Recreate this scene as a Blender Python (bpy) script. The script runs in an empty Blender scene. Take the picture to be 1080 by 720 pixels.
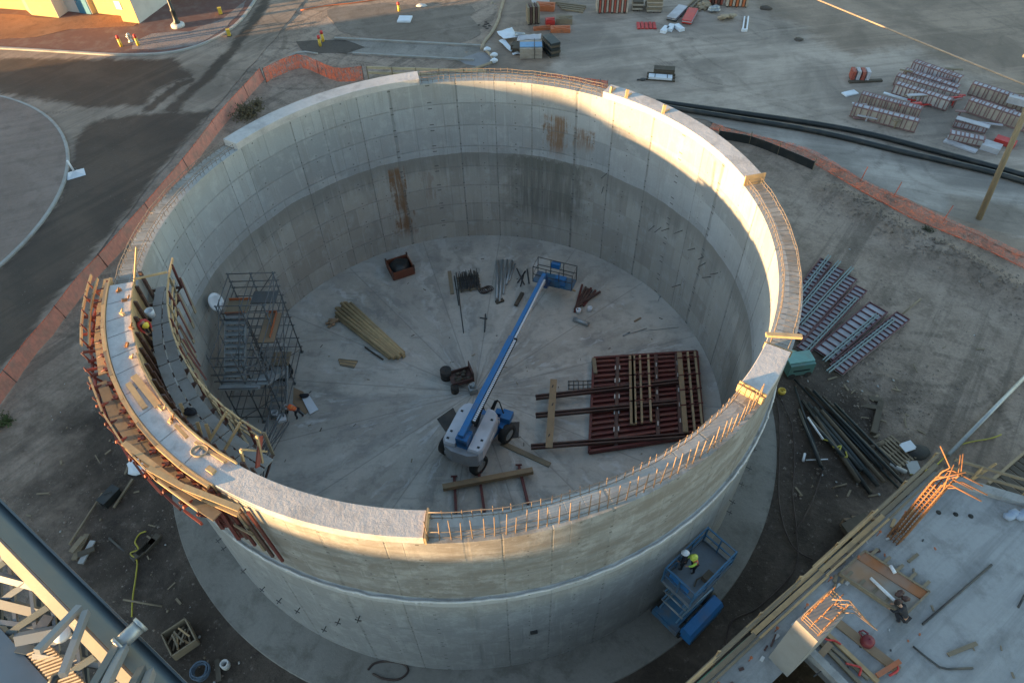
import bpy, bmesh, math, random
from mathutils import Vector, Matrix, noise
R_ = math.radians
random.seed(7)
scene = bpy.context.scene
COL = scene.collection

# ------------------------------------------------------------------ camera, sky, sun, exposure
R = 12.5                                     # inner radius of the tank, metres; the tank axis is the world origin
CAMPOS = Vector((.1601*R, -1.7845*R, 2.2972*R))
PITCH, ROLL, FPX = .8407, -.0313, 742.0      # measured from the rims of the tank
cp, sp, cr, sr = math.cos(PITCH), math.sin(PITCH), math.cos(ROLL), math.sin(ROLL)
fwd = Vector((0, cp, -sp)); up0 = Vector((0, sp, cp)); right0 = Vector((1, 0, 0))
rightv = right0*cr + up0*sr
upv = up0*cr - right0*sr
BLOCKER_TOP = 15.65                              # crest of the added, unseen blocker that keeps low sun off the ground
cd = bpy.data.cameras.new('camera'); cam = bpy.data.objects.new('camera', cd); COL.objects.link(cam)
cd.sensor_width = 36; cd.lens = FPX/1080*36; cd.clip_start = .1; cd.clip_end = 3000
m = Matrix.Identity(4)
for i in range(3):
    m[i][0] = rightv[i]; m[i][1] = upv[i]; m[i][2] = -fwd[i]; m[i][3] = CAMPOS[i]
cam.matrix_world = m
scene.camera = cam

SUN_AZ, SUN_EL = 197.0, 4.5                  # direction towards the sun (degrees from +X, counter-clockwise)
w = bpy.data.worlds.new('World'); scene.world = w; w.use_nodes = True
nt = w.node_tree; bg = nt.nodes['Background']
sky = nt.nodes.new('ShaderNodeTexSky'); sky.sky_type = 'NISHITA'; sky.sun_disc = False
sky.sun_elevation = R_(SUN_EL); sky.sun_rotation = R_(90-SUN_AZ)
sky.altitude = 600; sky.air_density = .95; sky.dust_density = .2; sky.ozone_density = .9
nt.links.new(sky.outputs[0], bg.inputs[0]); bg.inputs[1].default_value = .085
sd = bpy.data.lights.new('sun', 'SUN'); so = bpy.data.objects.new('sun', sd); COL.objects.link(so)
sd.energy = 2.9; sd.angle = R_(.55); sd.color = (1, .61, .27)
sv = Vector((math.cos(R_(SUN_EL))*math.cos(R_(SUN_AZ)), math.cos(R_(SUN_EL))*math.sin(R_(SUN_AZ)), math.sin(R_(SUN_EL))))
so.rotation_euler = sv.to_track_quat('Z', 'Y').to_euler(); so.location = sv*60
vs = scene.view_settings
vs.view_transform = 'Standard'; vs.look = 'None'; vs.gamma = 1; vs.use_curve_mapping = False
vs.exposure = 2.98

# ------------------------------------------------------------------ survey: photo pixel (1080x720) -> point of the place at height z
def at(px, py, z=0.0):
    X = (px-540)/FPX; Y = (360-py)/FPX
    d = fwd + rightv*X + upv*Y
    t = (z-CAMPOS.z)/d.z
    return CAMPOS + d*t

# ------------------------------------------------------------------ mesh builder
class MB:
    def __init__(s): s.v = []; s.f = []; s.sm = []
    def add(s, vs, fs, smooth=False):
        o = len(s.v); s.v += [Vector(q) for q in vs]
        for f in fs: s.f.append([i+o for i in f]); s.sm.append(smooth)
        return s
    def box(s, c, size, rz=0, M=None):
        x, y, z = size[0]/2, size[1]/2, size[2]/2
        P = [Vector((a*x, b*y, d*z)) for d in (-1, 1) for a, b in ((-1, -1), (1, -1), (1, 1), (-1, 1))]
        Mt = Matrix.Rotation(rz, 3, 'Z') if M is None else M
        return s.add([Mt@q+Vector(c) for q in P], [(3, 2, 1, 0), (4, 5, 6, 7), (0, 1, 5, 4), (1, 2, 6, 5), (2, 3, 7, 6), (3, 0, 4, 7)])
    def bar(s, a, b, w, h=None, up=(0, 0, 1)):
        a = Vector(a); b = Vector(b); h = w if h is None else h
        d = (b-a); L = d.length
        if L < 1e-6: return s
        d.normalize(); u = Vector(up)
        if abs(d.dot(u)) > .98: u = Vector((1, 0, 0)) if abs(d.x) < .9 else Vector((0, 1, 0))
        y = u.cross(d).normalized(); z = d.cross(y)
        M = Matrix((d, y, z)).transposed()
        return s.box((a+b)/2, (L, w, h), M=M)
    def tube(s, a, b, r, n=8, r2=None, caps=True):
        return s.path([a, b], r, n, r2=r2, caps=caps)
    def path(s, pts, r, n=6, closed=False, r2=None, caps=True):
        pts = [Vector(q) for q in pts]; k = len(pts); vs = []; fs = []
        ref = None
        for i, q in enumerate(pts):
            a = pts[i-1] if (i > 0 or closed) else q; b = pts[(i+1) % k] if (i < k-1 or closed) else q
            d = (b-a).normalized()
            if ref is None:
                ref = Vector((0, 0, 1)) if abs(d.z) < .9 else Vector((1, 0, 0))
            x = ref.cross(d)
            if x.length < 1e-4: x = Vector((1, .1, 0)).cross(d)
            x.normalize(); y = d.cross(x); ref = y
            rr = r if r2 is None else r+(r2-r)*i/max(1, k-1)
            for j in range(n):
                t = 2*math.pi*j/n; vs.append(q+x*math.cos(t)*rr+y*math.sin(t)*rr)
        for i in range(k if closed else k-1):
            for j in range(n):
                a = i*n+j; b = i*n+(j+1) % n; c = ((i+1) % k)*n+(j+1) % n; d = ((i+1) % k)*n+j
                fs.append((a, b, c, d))
        s.add(vs, fs, True)
        if caps and not closed:
            o = len(s.v)-len(vs)
            s.f.append([o+j for j in range(n)][::-1]); s.sm.append(False)
            s.f.append([o+(k-1)*n+j for j in range(n)]); s.sm.append(False)
        return s
    def prism(s, poly, z0, z1):
        n = len(poly); vs = [(p[0], p[1], z0) for p in poly]+[(p[0], p[1], z1) for p in poly]
        fs = [tuple(range(n))[::-1], tuple(range(n, 2*n))]+[(i, (i+1) % n, n+(i+1) % n, n+i) for i in range(n)]
        return s.add(vs, fs)
    def sector(s, prof, a0, a1, n, closed=False, caps=True):     # revolve a closed (r,z) outline from angle a0 to a1 (degrees)
        k = len(prof); vs = []; fs = []; m = n if closed else n+1
        for i in range(m):
            t = R_(a0+(a1-a0)*i/n)
            vs += [(r*math.cos(t), r*math.sin(t), z) for r, z in prof]
        for i in range(n):
            for j in range(k):
                i2 = (i+1) % m
                fs.append((i*k+j, i2*k+j, i2*k+(j+1) % k, i*k+(j+1) % k))
        if not closed and caps: fs += [tuple(range(k)), tuple(range((m-1)*k, m*k))[::-1]]
        return s.add(vs, fs)
    def lathe(s, prof, c=(0, 0, 0), n=16, smooth=True):
        k = len(prof); c = Vector(c); vs = []; fs = []
        for i in range(n):
            t = 2*math.pi*i/n
            vs += [c+Vector((r*math.cos(t), r*math.sin(t), z)) for r, z in prof]
        for i in range(n):
            for j in range(k-1):
                a = i*k+j; b = ((i+1) % n)*k+j
                fs.append((a, b, b+1, a+1))
        return s.add(vs, fs, smooth)
    def blob(s, c, r, seed=0, sz=(1, 1, 1), amp=.3, sub=2):
        bm = bmesh.new(); bmesh.ops.create_icosphere(bm, subdivisions=sub, radius=1)
        off = Vector((seed*7.3, seed*3.1, seed*1.7)); vs = []
        for v in bm.verts:
            k = 1+amp*noise.noise(v.co*1.3+off)
            vs.append(Vector((v.co.x*sz[0], v.co.y*sz[1], v.co.z*sz[2]))*r*k+Vector(c))
        fs = [[v.index for v in f.verts] for f in bm.faces]; bm.free()
        return s.add(vs, fs, True)

XF = {}
def link(o): COL.objects.link(o); return o
def part(name, mb, mat, parent=None, kind=None, label=None, local=False, recalc=True):
    me = bpy.data.meshes.new(name)
    vs = mb.v
    X = XF.get(parent.name, Matrix.Identity(4)) if parent else Matrix.Identity(4)
    if parent and not local:
        Xi = X.inverted(); vs = [Xi@q for q in vs]
    me.from_pydata([tuple(q) for q in vs], [], mb.f)
    for p, sm_ in zip(me.polygons, mb.sm): p.use_smooth = sm_
    if recalc:
        bm = bmesh.new(); bm.from_mesh(me); bmesh.ops.recalc_face_normals(bm, faces=bm.faces); bm.to_mesh(me); bm.free()
    me.materials.append(mat)
    o = link(bpy.data.objects.new(name, me))
    if parent: o.parent = parent; XF[o.name] = X
    else: XF[o.name] = Matrix.Identity(4)
    if kind: o['kind'] = kind
    if label: o['label'] = label
    return o
def thing(name, label, cat, loc=(0, 0, 0), rz=0, group=None):
    o = link(bpy.data.objects.new(name, None)); o.empty_display_size = .2
    o.location = loc; o.rotation_euler = (0, 0, rz); o['label'] = label; o['category'] = cat
    if group: o['group'] = group
    XF[o.name] = Matrix.Translation(Vector(loc))@Matrix.Rotation(rz, 4, 'Z')
    return o
def solo(name, mb, mat, label, cat, group=None, smooth=None):     # a thing that is one mesh; its origin is moved to its base
    n = len(mb.v); c = sum(mb.v, Vector())/n; c.z = min(q.z for q in mb.v)
    mb.v = [q-c for q in mb.v]
    o = part(name, mb, mat); o.location = c; XF[o.name] = Matrix.Translation(c)
    o['label'] = label; o['category'] = cat
    if group: o['group'] = group
    return o
def dup(root, loc, rz, label=None, group=None):
    r = root.copy(); link(r); r.location = loc; r.rotation_euler = (0, 0, rz)
    XF[r.name] = Matrix.Translation(Vector(loc))@Matrix.Rotation(rz, 4, 'Z')
    if label: r['label'] = label
    if group: r['group'] = group
    for ch in list(root.children):
        c = ch.copy(); link(c); c.parent = r
        for g in list(ch.children):
            d = g.copy(); link(d); d.parent = c
    return r
def struct(name, mb, mat):
    return part(name, mb, mat, kind='structure')

# ------------------------------------------------------------------ materials
class NG:
    def __init__(s, mt): s.nt = mt.node_tree; s.L = s.nt.links
    def n(s, t, **k):
        nd = s.nt.nodes.new(t)
        for a, b in k.items(): setattr(nd, a, b)
        return nd
    def put(s, inp, v):
        if hasattr(v, 'is_output') or isinstance(v, bpy.types.NodeSocket): s.L.new(v, inp)
        else: inp.default_value = v
    def m(s, op, a, b=0.0, c=0.0, clamp=False):
        nd = s.n('ShaderNodeMath', operation=op, use_clamp=clamp)
        s.put(nd.inputs[0], a); s.put(nd.inputs[1], b); s.put(nd.inputs[2], c)
        return nd.outputs[0]
    def mix(s, f, a, b, mode='MIX'):
        nd = s.n('ShaderNodeMix', data_type='RGBA', blend_type=mode)
        s.put(nd.inputs[0], f)
        for i, v in ((6, a), (7, b)):
            if isinstance(v, (tuple, list)) and len(v) == 3: v = (*v, 1)
            s.put(nd.inputs[i], v)
        return nd.outputs[2]
    def sm(s, x, a, b):                                  # smoothstep a..b -> 0..1
        nd = s.n('ShaderNodeMapRange', interpolation_type='SMOOTHSTEP')
        s.put(nd.inputs[0], x); nd.inputs[1].default_value = a; nd.inputs[2].default_value = b
        return nd.outputs[0]
    def xyz(s, x, y, z):
        nd = s.n('ShaderNodeCombineXYZ')
        for i, v in enumerate((x, y, z)): s.put(nd.inputs[i], v)
        return nd.outputs[0]
    def sep(s, v):
        nd = s.n('ShaderNodeSeparateXYZ'); s.put(nd.inputs[0], v); return nd.outputs
    def noise(s, v, sc, det=4, rough=.6, dist=0):
        nd = s.n('ShaderNodeTexNoise'); s.put(nd.inputs['Vector'], v)
        nd.inputs['Scale'].default_value = sc; nd.inputs['Detail'].default_value = det
        nd.inputs['Roughness'].default_value = rough; nd.inputs['Distortion'].default_value = dist
        return nd.outputs[0]
    def white(s, v):
        nd = s.n('ShaderNodeTexWhiteNoise', noise_dimensions='3D'); s.put(nd.inputs[0], v); return nd.outputs[0]
    def bump(s, h, st, dist=.02):
        nd = s.n('ShaderNodeBump'); s.put(nd.inputs['Height'], h); nd.inputs['Strength'].default_value = st; nd.inputs['Distance'].default_value = dist
        return nd.outputs[0]
    def sc(s, v, k):
        nd = s.n('ShaderNodeVectorMath', operation='MULTIPLY'); s.put(nd.inputs[0], v); nd.inputs[1].default_value = k
        return nd.outputs[0]
def newmat(name):
    mt = bpy.data.materials.new(name); mt.use_nodes = True
    return mt, NG(mt), mt.node_tree.nodes['Principled BSDF']
_M = {}
def mat(name, col, rough=.7, var=.25, scale=6, metal=0, bump=.25, dirt=None, dirtamt=.35, stretch=(1, 1, 1)):
    if name in _M: return _M[name]
    mt, g, b = newmat(name)
    tc = g.n('ShaderNodeTexCoord').outputs['Object']
    oi = g.n('ShaderNodeObjectInfo')
    loc = g.xyz(g.m('MULTIPLY', oi.outputs['Random'], 37.0), 0.0, 0.0)
    va = g.n('ShaderNodeVectorMath', operation='ADD'); g.L.new(g.sc(tc, stretch), va.inputs[0]); g.L.new(loc, va.inputs[1])
    v = va.outputs[0]
    n1 = g.noise(v, scale, 5, .65); n2 = g.noise(v, scale*.27, 3, .6)
    k = g.m('ADD', g.m('MULTIPLY_ADD', n1, var*1.6, 1-var*.8), g.m('MULTIPLY_ADD', oi.outputs['Random'], var*.7, -var*.35))
    c = g.n('ShaderNodeVectorMath', operation='SCALE'); c.inputs[0].default_value = col; g.L.new(k, c.inputs[3])
    out = c.outputs[0]
    if dirt is None: dirt = (.16, .125, .095)
    out = g.mix(g.m('MULTIPLY', g.sm(n2, .45, .72), dirtamt), out, dirt)
    g.L.new(out, b.inputs['Base Color'])
    b.inputs['Roughness'].default_value = rough; b.inputs['Metallic'].default_value = metal
    if bump: g.L.new(g.bump(n1, bump), b.inputs['Normal'])
    _M[name] = mt
    return mt
STEEL_RED = mat('red_form_steel', (.125, .030, .026), .6, .35, 5, dirt=(.10, .07, .055), dirtamt=.45)
STEEL_BROWN = mat('brown_form_steel', (.085, .042, .035), .65, .35, 5)
FORM_RED = mat('faded_red_form', (.34, .075, .05), .65, .3, 4, dirtamt=.4)
FORM_ORANGE = mat('orange_form', (.45, .13, .05), .65, .3, 3, dirtamt=.35)
PLY = mat('form_ply', (.44, .41, .38), .75, .3, 3, dirtamt=.5)
PLY_TAN = mat('tan_form_ply', (.40, .34, .28), .8, .3, 3, dirtamt=.45)
PLY_BLUE = mat('pale_form_ply', (.44, .43, .46), .6, .25, 2.5, dirtamt=.35)
TIMBER = mat('fresh_timber', (.46, .31, .16), .75, .3, 5, stretch=(1, 1, 1))
TIMBER_OLD = mat('weathered_timber', (.23, .18, .12), .85, .3, 5)
TIMBER_DARK = mat('dark_timber', (.085, .068, .05), .85, .35, 5)
GALV = mat('galvanised_steel', (.38, .40, .41), .45, .25, 6, metal=.5, dirtamt=.3)
DARKSTEEL = mat('dark_steel', (.06, .06, .062), .55, .35, 6, metal=.3)
REBAR = mat('rebar_steel', (.25, .17, .11), .7, .35, 9, dirt=(.18, .09, .05))
REBAR_GREY = mat('grey_rebar', (.20, .165, .135), .7, .35, 9, dirt=(.16, .09, .06))
REBAR_RUST = mat('rusty_rebar', (.25, .115, .048), .75, .35, 9, dirt=(.32, .12, .04))
BLUE = mat('blue_paint', (.022, .155, .39), .42, .25, 4, dirtamt=.5, bump=.05)
BLUE_OLD = mat('worn_blue_paint', (.045, .14, .25), .55, .35, 5, dirtamt=.6, bump=.1)
WHITEP = mat('white_paint', (.56, .56, .60), .45, .15, 2, dirt=(.3, .28, .26), dirtamt=.5, bump=.03)
WHITEPL = mat('white_plastic', (.74, .75, .78), .45, .1, 3, dirtamt=.12, bump=.03)
RUBBER = mat('black_rubber', (.022, .022, .022), .8, .3, 6, dirtamt=.3)
BLACKPL = mat('black_plastic', (.016, .020, .022), .45, .3, 3, dirtamt=.25)
DARKPIPE = mat('dark_pipe', (.018, .027, .031), .5, .4, 3, dirtamt=.35)
CONC = mat('site_concrete', (.36, .36, .355), .85, .22, 2.2, dirt=(.22, .21, .20), dirtamt=.4)
CONC_LIGHT = mat('fresh_concrete', (.52, .51, .50), .85, .18, 3, dirt=(.33, .32, .31), dirtamt=.45)
CONC_KERB = mat('kerb_concrete', (.33, .32, .30), .85, .25, 3)
TEAL = mat('teal_paint', (.10, .22, .20), .45, .2, 4, dirtamt=.3, bump=.05)
YELLOW = mat('yellow_paint', (.62, .42, .05), .5, .2, 6, dirtamt=.25)
REDP = mat('red_paint', (.50, .035, .03), .5, .2, 5, dirtamt=.25)
GIRDER = mat('blue_grey_paint', (.075, .095, .107), .45, .15, 3, dirtamt=.25, bump=.05)
GIRDER_PALE = mat('pale_grey_paint', (.19, .205, .22), .45, .15, 3, dirtamt=.2, bump=.05)
ORANGEV = mat('orange_vest', (.80, .13, .03), .7, .1, 8, dirtamt=.1)
LIME = mat('lime_cloth', (.50, .72, .10), .7, .1, 8, dirtamt=.1)
NAVY = mat('dark_cloth', (.018, .019, .026), .9, .3, 8, dirtamt=.15)
SKIN = mat('skin', (.42, .23, .15), .6, .1, 8, dirtamt=0)
HAIR = mat('hair', (.03, .02, .015), .8, .1, 8, dirtamt=0)
HOSE_Y = mat('yellow_hose', (.42, .36, .04), .6, .2, 6)
HOSE_D = mat('dark_hose', (.05, .03, .025), .7, .2, 6)
TARP = mat('white_tarp', (.66, .70, .76), .6, .12, 3, dirtamt=.15)
CARD = mat('cardboard', (.27, .18, .11), .85, .2, 4)
WATTLE = mat('straw_sock', (.35, .28, .20), .9, .3, 8)
BRICKRED = mat('clay_pavers', (.13, .065, .055), .85, .25, 4, dirt=(.20, .15, .13), dirtamt=.5)
STUCCO = mat('ochre_stucco', (.60, .42, .17), .85, .12, 2, dirtamt=.15)
STUCCO_W = mat('pale_stucco', (.55, .53, .50), .85, .12, 2, dirtamt=.15)
TEALDOOR = mat('blue_door_paint', (.05, .22, .34), .5, .1, 3, dirtamt=.1)

DGALV = mat('weathered_galvanised', (.13, .135, .14), .55, .3, 6, metal=.3, dirtamt=.4)
# ------------------------------------------------------------------ ground materials
def tracks(g, P, c, k):
    """paired tyre ruts wandering over the ground"""
    for ang, sc_, seed in ((35, .13, 1.0), (-20, .10, 7.0), (75, .11, 13.0)):
        rot = g.n('ShaderNodeVectorRotate', rotation_type='Z_AXIS'); g.L.new(P, rot.inputs['Vector']); rot.inputs['Angle'].default_value = R_(ang)
        x, y, z = g.sep(rot.outputs[0])
        wv = g.noise(g.xyz(g.m('MULTIPLY', x, .035), g.m('MULTIPLY', y, .03), seed), 1.0, 3, .5)
        t = g.m('FRACT', g.m('MULTIPLY_ADD', wv, 3.2, g.m('MULTIPLY', y, sc_)))
        d = g.m('ABSOLUTE', g.m('SUBTRACT', g.m('ABSOLUTE', g.m('SUBTRACT', t, .5)), .10))
        rut = g.m('SUBTRACT', 1.0, g.sm(d, .008, .032))
        pres = g.m('MULTIPLY', g.sm(g.noise(P, .07, 3, .5), .44, .58), g.sm(g.noise(P, 1.1, 5, .7), .36, .56))
        tread = g.m('MULTIPLY_ADD', g.m('SINE', g.m('MULTIPLY', x, 26.0)), .25, .75)
        c = g.mix(g.m('MULTIPLY', g.m('MULTIPLY', rut, pres), g.m('MULTIPLY', tread, .55*k)), c, (.07, .053, .042))
    return c
def stones(g, P, c, k):
    for sc_, th_, col in ((2.6, .10, (.38, .33, .29)), (5.0, .13, (.07, .055, .045)), (9.0, .16, (.36, .31, .27))):
        v = g.n('ShaderNodeTexVoronoi'); g.L.new(P, v.inputs['Vector']); v.inputs['Scale'].default_value = sc_
        pick = g.m('GREATER_THAN', g.sep(v.outputs['Color'])[0], .62)
        f = g.m('MULTIPLY', g.m('MULTIPLY', pick, g.m('SUBTRACT', 1.0, g.sm(v.outputs['Distance'], th_*.5, th_))), g.sm(g.noise(P, .35, 4, .6), .40, .6))
        c = g.mix(g.m('MULTIPLY', f, .7*k), c, col)
    return c
def ground_mat(name, c0, c1, c2, streak=None, fine=.5, rough=.92, wet=False):
    mt, g, b = newmat(name)
    P = g.n('ShaderNodeNewGeometry').outputs['Position']
    n1 = g.noise(P, .16, 6, .62, .6); n2 = g.noise(P, .9, 7, .7, .3); n3 = g.noise(P, 6.0, 5, .75)
    c = g.mix(g.sm(n1, .36, .66), c0, c1)
    c = g.mix(g.m('MULTIPLY', g.sm(n2, .46, .68), .75), c, c2)
    if streak:
        ang, k = streak
        rot = g.n('ShaderNodeVectorRotate', rotation_type='Z_AXIS'); g.L.new(P, rot.inputs['Vector']); rot.inputs['Angle'].default_value = R_(-ang)
        st = g.noise(g.sc(rot.outputs[0], (.07, 1.6, 1)), 1.0, 5, .65, .2)
        c = g.mix(g.m('MULTIPLY', g.sm(st, .47, .66), k), c, tuple(q*.62 for q in c0))
        st2 = g.noise(g.sc(rot.outputs[0], (.05, 1.1, 3)), 1.0, 4, .6, .3)
        c = g.mix(g.m('MULTIPLY', g.sm(st2, .52, .68), k*.8), c, tuple(min(.6, q*1.45) for q in c0))
    k = g.m('MULTIPLY_ADD', n3, fine, 1-fine*.5)
    sc_ = g.n('ShaderNodeVectorMath', operation='SCALE'); g.L.new(c, sc_.inputs[0]); g.L.new(k, sc_.inputs[3])
    g.L.new(sc_.outputs[0], b.inputs['Base Color'])
    b.inputs['Roughness'].default_value = rough
    if wet:
        g.L.new(g.m('MULTIPLY_ADD', g.sm(n1, .4, .6), .35, .5), b.inputs['Roughness'])
    g.L.new(g.bump(g.m('ADD', n3, n2), .55, .05), b.inputs['Normal'])
    return mt
SOIL = ground_mat('soil', (.150, .126, .108), (.188, .160, .138), (.118, .098, .083), (28, .35), .7)
SOIL_DARK = ground_mat('dark_soil', (.070, .055, .045), (.098, .079, .065), (.050, .039, .032), None, .8)
YARD = ground_mat('yard_hardstand', (.215, .195, .185), (.245, .225, .215), (.185, .165, .155), (8, .35), .3)
PAD = ground_mat('yard_concrete', (.27, .255, .25), (.30, .285, .28), (.235, .215, .205), (5, .3), .25)
ROAD = ground_mat('dusty_road', (.19, .175, .165), (.155, .142, .132), (.215, .20, .19), (52, .5), .3)
WET = ground_mat('wet_road', (.046, .037, .031), (.058, .047, .039), (.038, .030, .025), (50, .4), .35, .75, True)
LANE = ground_mat('grey_lane', (.22, .215, .22), (.25, .245, .25), (.19, .182, .18), (-17, .35), .25)
ISLAND = ground_mat('island_soil', (.215, .158, .130), (.262, .198, .166), (.172, .126, .104), (20, .3), .35)
MULCH = ground_mat('mulch', (.22, .10, .05), (.27, .14, .08), (.16, .075, .04), None, .6)
GRAVEL = ground_mat('gravel', (.22, .195, .17), (.27, .24, .215), (.15, .13, .11), None, .9)
PUDDLE = ground_mat('pale_path', (.24, .23, .235), (.27, .26, .265), (.20, .19, .19), None, .25)

ZG, ZY, ZR = -.38, -.345, -.345
def sm01(x): x = max(0., min(1., x)); return x*x*(3-2*x)
BERM = [at(*p, ZG) for p in ((880, 205), (915, 222), (960, 252), (1010, 275), (1060, 305), (1120, 335))]
PILES = [(at(905, 425, ZG), 1.5, .28), (at(930, 400, ZG), 1.0, .18), (at(165, 660, ZG), 1.1, .2), (at(130, 590, ZG), 1.6, .2), (at(60, 500, ZG), 2.0, .15), (at(960, 470, ZG), 1.2, .2)]
def segd(p, a, b):
    ab = b-a; t = max(0, min(1, (p-a).dot(ab)/ab.dot(ab))); return (p-a-ab*t).length
def gz(x, y):
    r = math.hypot(x, y)
    q = Vector((x, y, 0))
    z = ZG+.028*noise.noise((x*.35, y*.35, 1.0))+.018*noise.noise((x*1.2, y*1.2, 4.0))
    d = min(segd(q, Vector((BERM[i].x, BERM[i].y, 0)), Vector((BERM[i+1].x, BERM[i+1].y, 0))) for i in range(len(BERM)-1))
    z += .5*sm01(1-d/1.6)*(1+.7*noise.noise((x*.9, y*.9, 9)))
    for c, rr, h in PILES:
        z += h*sm01(1-math.hypot(x-c.x, y-c.y)/rr)*(1+.8*noise.noise((x*1.8, y*1.8, 2)))
    return z
def frange(a, b, st):
    o = []; 
    while a < b-1e-6: o.append(a); a += st
    return o+[b]
far = [-900, -500, -260, -140, -90, -70]
xs = far+frange(-60, 60, .6)+[-q for q in far[::-1]]
ys = far+[-55, -48]+frange(-40, 60, .6)+[-q for q in far[::-1]]
g_ = MB(); nx, ny = len(xs), len(ys)
near = lambda x, y: abs(x) <= 60 and -40 <= y <= 60
vs_ = [(x, y, gz(x, y) if near(x, y) else ZG-.02) for y in ys for x in xs]
g_.add(vs_, [(j*nx+i, j*nx+i+1, (j+1)*nx+i+1, (j+1)*nx+i) for j in range(ny-1) for i in range(nx-1)], True)
def dark_soil():
    """the site soil: dry and dusty to the back and right, damp and trodden round the front of the tank, where occlusion shade is also put into the colour"""
    mt, g, b = newmat('site_soil'); P = g.n('ShaderNodeNewGeometry').outputs['Position']; x, y, z = g.sep(P)
    n1 = g.noise(P, .16, 6, .62, .6); n2 = g.noise(P, .9, 7, .7, .3); n3 = g.noise(P, 6.0, 5, .75); n4 = g.noise(P, .4, 5, .65, .4)
    r = g.m('SQRT', g.m('ADD', g.m('MULTIPLY', x, x), g.m('MULTIPLY', y, y)))
    dry = g.mix(g.sm(n1, .36, .66), (.262, .196, .152), (.37, .285, .226)); dry = g.mix(g.m('MULTIPLY', g.sm(n2, .44, .66), .7), dry, (.175, .131, .10))
    wet = g.mix(g.sm(n4, .38, .64), (.054, .039, .029), (.096, .072, .056)); wet = g.mix(g.m('MULTIPLY', g.sm(n2, .46, .66), .7), wet, (.036, .026, .020))  # damp tone, deepened with painted shade between tank and deck building
    rot = g.n('ShaderNodeVectorRotate', rotation_type='Z_AXIS'); g.L.new(P, rot.inputs['Vector']); rot.inputs['Angle'].default_value = R_(-52)
    st = g.noise(g.sc(rot.outputs[0], (.06, 1.0, 1)), 1.0, 5, .65, .3)
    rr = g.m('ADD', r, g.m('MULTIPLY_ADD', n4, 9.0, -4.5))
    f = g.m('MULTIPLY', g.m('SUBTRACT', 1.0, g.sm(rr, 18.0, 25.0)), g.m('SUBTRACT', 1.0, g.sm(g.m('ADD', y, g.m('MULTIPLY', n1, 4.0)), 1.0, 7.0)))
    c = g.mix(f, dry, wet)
    c = g.mix(g.m('MULTIPLY', g.sm(st, .50, .66), .5), c, (.085, .066, .052))
    st2 = g.noise(g.sc(rot.outputs[0], (.9, .05, 1)), 1.0, 5, .65, .3)
    c = g.mix(g.m('MULTIPLY', g.sm(st2, .56, .68), .3), c, (.14, .112, .092))
    c = g.mix(g.m('MULTIPLY', g.sm(g.noise(P, 2.6, 6, .75), .56, .7), .35), c, (.33, .28, .24))
    c = stones(g, P, tracks(g, P, c, 1.0), 1.0)
    v = g.n('ShaderNodeVectorMath', operation='SCALE'); g.L.new(c, v.inputs[0]); g.L.new(g.m('MULTIPLY_ADD', n3, .9, .55), v.inputs[3]); g.L.new(v.outputs[0], b.inputs['Base Color'])
    b.inputs['Roughness'].default_value = .93; g.L.new(g.bump(g.m('ADD', n3, g.m('MULTIPLY', n2, 1.5)), .8, .08), b.inputs['Normal'])
    return mt
struct('ground', g_, dark_soil())
gs = random.Random(21); mb = MB(); n_st = 0
while n_st < 2600:
    k = gs.random()
    if k < .42:
        i_ = gs.randrange(len(BERM)-1); t_ = gs.random(); q = BERM[i_].lerp(BERM[i_+1], t_)+Vector((gs.gauss(0, .8), gs.gauss(0, .8), 0)); s_ = abs(gs.gauss(0, .05))+.02
    elif k < .7: q = at(gs.gauss(905, 45), gs.gauss(430, 40), ZG); s_ = abs(gs.gauss(0, .035))+.015
    elif k < .9: q = at(gs.uniform(-10, 270), gs.uniform(420, 715), ZG); s_ = abs(gs.gauss(0, .03))+.015
    else: q = at(gs.uniform(830, 1080), gs.uniform(230, 560), ZG); s_ = abs(gs.gauss(0, .03))+.015
    n_st += 1
    if math.hypot(q.x, q.y) < 1.2103*R+.1: continue
    q.z = gz(q.x, q.y)+s_*.2
    vs = [q+Vector((a*s_*gs.uniform(.6, 1.3), b_*s_*gs.uniform(.6, 1.3), c_*s_*gs.uniform(.4, .9))) for a, b_, c_ in ((1, 0, 0), (-1, 0, 0), (0, 1, 0), (0, -1, 0), (0, 0, 1), (0, 0, -1))]
    mb.add(vs, [(0, 2, 4), (2, 1, 4), (1, 3, 4), (3, 0, 4), (2, 0, 5), (1, 2, 5), (3, 1, 5), (0, 3, 5)])
o = part('gravel', mb, ground_mat('clods', (.20, .16, .13), (.27, .22, .185), (.12, .095, .075), None, .6), kind='stuff'); o['label'] = 'loose clods and gravel strewn over the bare soil round the tank'; o['category'] = 'gravel'

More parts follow.
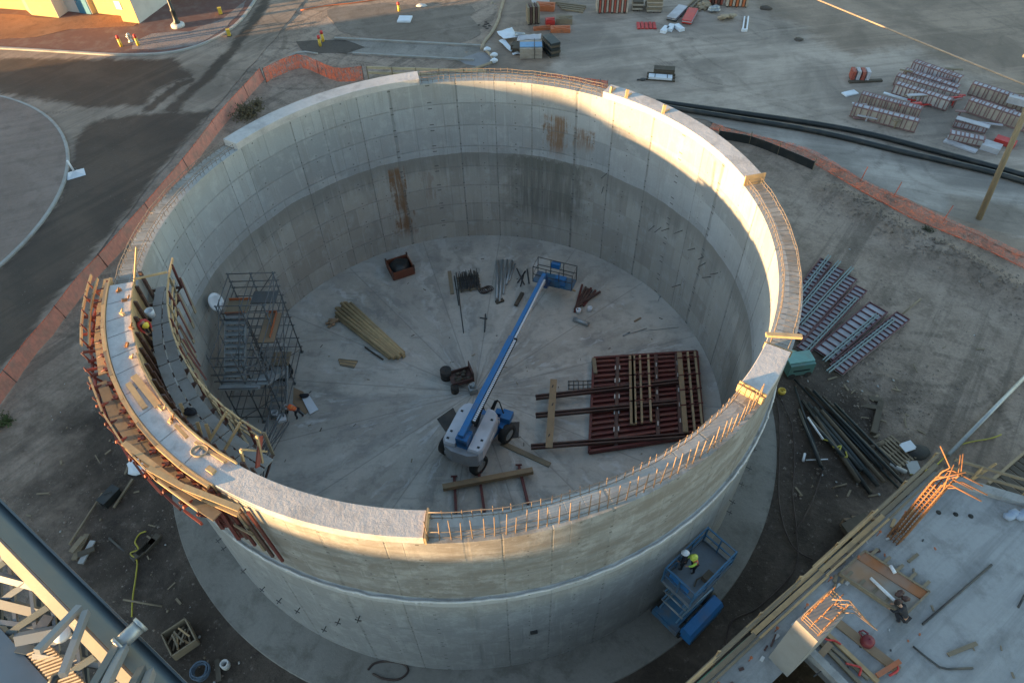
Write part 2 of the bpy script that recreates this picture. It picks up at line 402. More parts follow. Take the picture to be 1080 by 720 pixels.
def rough_poly(pts, step=.8, amp=.25, seed=0, closed=True):
    out = []; n = len(pts)
    for i in range(n):
        a, b = pts[i], pts[(i+1) % n]; L = (b-a).length; k = max(1, int(L/step))
        nrm = Vector((-(b-a).y, (b-a).x, 0)).normalized()
        for j in range(k):
            q = a.lerp(b, j/k)
            d = amp*noise.noise((q.x*.5+seed, q.y*.5, seed*1.3))*1.6+amp*.6*noise.noise((q.x*1.9, q.y*1.9, seed+5))
            out.append(q+nrm*d)
    return out
def sheet(name, pix, z, mt, amp=.25, thick=.12, world=()):
    pts = [at(*p, z) for p in pix]+[Vector((q[0], q[1], z)) for q in world]
    if amp: pts = rough_poly(pts, 1.0, amp, len(pix))
    mb = MB(); mb.prism(pts, z-thick, z)
    bm_tri(mb)
    return struct(name, mb, mt)
def bm_tri(mb):      # triangulate the two big n-gon caps cleanly
    bm = bmesh.new(); vv = [bm.verts.new(q) for q in mb.v]
    for f in mb.f:
        try: bm.faces.new([vv[i] for i in f])
        except ValueError: pass
    bmesh.ops.triangulate(bm, faces=[f for f in bm.faces if len(f.verts) > 4])
    bm.verts.index_update()
    mb.v = [v.co.copy() for v in bm.verts]; mb.f = [[v.index for v in f.verts] for f in bm.faces]; mb.sm = [False]*len(mb.f); bm.free()

# road at the left of the tank, its damp strips, the yard behind

# --- sheets whose surface blends between two soils, the damp areas stored per vertex
def inpoly(x, y, P):
    c = False; n = len(P); j = n-1
    for i in range(n):
        if (P[i].y > y) != (P[j].y > y) and x < (P[j].x-P[i].x)*(y-P[i].y)/(P[j].y-P[i].y)+P[i].x: c = not c
        j = i
    return c
def polydist(q, P):
    d = 1e9
    for i in range(len(P)):
        a = P[i]; b = P[(i+1) % len(P)]; ab = b-a; t = max(0, min(1, (q-a).dot(ab)/max(1e-9, ab.dot(ab)))); d = min(d, (q-a-ab*t).length)
    return d if inpoly(q.x, q.y, P) else -d
def blend_sheet(name, pix, z, mt, wets, amp=.12, res=.45, world=()):
    pts = rough_poly([at(*p, z) for p in pix]+[Vector((q[0], q[1], z)) for q in world], 1.0, amp, len(pix))
    bm = bmesh.new(); f = bm.faces.new([bm.verts.new(q) for q in pts]); bmesh.ops.triangulate(bm, faces=[f])
    W = [([Vector((q.x, q.y, z)) for q in [at(*p, z) for p in wp]], soft) for wp, soft in wets]
    xs_ = [q.x for q in pts]; ys_ = [q.y for q in pts]
    # slice the sheet into a regular net so that the vertices can carry the damp pattern
    def cut(ax, v):
        co = (v, 0, 0) if ax == 0 else (0, v, 0); no = (1, 0, 0) if ax == 0 else (0, 1, 0)
        bmesh.ops.bisect_plane(bm, geom=bm.verts[:]+bm.edges[:]+bm.faces[:], plane_co=co, plane_no=no, dist=1e-5)
    x0, x1 = max(min(xs_), -58), min(max(xs_), 58); y0, y1 = max(min(ys_), -20), min(max(ys_), 66)
    v = x0+res
    while v < x1: cut(0, v); v += res
    v = y0+res
    while v < y1: cut(1, v); v += res
    me = bpy.data.meshes.new(name); bm.normal_update(); bm.to_mesh(me); bm.free()
    at_ = me.attributes.new('damp', 'FLOAT', 'POINT')
    for i_, vv in enumerate(me.vertices):
        k = 0
        for P_, soft in W:
            k = max(k, sm01(.5+polydist(vv.co, P_)/soft*.5))
        at_.data[i_].value = k
    me.materials.append(mt); o = link(bpy.data.objects.new(name, me)); o['kind'] = 'structure'
    if me.polygons and me.polygons[0].normal.z < 0: me.flip_normals()
    return o
def blend_mat(name, A, B, ang, amt=.45, rough=.9, fine=.35):
    mt, g, b = newmat(name); P = g.n('ShaderNodeNewGeometry').outputs['Position']
    at_ = g.n('ShaderNodeAttribute', attribute_name='damp').outputs['Fac']
    n1 = g.noise(P, .16, 6, .62, .6); n2 = g.noise(P, .8, 7, .7, .3); n3 = g.noise(P, 6.0, 5, .75)
    rot = g.n('ShaderNodeVectorRotate', rotation_type='Z_AXIS'); g.L.new(P, rot.inputs['Vector']); rot.inputs['Angle'].default_value = R_(-ang)
    st = g.noise(g.sc(rot.outputs[0], (.06, 1.5, 1)), 1.0, 5, .65, .2); st2 = g.noise(g.sc(rot.outputs[0], (.05, .9, 3)), 1.0, 5, .62, .35)
    def tone(c):
        d = tuple(q*.68 for q in c); l = tuple(min(.6, q*1.32) for q in c)
        o = g.mix(g.sm(n1, .34, .66), d, l); o = g.mix(g.m('MULTIPLY', g.sm(n2, .46, .68), .6), o, tuple(q*.8 for q in c))
        o = g.mix(g.m('MULTIPLY', g.sm(st, .48, .66), amt), o, tuple(q*.58 for q in c)); return g.mix(g.m('MULTIPLY', g.sm(st2, .52, .68), amt), o, tuple(min(.6, q*1.45) for q in c))
    f = g.sm(g.m('ADD', at_, g.m('ADD', g.m('MULTIPLY_ADD', n2, .7, -.35), g.m('MULTIPLY_ADD', st, .6, -.3))), .3, .7)
    c = stones(g, P, tracks(g, P, g.mix(f, tone(A), tone(B)), .6), .6)
    v = g.n('ShaderNodeVectorMath', operation='SCALE'); g.L.new(c, v.inputs[0]); g.L.new(g.m('MULTIPLY_ADD', n3, fine, 1-fine/2), v.inputs[3]); g.L.new(v.outputs[0], b.inputs['Base Color'])
    g.L.new(g.m('MULTIPLY_ADD', f, -.15, rough), b.inputs['Roughness']); g.L.new(g.bump(g.m('ADD', n3, n2), .5, .04), b.inputs['Normal'])
    return mt
ROADPIX = [(0, 52), (70, 56), (130, 58), (183, 56), (226, 42), (256, 22), (276, -8), (330, -12), (305, 22), (262, 72), (215, 128), (150, 205), (60, 322), (0, 405), (-60, 470), (-140, 300), (-120, 120), (-110, 52)]
wets = [([(0, 62), (70, 62), (130, 63), (185, 62), (203, 80), (165, 95), (150, 112), (95, 113), (55, 108), (20, 101), (0, 99), (-80, 95), (-80, 62)], 1.6),
 ([(78, 148), (100, 128), (150, 120), (226, 117), (180, 165), (110, 252), (50, 326), (0, 393), (-60, 470), (-100, 330), (0, 282), (32, 252), (62, 210), (75, 172)], 1.3),
 ([(150, 116), (170, 100), (186, 88), (204, 82), (207, 84), (192, 92), (176, 104), (160, 118)], .5),
 ([(168, 118), (190, 100), (210, 84), (222, 70), (240, 52), (262, 22), (280, -5), (290, -5), (272, 24), (246, 58), (226, 82), (200, 104), (186, 119)], .9)]
blend_sheet('road', ROADPIX, ZR, blend_mat('road_surface', (.27, .206, .16), (.070, .046, .031), 52, .5), wets)

yp = at(520, -14, ZY); 
YARDPIX = [(522, -14), (525, 8), (518, 35), (508, 55), (515, 75), (560, 92), (745, 127), (850, 158), (930, 200), (1000, 232), (1110, 285)]
blend_sheet('yard', YARDPIX, ZY, blend_mat('yard_surface', (.335, .272, .225), (.245, .180, .135), 8, .4), [([(800, 8), (900, 60), (960, 48), (1100, 120), (1300, 120), (1300, -160), (700, -160)], 5.0), ([(515, -10), (600, -10), (600, 20), (575, 88), (512, 75)], 3.0), ([(930, 212), (1000, 236), (1120, 292), (1120, 268), (1010, 222), (930, 196)], 2.0)], .2, .7, world=((60, 14), (95, 20), (95, 95), (4, 95)))
blend_sheet('lane', [(700, 112), (780, 128), (870, 143), (950, 163), (1050, 187), (1140, 210), (1140, 262), (1060, 246), (1000, 228), (945, 205), (900, 184), (850, 157), (760, 132)], ZY+.008, blend_mat('lane_surface', (.31, .272, .24), (.26, .21, .17), -17, .4), [([(1000, 205), (1140, 230), (1140, 270), (1000, 240)], 1.5)], .2, .5)
sheet('gravel_path', [(345, 44), (352, 41), (440, 46), (512, 50), (512, 66), (470, 62), (420, 58), (370, 57), (330, 56), (310, 60)], ZY-.012, GRAVEL, .25, .05)
sheet('path', [(482, 62), (505, 55), (520, 56), (520, 68), (512, 72), (490, 68)], ZY+.004, PUDDLE, .2, .05)
sheet('mud', [(312, 44), (360, 42), (385, 50), (365, 57), (330, 56)], ZY-.004, SOIL_DARK, .4, .05)
sheet('mud', [(345, 12), (400, 5), (500, 6), (508, 40), (470, 46), (420, 43), (380, 40), (350, 28)], ZY-.016, ground_mat('old_mud', (.17, .135, .108), (.22, .178, .146), (.125, .097, .077), (15, .4), .6), .6, .05)
# damp, shade-darkened soil round the tank
def ring_sheet(name, mt, a0, a1, r0, r1, z, n=120, amp=1.2):
    mb = MB(); vs = []; fs = []
    for i in range(n+1):
        t = R_(a0+(a1-a0)*i/n); e = math.sin(math.pi*i/n)**.35
        ro = r0+(r1-r0)*e+amp*e*noise.noise((math.cos(t)*6, math.sin(t)*6, 3))
        vs += [(r0*math.cos(t), r0*math.sin(t), z), (ro*math.cos(t), ro*math.sin(t), z), (ro*math.cos(t), ro*math.sin(t), z-.03), (r0*math.cos(t), r0*math.sin(t), z-.03)]
    for i in range(n):
        for j in range(4): fs.append((i*4+j, i*4+4+j, i*4+4+(j+1) % 4, i*4+(j+1) % 4))
    mb.add(vs, fs); return struct(name, mb, mt)

# traffic island: kerb and soil
ic, ir = None, None
pts = [at(*p, ZR+.13) for p in ((0, 100), (63, 135), (73, 165), (60, 210), (0, 280))]
A = [(p.x, p.y) for p in pts]
def circ3(a, b, c):
    ax, ay = a; bx, by = b; cx, cy = c
    d = 2*(ax*(by-cy)+bx*(cy-ay)+cx*(ay-by))
    ux = ((ax*ax+ay*ay)*(by-cy)+(bx*bx+by*by)*(cy-ay)+(cx*cx+cy*cy)*(ay-by))/d
    uy = ((ax*ax+ay*ay)*(cx-bx)+(bx*bx+by*by)*(ax-cx)+(cx*cx+cy*cy)*(bx-ax))/d
    return ux, uy, math.hypot(ax-ux, ay-uy)
ux, uy, ir = circ3(A[0], A[2], A[4])
mb = MB(); mb.sector([(ir-.22, ZR-.1), (ir, ZR-.1), (ir, ZR+.10), (ir-.03, ZR+.13), (ir-.22, ZR+.13)], 0, 360, 96, closed=True)
mb.v = [q+Vector((ux, uy, 0)) for q in mb.v]; struct('kerb', mb, CONC_KERB)
mb = MB(); mb.lathe([(ir-.2, ZR+.11), (ir*.6, ZR+.17), (.01, ZR+.2)], (ux, uy, 0), 96); struct('traffic_island', mb, ISLAND)
# clay paver pavement with kerb and mulch bed, upper left
kp = [(-120, 45), (0, 50), (70, 54), (130, 57), (183, 54), (224, 41), (253, 21), (272, -6)]
kw = [at(*p, ZR+.14) for p in kp]
def smooth_pts(P, k=5):
    out = []
    for i in range(len(P)-1):
        p0 = P[max(0, i-1)]; p1 = P[i]; p2 = P[i+1]; p3 = P[min(len(P)-1, i+2)]
        for j in range(k):
            t = j/k
            out.append(.5*((2*p1)+(p2-p0)*t+(2*p0-5*p1+4*p2-p3)*t*t+(3*p1-p0-3*p2+p3)*t*t*t))
    return out+[P[-1]]
kw = smooth_pts(kw)
mb = MB(); q0 = None
for i in range(len(kw)-1):
    d = (kw[i+1]-kw[i]).normalized()*.005
    mb.bar(kw[i]+Vector((0, 0, -.12)), kw[i+1]+d+Vector((0, 0, -.12)), .26, .24)
struct('kerb', mb, CONC_KERB)
mb = MB(); mb.prism([Vector((q.x, q.y, 0)) for q in kw]+[Vector((-18, 75, 0)), Vector((-75, 75, 0)), Vector((-75, 45, 0))], ZR-.1, ZR+.11); bm_tri(mb)
struct('pavement', mb, BRICKRED)
sheet('mulch_bed', [(-60, 40), (0, 42), (40, 38), (75, 31), (110, 29), (140, 27), (150, 22), (130, 16), (98, 16), (60, 19), (0, 15), (-60, 12)], ZR+.13, MULCH, .2, .05)
sheet('worn_paving', [(140, 44), (160, 36), (200, 33), (235, 20), (262, -2), (255, 12), (232, 34), (205, 47), (170, 53), (140, 52)], ZR+.118, ground_mat('dusty_paving', (.20, .165, .155), (.24, .2, .19), (.16, .13, .12), None, .5), .3, .004)
# unseen blocker added far to the south-west; crest dipped and raised to shape sun patches
mb = MB(); ax = Vector((math.cos(R_(SUN_AZ)), math.sin(R_(SUN_AZ)), 0)); pv = Vector((-ax.y, ax.x, 0))*-1
vs = []; fs = []; ns = 120
for i in range(ns+1):
    s_ = -110+(110+48.5)*i/ns
    e = 1 if i < ns-4 else (.96, .9, .6, .3, 0)[i-(ns-4)]
    top = (BLOCKER_TOP+.25*noise.noise((s_*.05, 2, 0))-2.4*sm01(1-abs(s_-2.4)/4.5)+1.5*sm01((s_-4.5)/5))*e
    for t, h in ((74, -.5), (82, top*.985), (84, top), (92, top), (120, -.5)):
        p = ax*t+pv*s_; vs.append((p.x, p.y, h))
for i in range(ns):
    for j in range(4): fs.append((i*5+j, (i+1)*5+j, (i+1)*5+j+1, i*5+j+1))
mb.add(vs, fs, True); struct('sun_blocker', mb, SOIL)  # added out of view only to cast shade over the site
# ------------------------------------------------------------------ the concrete tank
RO, RB, RF = 1.0687*R, 1.0766*R, 1.2103*R
ZCAP, ZLOW, ZJ, ZB = .8559*R, .830*R, .519*R, -.0259*R
CAPS = [(101, 147.6), (12.7, 56.2), (-41.3, -31.9), (-168.2, -92.7)]       # finished last pour (degrees)
LOWS = [(-92.7, -41.3), (-31.9, 12.7), (56.2, 101), (147.6, 191.8)]        # still open, rebar standing
def pol(r, deg, z): return Vector((r*math.cos(R_(deg)), r*math.sin(R_(deg)), z))
def tank_mat():
    mt, g, b = newmat('tank_concrete')
    P = g.n('ShaderNodeTexCoord').outputs['Object']
    x, y, z = g.sep(P)
    th = g.m('ARCTAN2', y, x)
    r = g.m('SQRT', g.m('ADD', g.m('MULTIPLY', x, x), g.m('MULTIPLY', y, y)))
    u = g.m('MULTIPLY', th, R)                       # metres along the wall
    inner = g.m('LESS_THAN', r, R*1.03)
    zj = g.m('MULTIPLY_ADD', g.noise(P, .5, 3), .35, g.m('MULTIPLY_ADD', inner, -.45, ZJ-.16))
    upper = g.m('GREATER_THAN', z, zj)
    # large panel fields and narrow ones, shuttering lines
    pw = 2*math.pi*R/34
    u1 = g.n('ShaderNodeTexNoise', noise_dimensions='1D'); g.L.new(u, u1.inputs['W']); u1.inputs['Scale'].default_value = .23; u1.inputs['Detail'].default_value = 1
    up_ = g.m('ADD', g.m('DIVIDE', u, pw), g.m('MULTIPLY', u1.outputs[0], 2.2))
    fu = g.m('FRACT', g.m('ADD', up_, 50.0)); iu = g.m('FLOOR', g.m('ADD', up_, 50.0))
    zz = g.m('DIVIDE', g.m('SUBTRACT', z, ZJ), 1.32)
    fz = g.m('FRACT', g.m('ADD', zz, 20.0)); iz = g.m('FLOOR', g.m('ADD', zz, 20.0))
    cell = g.white(g.xyz(iu, iz, 3.0)); col_ = g.white(g.xyz(iu, 7.0, 1.0))
    half = g.m('FLOOR', g.m('MULTIPLY', g.m('ADD', up_, 50.0), 3.0)); cell2 = g.white(g.xyz(half, iz, 9.0))
    wob = g.m('MULTIPLY_ADD', g.noise(P, 1.4, 3), .03, -.015)
    def line(f, wd): return g.m('SUBTRACT', 1.0, g.sm(g.m('MINIMUM', g.m('ADD', f, wob), g.m('SUBTRACT', 1.0, g.m('ADD', f, wob))), wd*.35, wd))
    lv = line(fu, .022); lh = line(fz, .042)
    f3 = g.m('FRACT', g.m('MULTIPLY', g.m('ADD', up_, 50.0), 3.0))
    lv2 = g.m('MULTIPLY', line(f3, .03), g.m('GREATER_THAN', cell, .45))
    # tie holes near the panel corners
    tu = g.m('ABSOLUTE', g.m('SUBTRACT', g.m('FRACT', g.m('MULTIPLY', g.m('ADD', up_, 50.0), 2.0)), .5)); tz = g.m('ABSOLUTE', g.m('SUBTRACT', fz, .5))
    hole = g.m('MULTIPLY', g.m('GREATER_THAN', tu, .468), g.m('MULTIPLY', g.m('GREATER_THAN', tz, .34), g.m('LESS_THAN', tz, .385)))
    big = g.noise(P, .35, 5, .6); mid = g.noise(P, 1.6, 6, .7); fine = g.noise(P, 14., 4, .7)
    drip = g.noise(g.xyz(g.m('MULTIPLY', u, 2.4), r, g.m('MULTIPLY', z, .16)), 1.0, 5, .7)
    drip2 = g.noise(g.xyz(g.m('MULTIPLY', u, 6.5), r, g.m('MULTIPLY', z, .35)), 1.0, 4, .7)
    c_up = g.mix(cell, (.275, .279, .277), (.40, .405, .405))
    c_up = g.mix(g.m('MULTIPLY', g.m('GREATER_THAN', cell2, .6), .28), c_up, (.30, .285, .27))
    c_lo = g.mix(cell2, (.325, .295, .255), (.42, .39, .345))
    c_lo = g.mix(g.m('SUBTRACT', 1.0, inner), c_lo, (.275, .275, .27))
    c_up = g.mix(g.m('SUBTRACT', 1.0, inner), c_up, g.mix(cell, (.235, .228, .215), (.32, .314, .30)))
    c = g.mix(upper, c_lo, c_up)
    c = g.mix(g.m('MULTIPLY', g.sm(big, .42, .66), .45), c, (.31, .30, .285))
    c = g.mix(g.m('MULTIPLY', g.sm(mid, .48, .70), .5), c, (.47, .465, .455))
    c = g.mix(g.m('MULTIPLY', g.sm(drip, .52, .70), .42), c, (.24, .225, .20))
    c = g.mix(g.m('MULTIPLY', g.sm(drip2, .56, .72), .30), c, (.53, .525, .515))
    # grout runs hang below the construction joint
    below = g.m('SUBTRACT', zj, z)
    wet = g.m('MULTIPLY', g.m('GREATER_THAN', below, 0.0), g.m('SUBTRACT', 1.0, g.sm(g.m('ADD', below, g.m('MULTIPLY', drip, -2.6)), -1.2, .5)))
    c = g.mix(g.m('MULTIPLY', g.m('MULTIPLY', wet, inner), .6), c, (.15, .145, .13))
    outw = g.m('MULTIPLY', g.m('MULTIPLY', g.m('GREATER_THAN', below, 0.0), g.m('LESS_THAN', below, .45)), g.m('SUBTRACT', 1.0, inner))
    c = g.mix(g.m('MULTIPLY', outw, .55), c, (.52, .53, .54))
    c = g.mix(g.m('MULTIPLY', g.m('MULTIPLY', g.m('SUBTRACT', 1.0, inner), upper), g.m('MULTIPLY', g.sm(g.noise(g.xyz(g.m('MULTIPLY', u, .35), 3.0, g.m('MULTIPLY', z, 1.6)), 1.0, 6, .7), .42, .58), .75)), c, (.20, .178, .155))
    c = g.mix(g.m('MULTIPLY', g.m('MULTIPLY', g.m('SUBTRACT', 1.0, inner), g.sm(g.noise(P, 1.1, 7, .75), .50, .64)), .6), c, (.40, .395, .385))
    c = g.mix(g.m('MULTIPLY', g.sm(g.noise(P, 3.2, 7, .8), .58, .70), .5), c, (.20, .195, .185))
    # rust runs at known places: (angle, top z, length, half width)
    for a, z1, z0, hw, k in RUSTS:
        du = g.m('ABSOLUTE', g.m('SUBTRACT', th, R_(a)))
        f = g.m('MULTIPLY', g.m('SUBTRACT', 1.0, g.sm(g.m('ADD', g.m('MULTIPLY', du, R), g.m('ADD', g.m('MULTIPLY_ADD', drip2, -1.6, .8), g.m('MULTIPLY_ADD', mid, -1.6, .8))), hw*.5, hw*1.25)), g.m('MULTIPLY', g.sm(z, z0-.4, z0+.8), g.m('SUBTRACT', 1.0, g.sm(z, z1-.2, z1+.1))))
        f = g.m('MULTIPLY', f, g.m('MULTIPLY', inner, g.sm(g.m('MULTIPLY', drip2, g.m('ADD', mid, .5)), .30, .58)))
        c = g.mix(g.m('MULTIPLY', f, k), c, (.20, .105, .05))
    # a broad damp stain on the lower back wall
    da = g.m('ABSOLUTE', g.m('SUBTRACT', th, R_(70))); fa = g.m('SUBTRACT', 1.0, g.sm(g.m('ADD', g.m('MULTIPLY', da, R), g.m('MULTIPLY_ADD', mid, 3.0, -1.5)), 1.4, 3.0))
    fz2 = g.m('MULTIPLY', g.m('GREATER_THAN', below, g.m('MULTIPLY_ADD', drip2, 1.2, -.5)), g.sm(z, .8, 2.6))
    c = g.mix(g.m('MULTIPLY', g.m('MULTIPLY', fa, fz2), g.m('MULTIPLY', inner, g.m('MULTIPLY_ADD', g.sm(drip2, .3, .6), .45, .25))), c, (.115, .11, .09))
    db = g.m('ABSOLUTE', g.m('ADD', th, R_(12))); fb = g.m('MULTIPLY', g.m('SUBTRACT', 1.0, g.sm(g.m('ADD', g.m('MULTIPLY', db, R), g.m('MULTIPLY_ADD', mid, 2.5, -1.2)), 1.2, 3.4)), g.m('SUBTRACT', 1.0, g.sm(g.m('ADD', z, g.m('MULTIPLY', drip2, 2.0)), 4.0, 5.2)))
    c = g.mix(g.m('MULTIPLY', g.m('MULTIPLY', fb, inner), .6), c, (.14, .13, .105))
    right = g.sm(g.m('ABSOLUTE', g.m('SUBTRACT', th, R_(5))), R_(45), R_(62))
    lh = g.m('MULTIPLY', lh, g.m('MULTIPLY_ADD', right, .75, .25)); lv2 = g.m('MULTIPLY', lv2, g.m('MULTIPLY_ADD', right, .7, .3))
    seams = g.m('MAXIMUM', g.m('MAXIMUM', g.m('MULTIPLY', lv, .9), g.m('MULTIPLY', lh, .6)), g.m('MULTIPLY', lv2, .6))
    seams = g.m('MULTIPLY', seams, g.m('MULTIPLY_ADD', g.sm(drip, .35, .6), .6, .4))
    c = g.mix(g.m('MULTIPLY', seams, g.m('MULTIPLY_ADD', inner, .42, .33)), c, (.17, .165, .155))
    c = g.mix(g.m('MULTIPLY', hole, .9), c, (.09, .085, .08))
    k = g.m('MULTIPLY_ADD', fine, .28, .86)
    s_ = g.n('ShaderNodeVectorMath', operation='SCALE'); g.L.new(c, s_.inputs[0]); g.L.new(k, s_.inputs[3])
    g.L.new(s_.outputs[0], b.inputs['Base Color'])
    g.L.new(g.m('MULTIPLY_ADD', mid, .35, .5), b.inputs['Roughness'])
    h = g.m('ADD', g.m('MULTIPLY_ADD', cell, .5, g.m('MULTIPLY', mid, .8)), g.m('MULTIPLY_ADD', seams, -1.2, g.m('MULTIPLY', fine, .3)))
    g.L.new(g.bump(h, .5, .03), b.inputs['Normal'])
    return mt
def ang_of(px, py, r=R):                             # azimuth and height of a photo point on the inner wall
    o = CAMPOS; d = at(px, py, 0)-o
    a = d.x**2+d.y**2; bq = 2*(o.x*d.x+o.y*d.y); cq = o.x**2+o.y**2-r*r
    t = (-bq+math.sqrt(bq*bq-4*a*cq))/(2*a); p = o+d*t
    return math.degrees(math.atan2(p.y, p.x)), p.z
RUSTS = []
for top, bot, hw, k in (((417, 177), (425, 250), .42, .95), ((589, 122), (592, 165), .55, .9), ((615, 136), (620, 160), .5, .9), ((448, 180), (449, 215), .25, .4)):
    a, z1 = ang_of(*top); _, z0 = ang_of(*bot); RUSTS.append((a, z1, z0, hw, k))
TANKC = tank_mat()
def floor_mat():
    mt, g, b = newmat('tank_floor_concrete')
    P = g.n('ShaderNodeTexCoord').outputs['Object']; x, y, z = g.sep(P)
    th = g.m('ARCTAN2', y, x); r = g.m('SQRT', g.m('ADD', g.m('MULTIPLY', x, x), g.m('MULTIPLY', y, y)))
    wq = g.m('MULTIPLY_ADD', g.noise(P, .45, 4, .6), 2.6, 0.0)
    rad = g.noise(g.xyz(g.m('MULTIPLY_ADD', g.m('COSINE', th), 5.0, wq), g.m('MULTIPLY', g.m('SINE', th), 5.0), g.m('MULTIPLY', r, .16)), 1.6, 5, .66, .3)
    rad2 = g.noise(g.xyz(g.m('MULTIPLY_ADD', g.m('COSINE', th), 9.0, wq), g.m('MULTIPLY', g.m('SINE', th), 9.0), g.m('MULTIPLY', r, .30)), 1.5, 4, .6, .2)
    big = g.noise(P, .22, 5, .6); mid = g.noise(P, 1.2, 6, .7); fine = g.noise(P, 9., 4, .7)
    c = g.mix(g.sm(big, .38, .64), (.36, .328, .285), (.47, .435, .385))
    c = g.mix(g.m('MULTIPLY', g.m('MULTIPLY', g.sm(rad, .45, .62), g.sm(big, .7, .35)), .75), c, (.21, .205, .195))
    c = g.mix(g.m('MULTIPLY', g.m('MULTIPLY', g.sm(rad2, .54, .72), g.sm(g.noise(P, .3, 3, .6), .32, .5)), .85), c, (.58, .575, .565))
    rad3 = g.noise(g.xyz(g.m('MULTIPLY_ADD', g.m('COSINE', th), 2.6, g.m('MULTIPLY', wq, .5)), g.m('MULTIPLY', g.m('SINE', th), 2.6), g.m('MULTIPLY', r, .10)), 1.9, 3, .55, .2)
    c = g.mix(g.m('MULTIPLY', g.sm(rad3, .48, .62), .55), c, (.56, .525, .47))
    sec = g.white(g.xyz(g.m('FLOOR', g.m('MULTIPLY_ADD', th, 16/(2*math.pi), 20.3)), 2.0, 5.0))
    c = g.mix(g.m('MULTIPLY', sec, .22), c, (.36, .355, .345))
    fs = g.m('FRACT', g.m('MULTIPLY_ADD', th, 16/(2*math.pi), 20.3))
    sd_ = g.m('MULTIPLY', g.m('MINIMUM', fs, g.m('SUBTRACT', 1.0, fs)), g.m('MULTIPLY', r, 2*math.pi/16))
    c = g.mix(g.m('MULTIPLY', g.m('SUBTRACT', 1.0, g.sm(sd_, .01, .05)), .45), c, (.17, .165, .155))
    # scattered tyre and drag marks
    wv = g.noise(g.sc(P, (.35, .35, 1)), 1.0, 2, .5)
    tr = g.noise(g.xyz(g.m('MULTIPLY_ADD', wv, 9.0, g.m('MULTIPLY', x, .5)), g.m('MULTIPLY', y, 2.2), 1.0), 1.0, 4, .65)
    c = g.mix(g.m('MULTIPLY', g.sm(tr, .55, .70), .35), c, (.18, .17, .16))
    c = g.mix(g.m('MULTIPLY', g.sm(mid, .52, .70), .4), c, (.20, .19, .175))
    edge = g.sm(r, R-1.9, R-.2)
    c = g.mix(g.m('MULTIPLY', edge, .25), c, (.34, .345, .35))
    s_ = g.n('ShaderNodeVectorMath', operation='SCALE'); g.L.new(c, s_.inputs[0]); g.L.new(g.m('MULTIPLY_ADD', fine, .3, .85), s_.inputs[3])
    g.L.new(s_.outputs[0], b.inputs['Base Color'])
    g.L.new(g.m('MULTIPLY_ADD', mid, .3, .55), b.inputs['Roughness'])
    g.L.new(g.bump(g.m('ADD', mid, g.m('MULTIPLY', fine, .4)), .35, .03), b.inputs['Normal'])
    return mt
tank = thing('concrete_tank', 'huge round roofless grey concrete tank under construction with rebar along its rim', 'tank')
mb = MB(); mb.sector([(R, -.5), (R, ZLOW), (RO, ZLOW), (RO, ZJ), (RB, ZJ-.03), (RB, -.5)], 0, 360, 288, closed=True); mb.sm = [False]*len(mb.f)
wall = part('wall', mb, TANKC, tank)
for p in wall.data.polygons:                                     # smooth only round the cylinder, keep the arrises crisp
    p.use_smooth = abs(p.normal.z) < .3
wall.data.set_sharp_from_angle(angle=R_(30))
mb = MB(); mb.lathe([(.02, .0), (4, 0), (8, 0), (R+.05, 0)], n=144); part('floor', mb, floor_mat(), tank)
mb = MB(); mb.sector([(RB-.1, -.8), (RB-.1, ZB+.01), (RF-.03, ZB-.01), (RF, ZB-.05), (RF, -.8)], 0, 360, 192, closed=True)
part('footing', mb, ground_mat('footing_concrete', (.205, .188, .165), (.255, .237, .212), (.125, .112, .096), None, .35), tank)
CAPM = ground_mat('cap_concrete', (.46, .44, .435), (.55, .525, .52), (.33, .31, .305), None, .35)
for a0, a1 in CAPS:
    mb = MB(); n = max(4, int((a1-a0)/1.25))
    mb.sector([(R, ZLOW), (R, ZCAP-.015), (R+.015, ZCAP), (RO-.015, ZCAP), (RO, ZCAP-.015), (RO, ZLOW)], a0, a1, n)
    o = part('wall_cap', mb, CAPM, tank)
    for p in o.data.polygons: p.use_smooth = abs(p.normal.z) < .3
    o.data.set_sharp_from_angle(angle=R_(30))
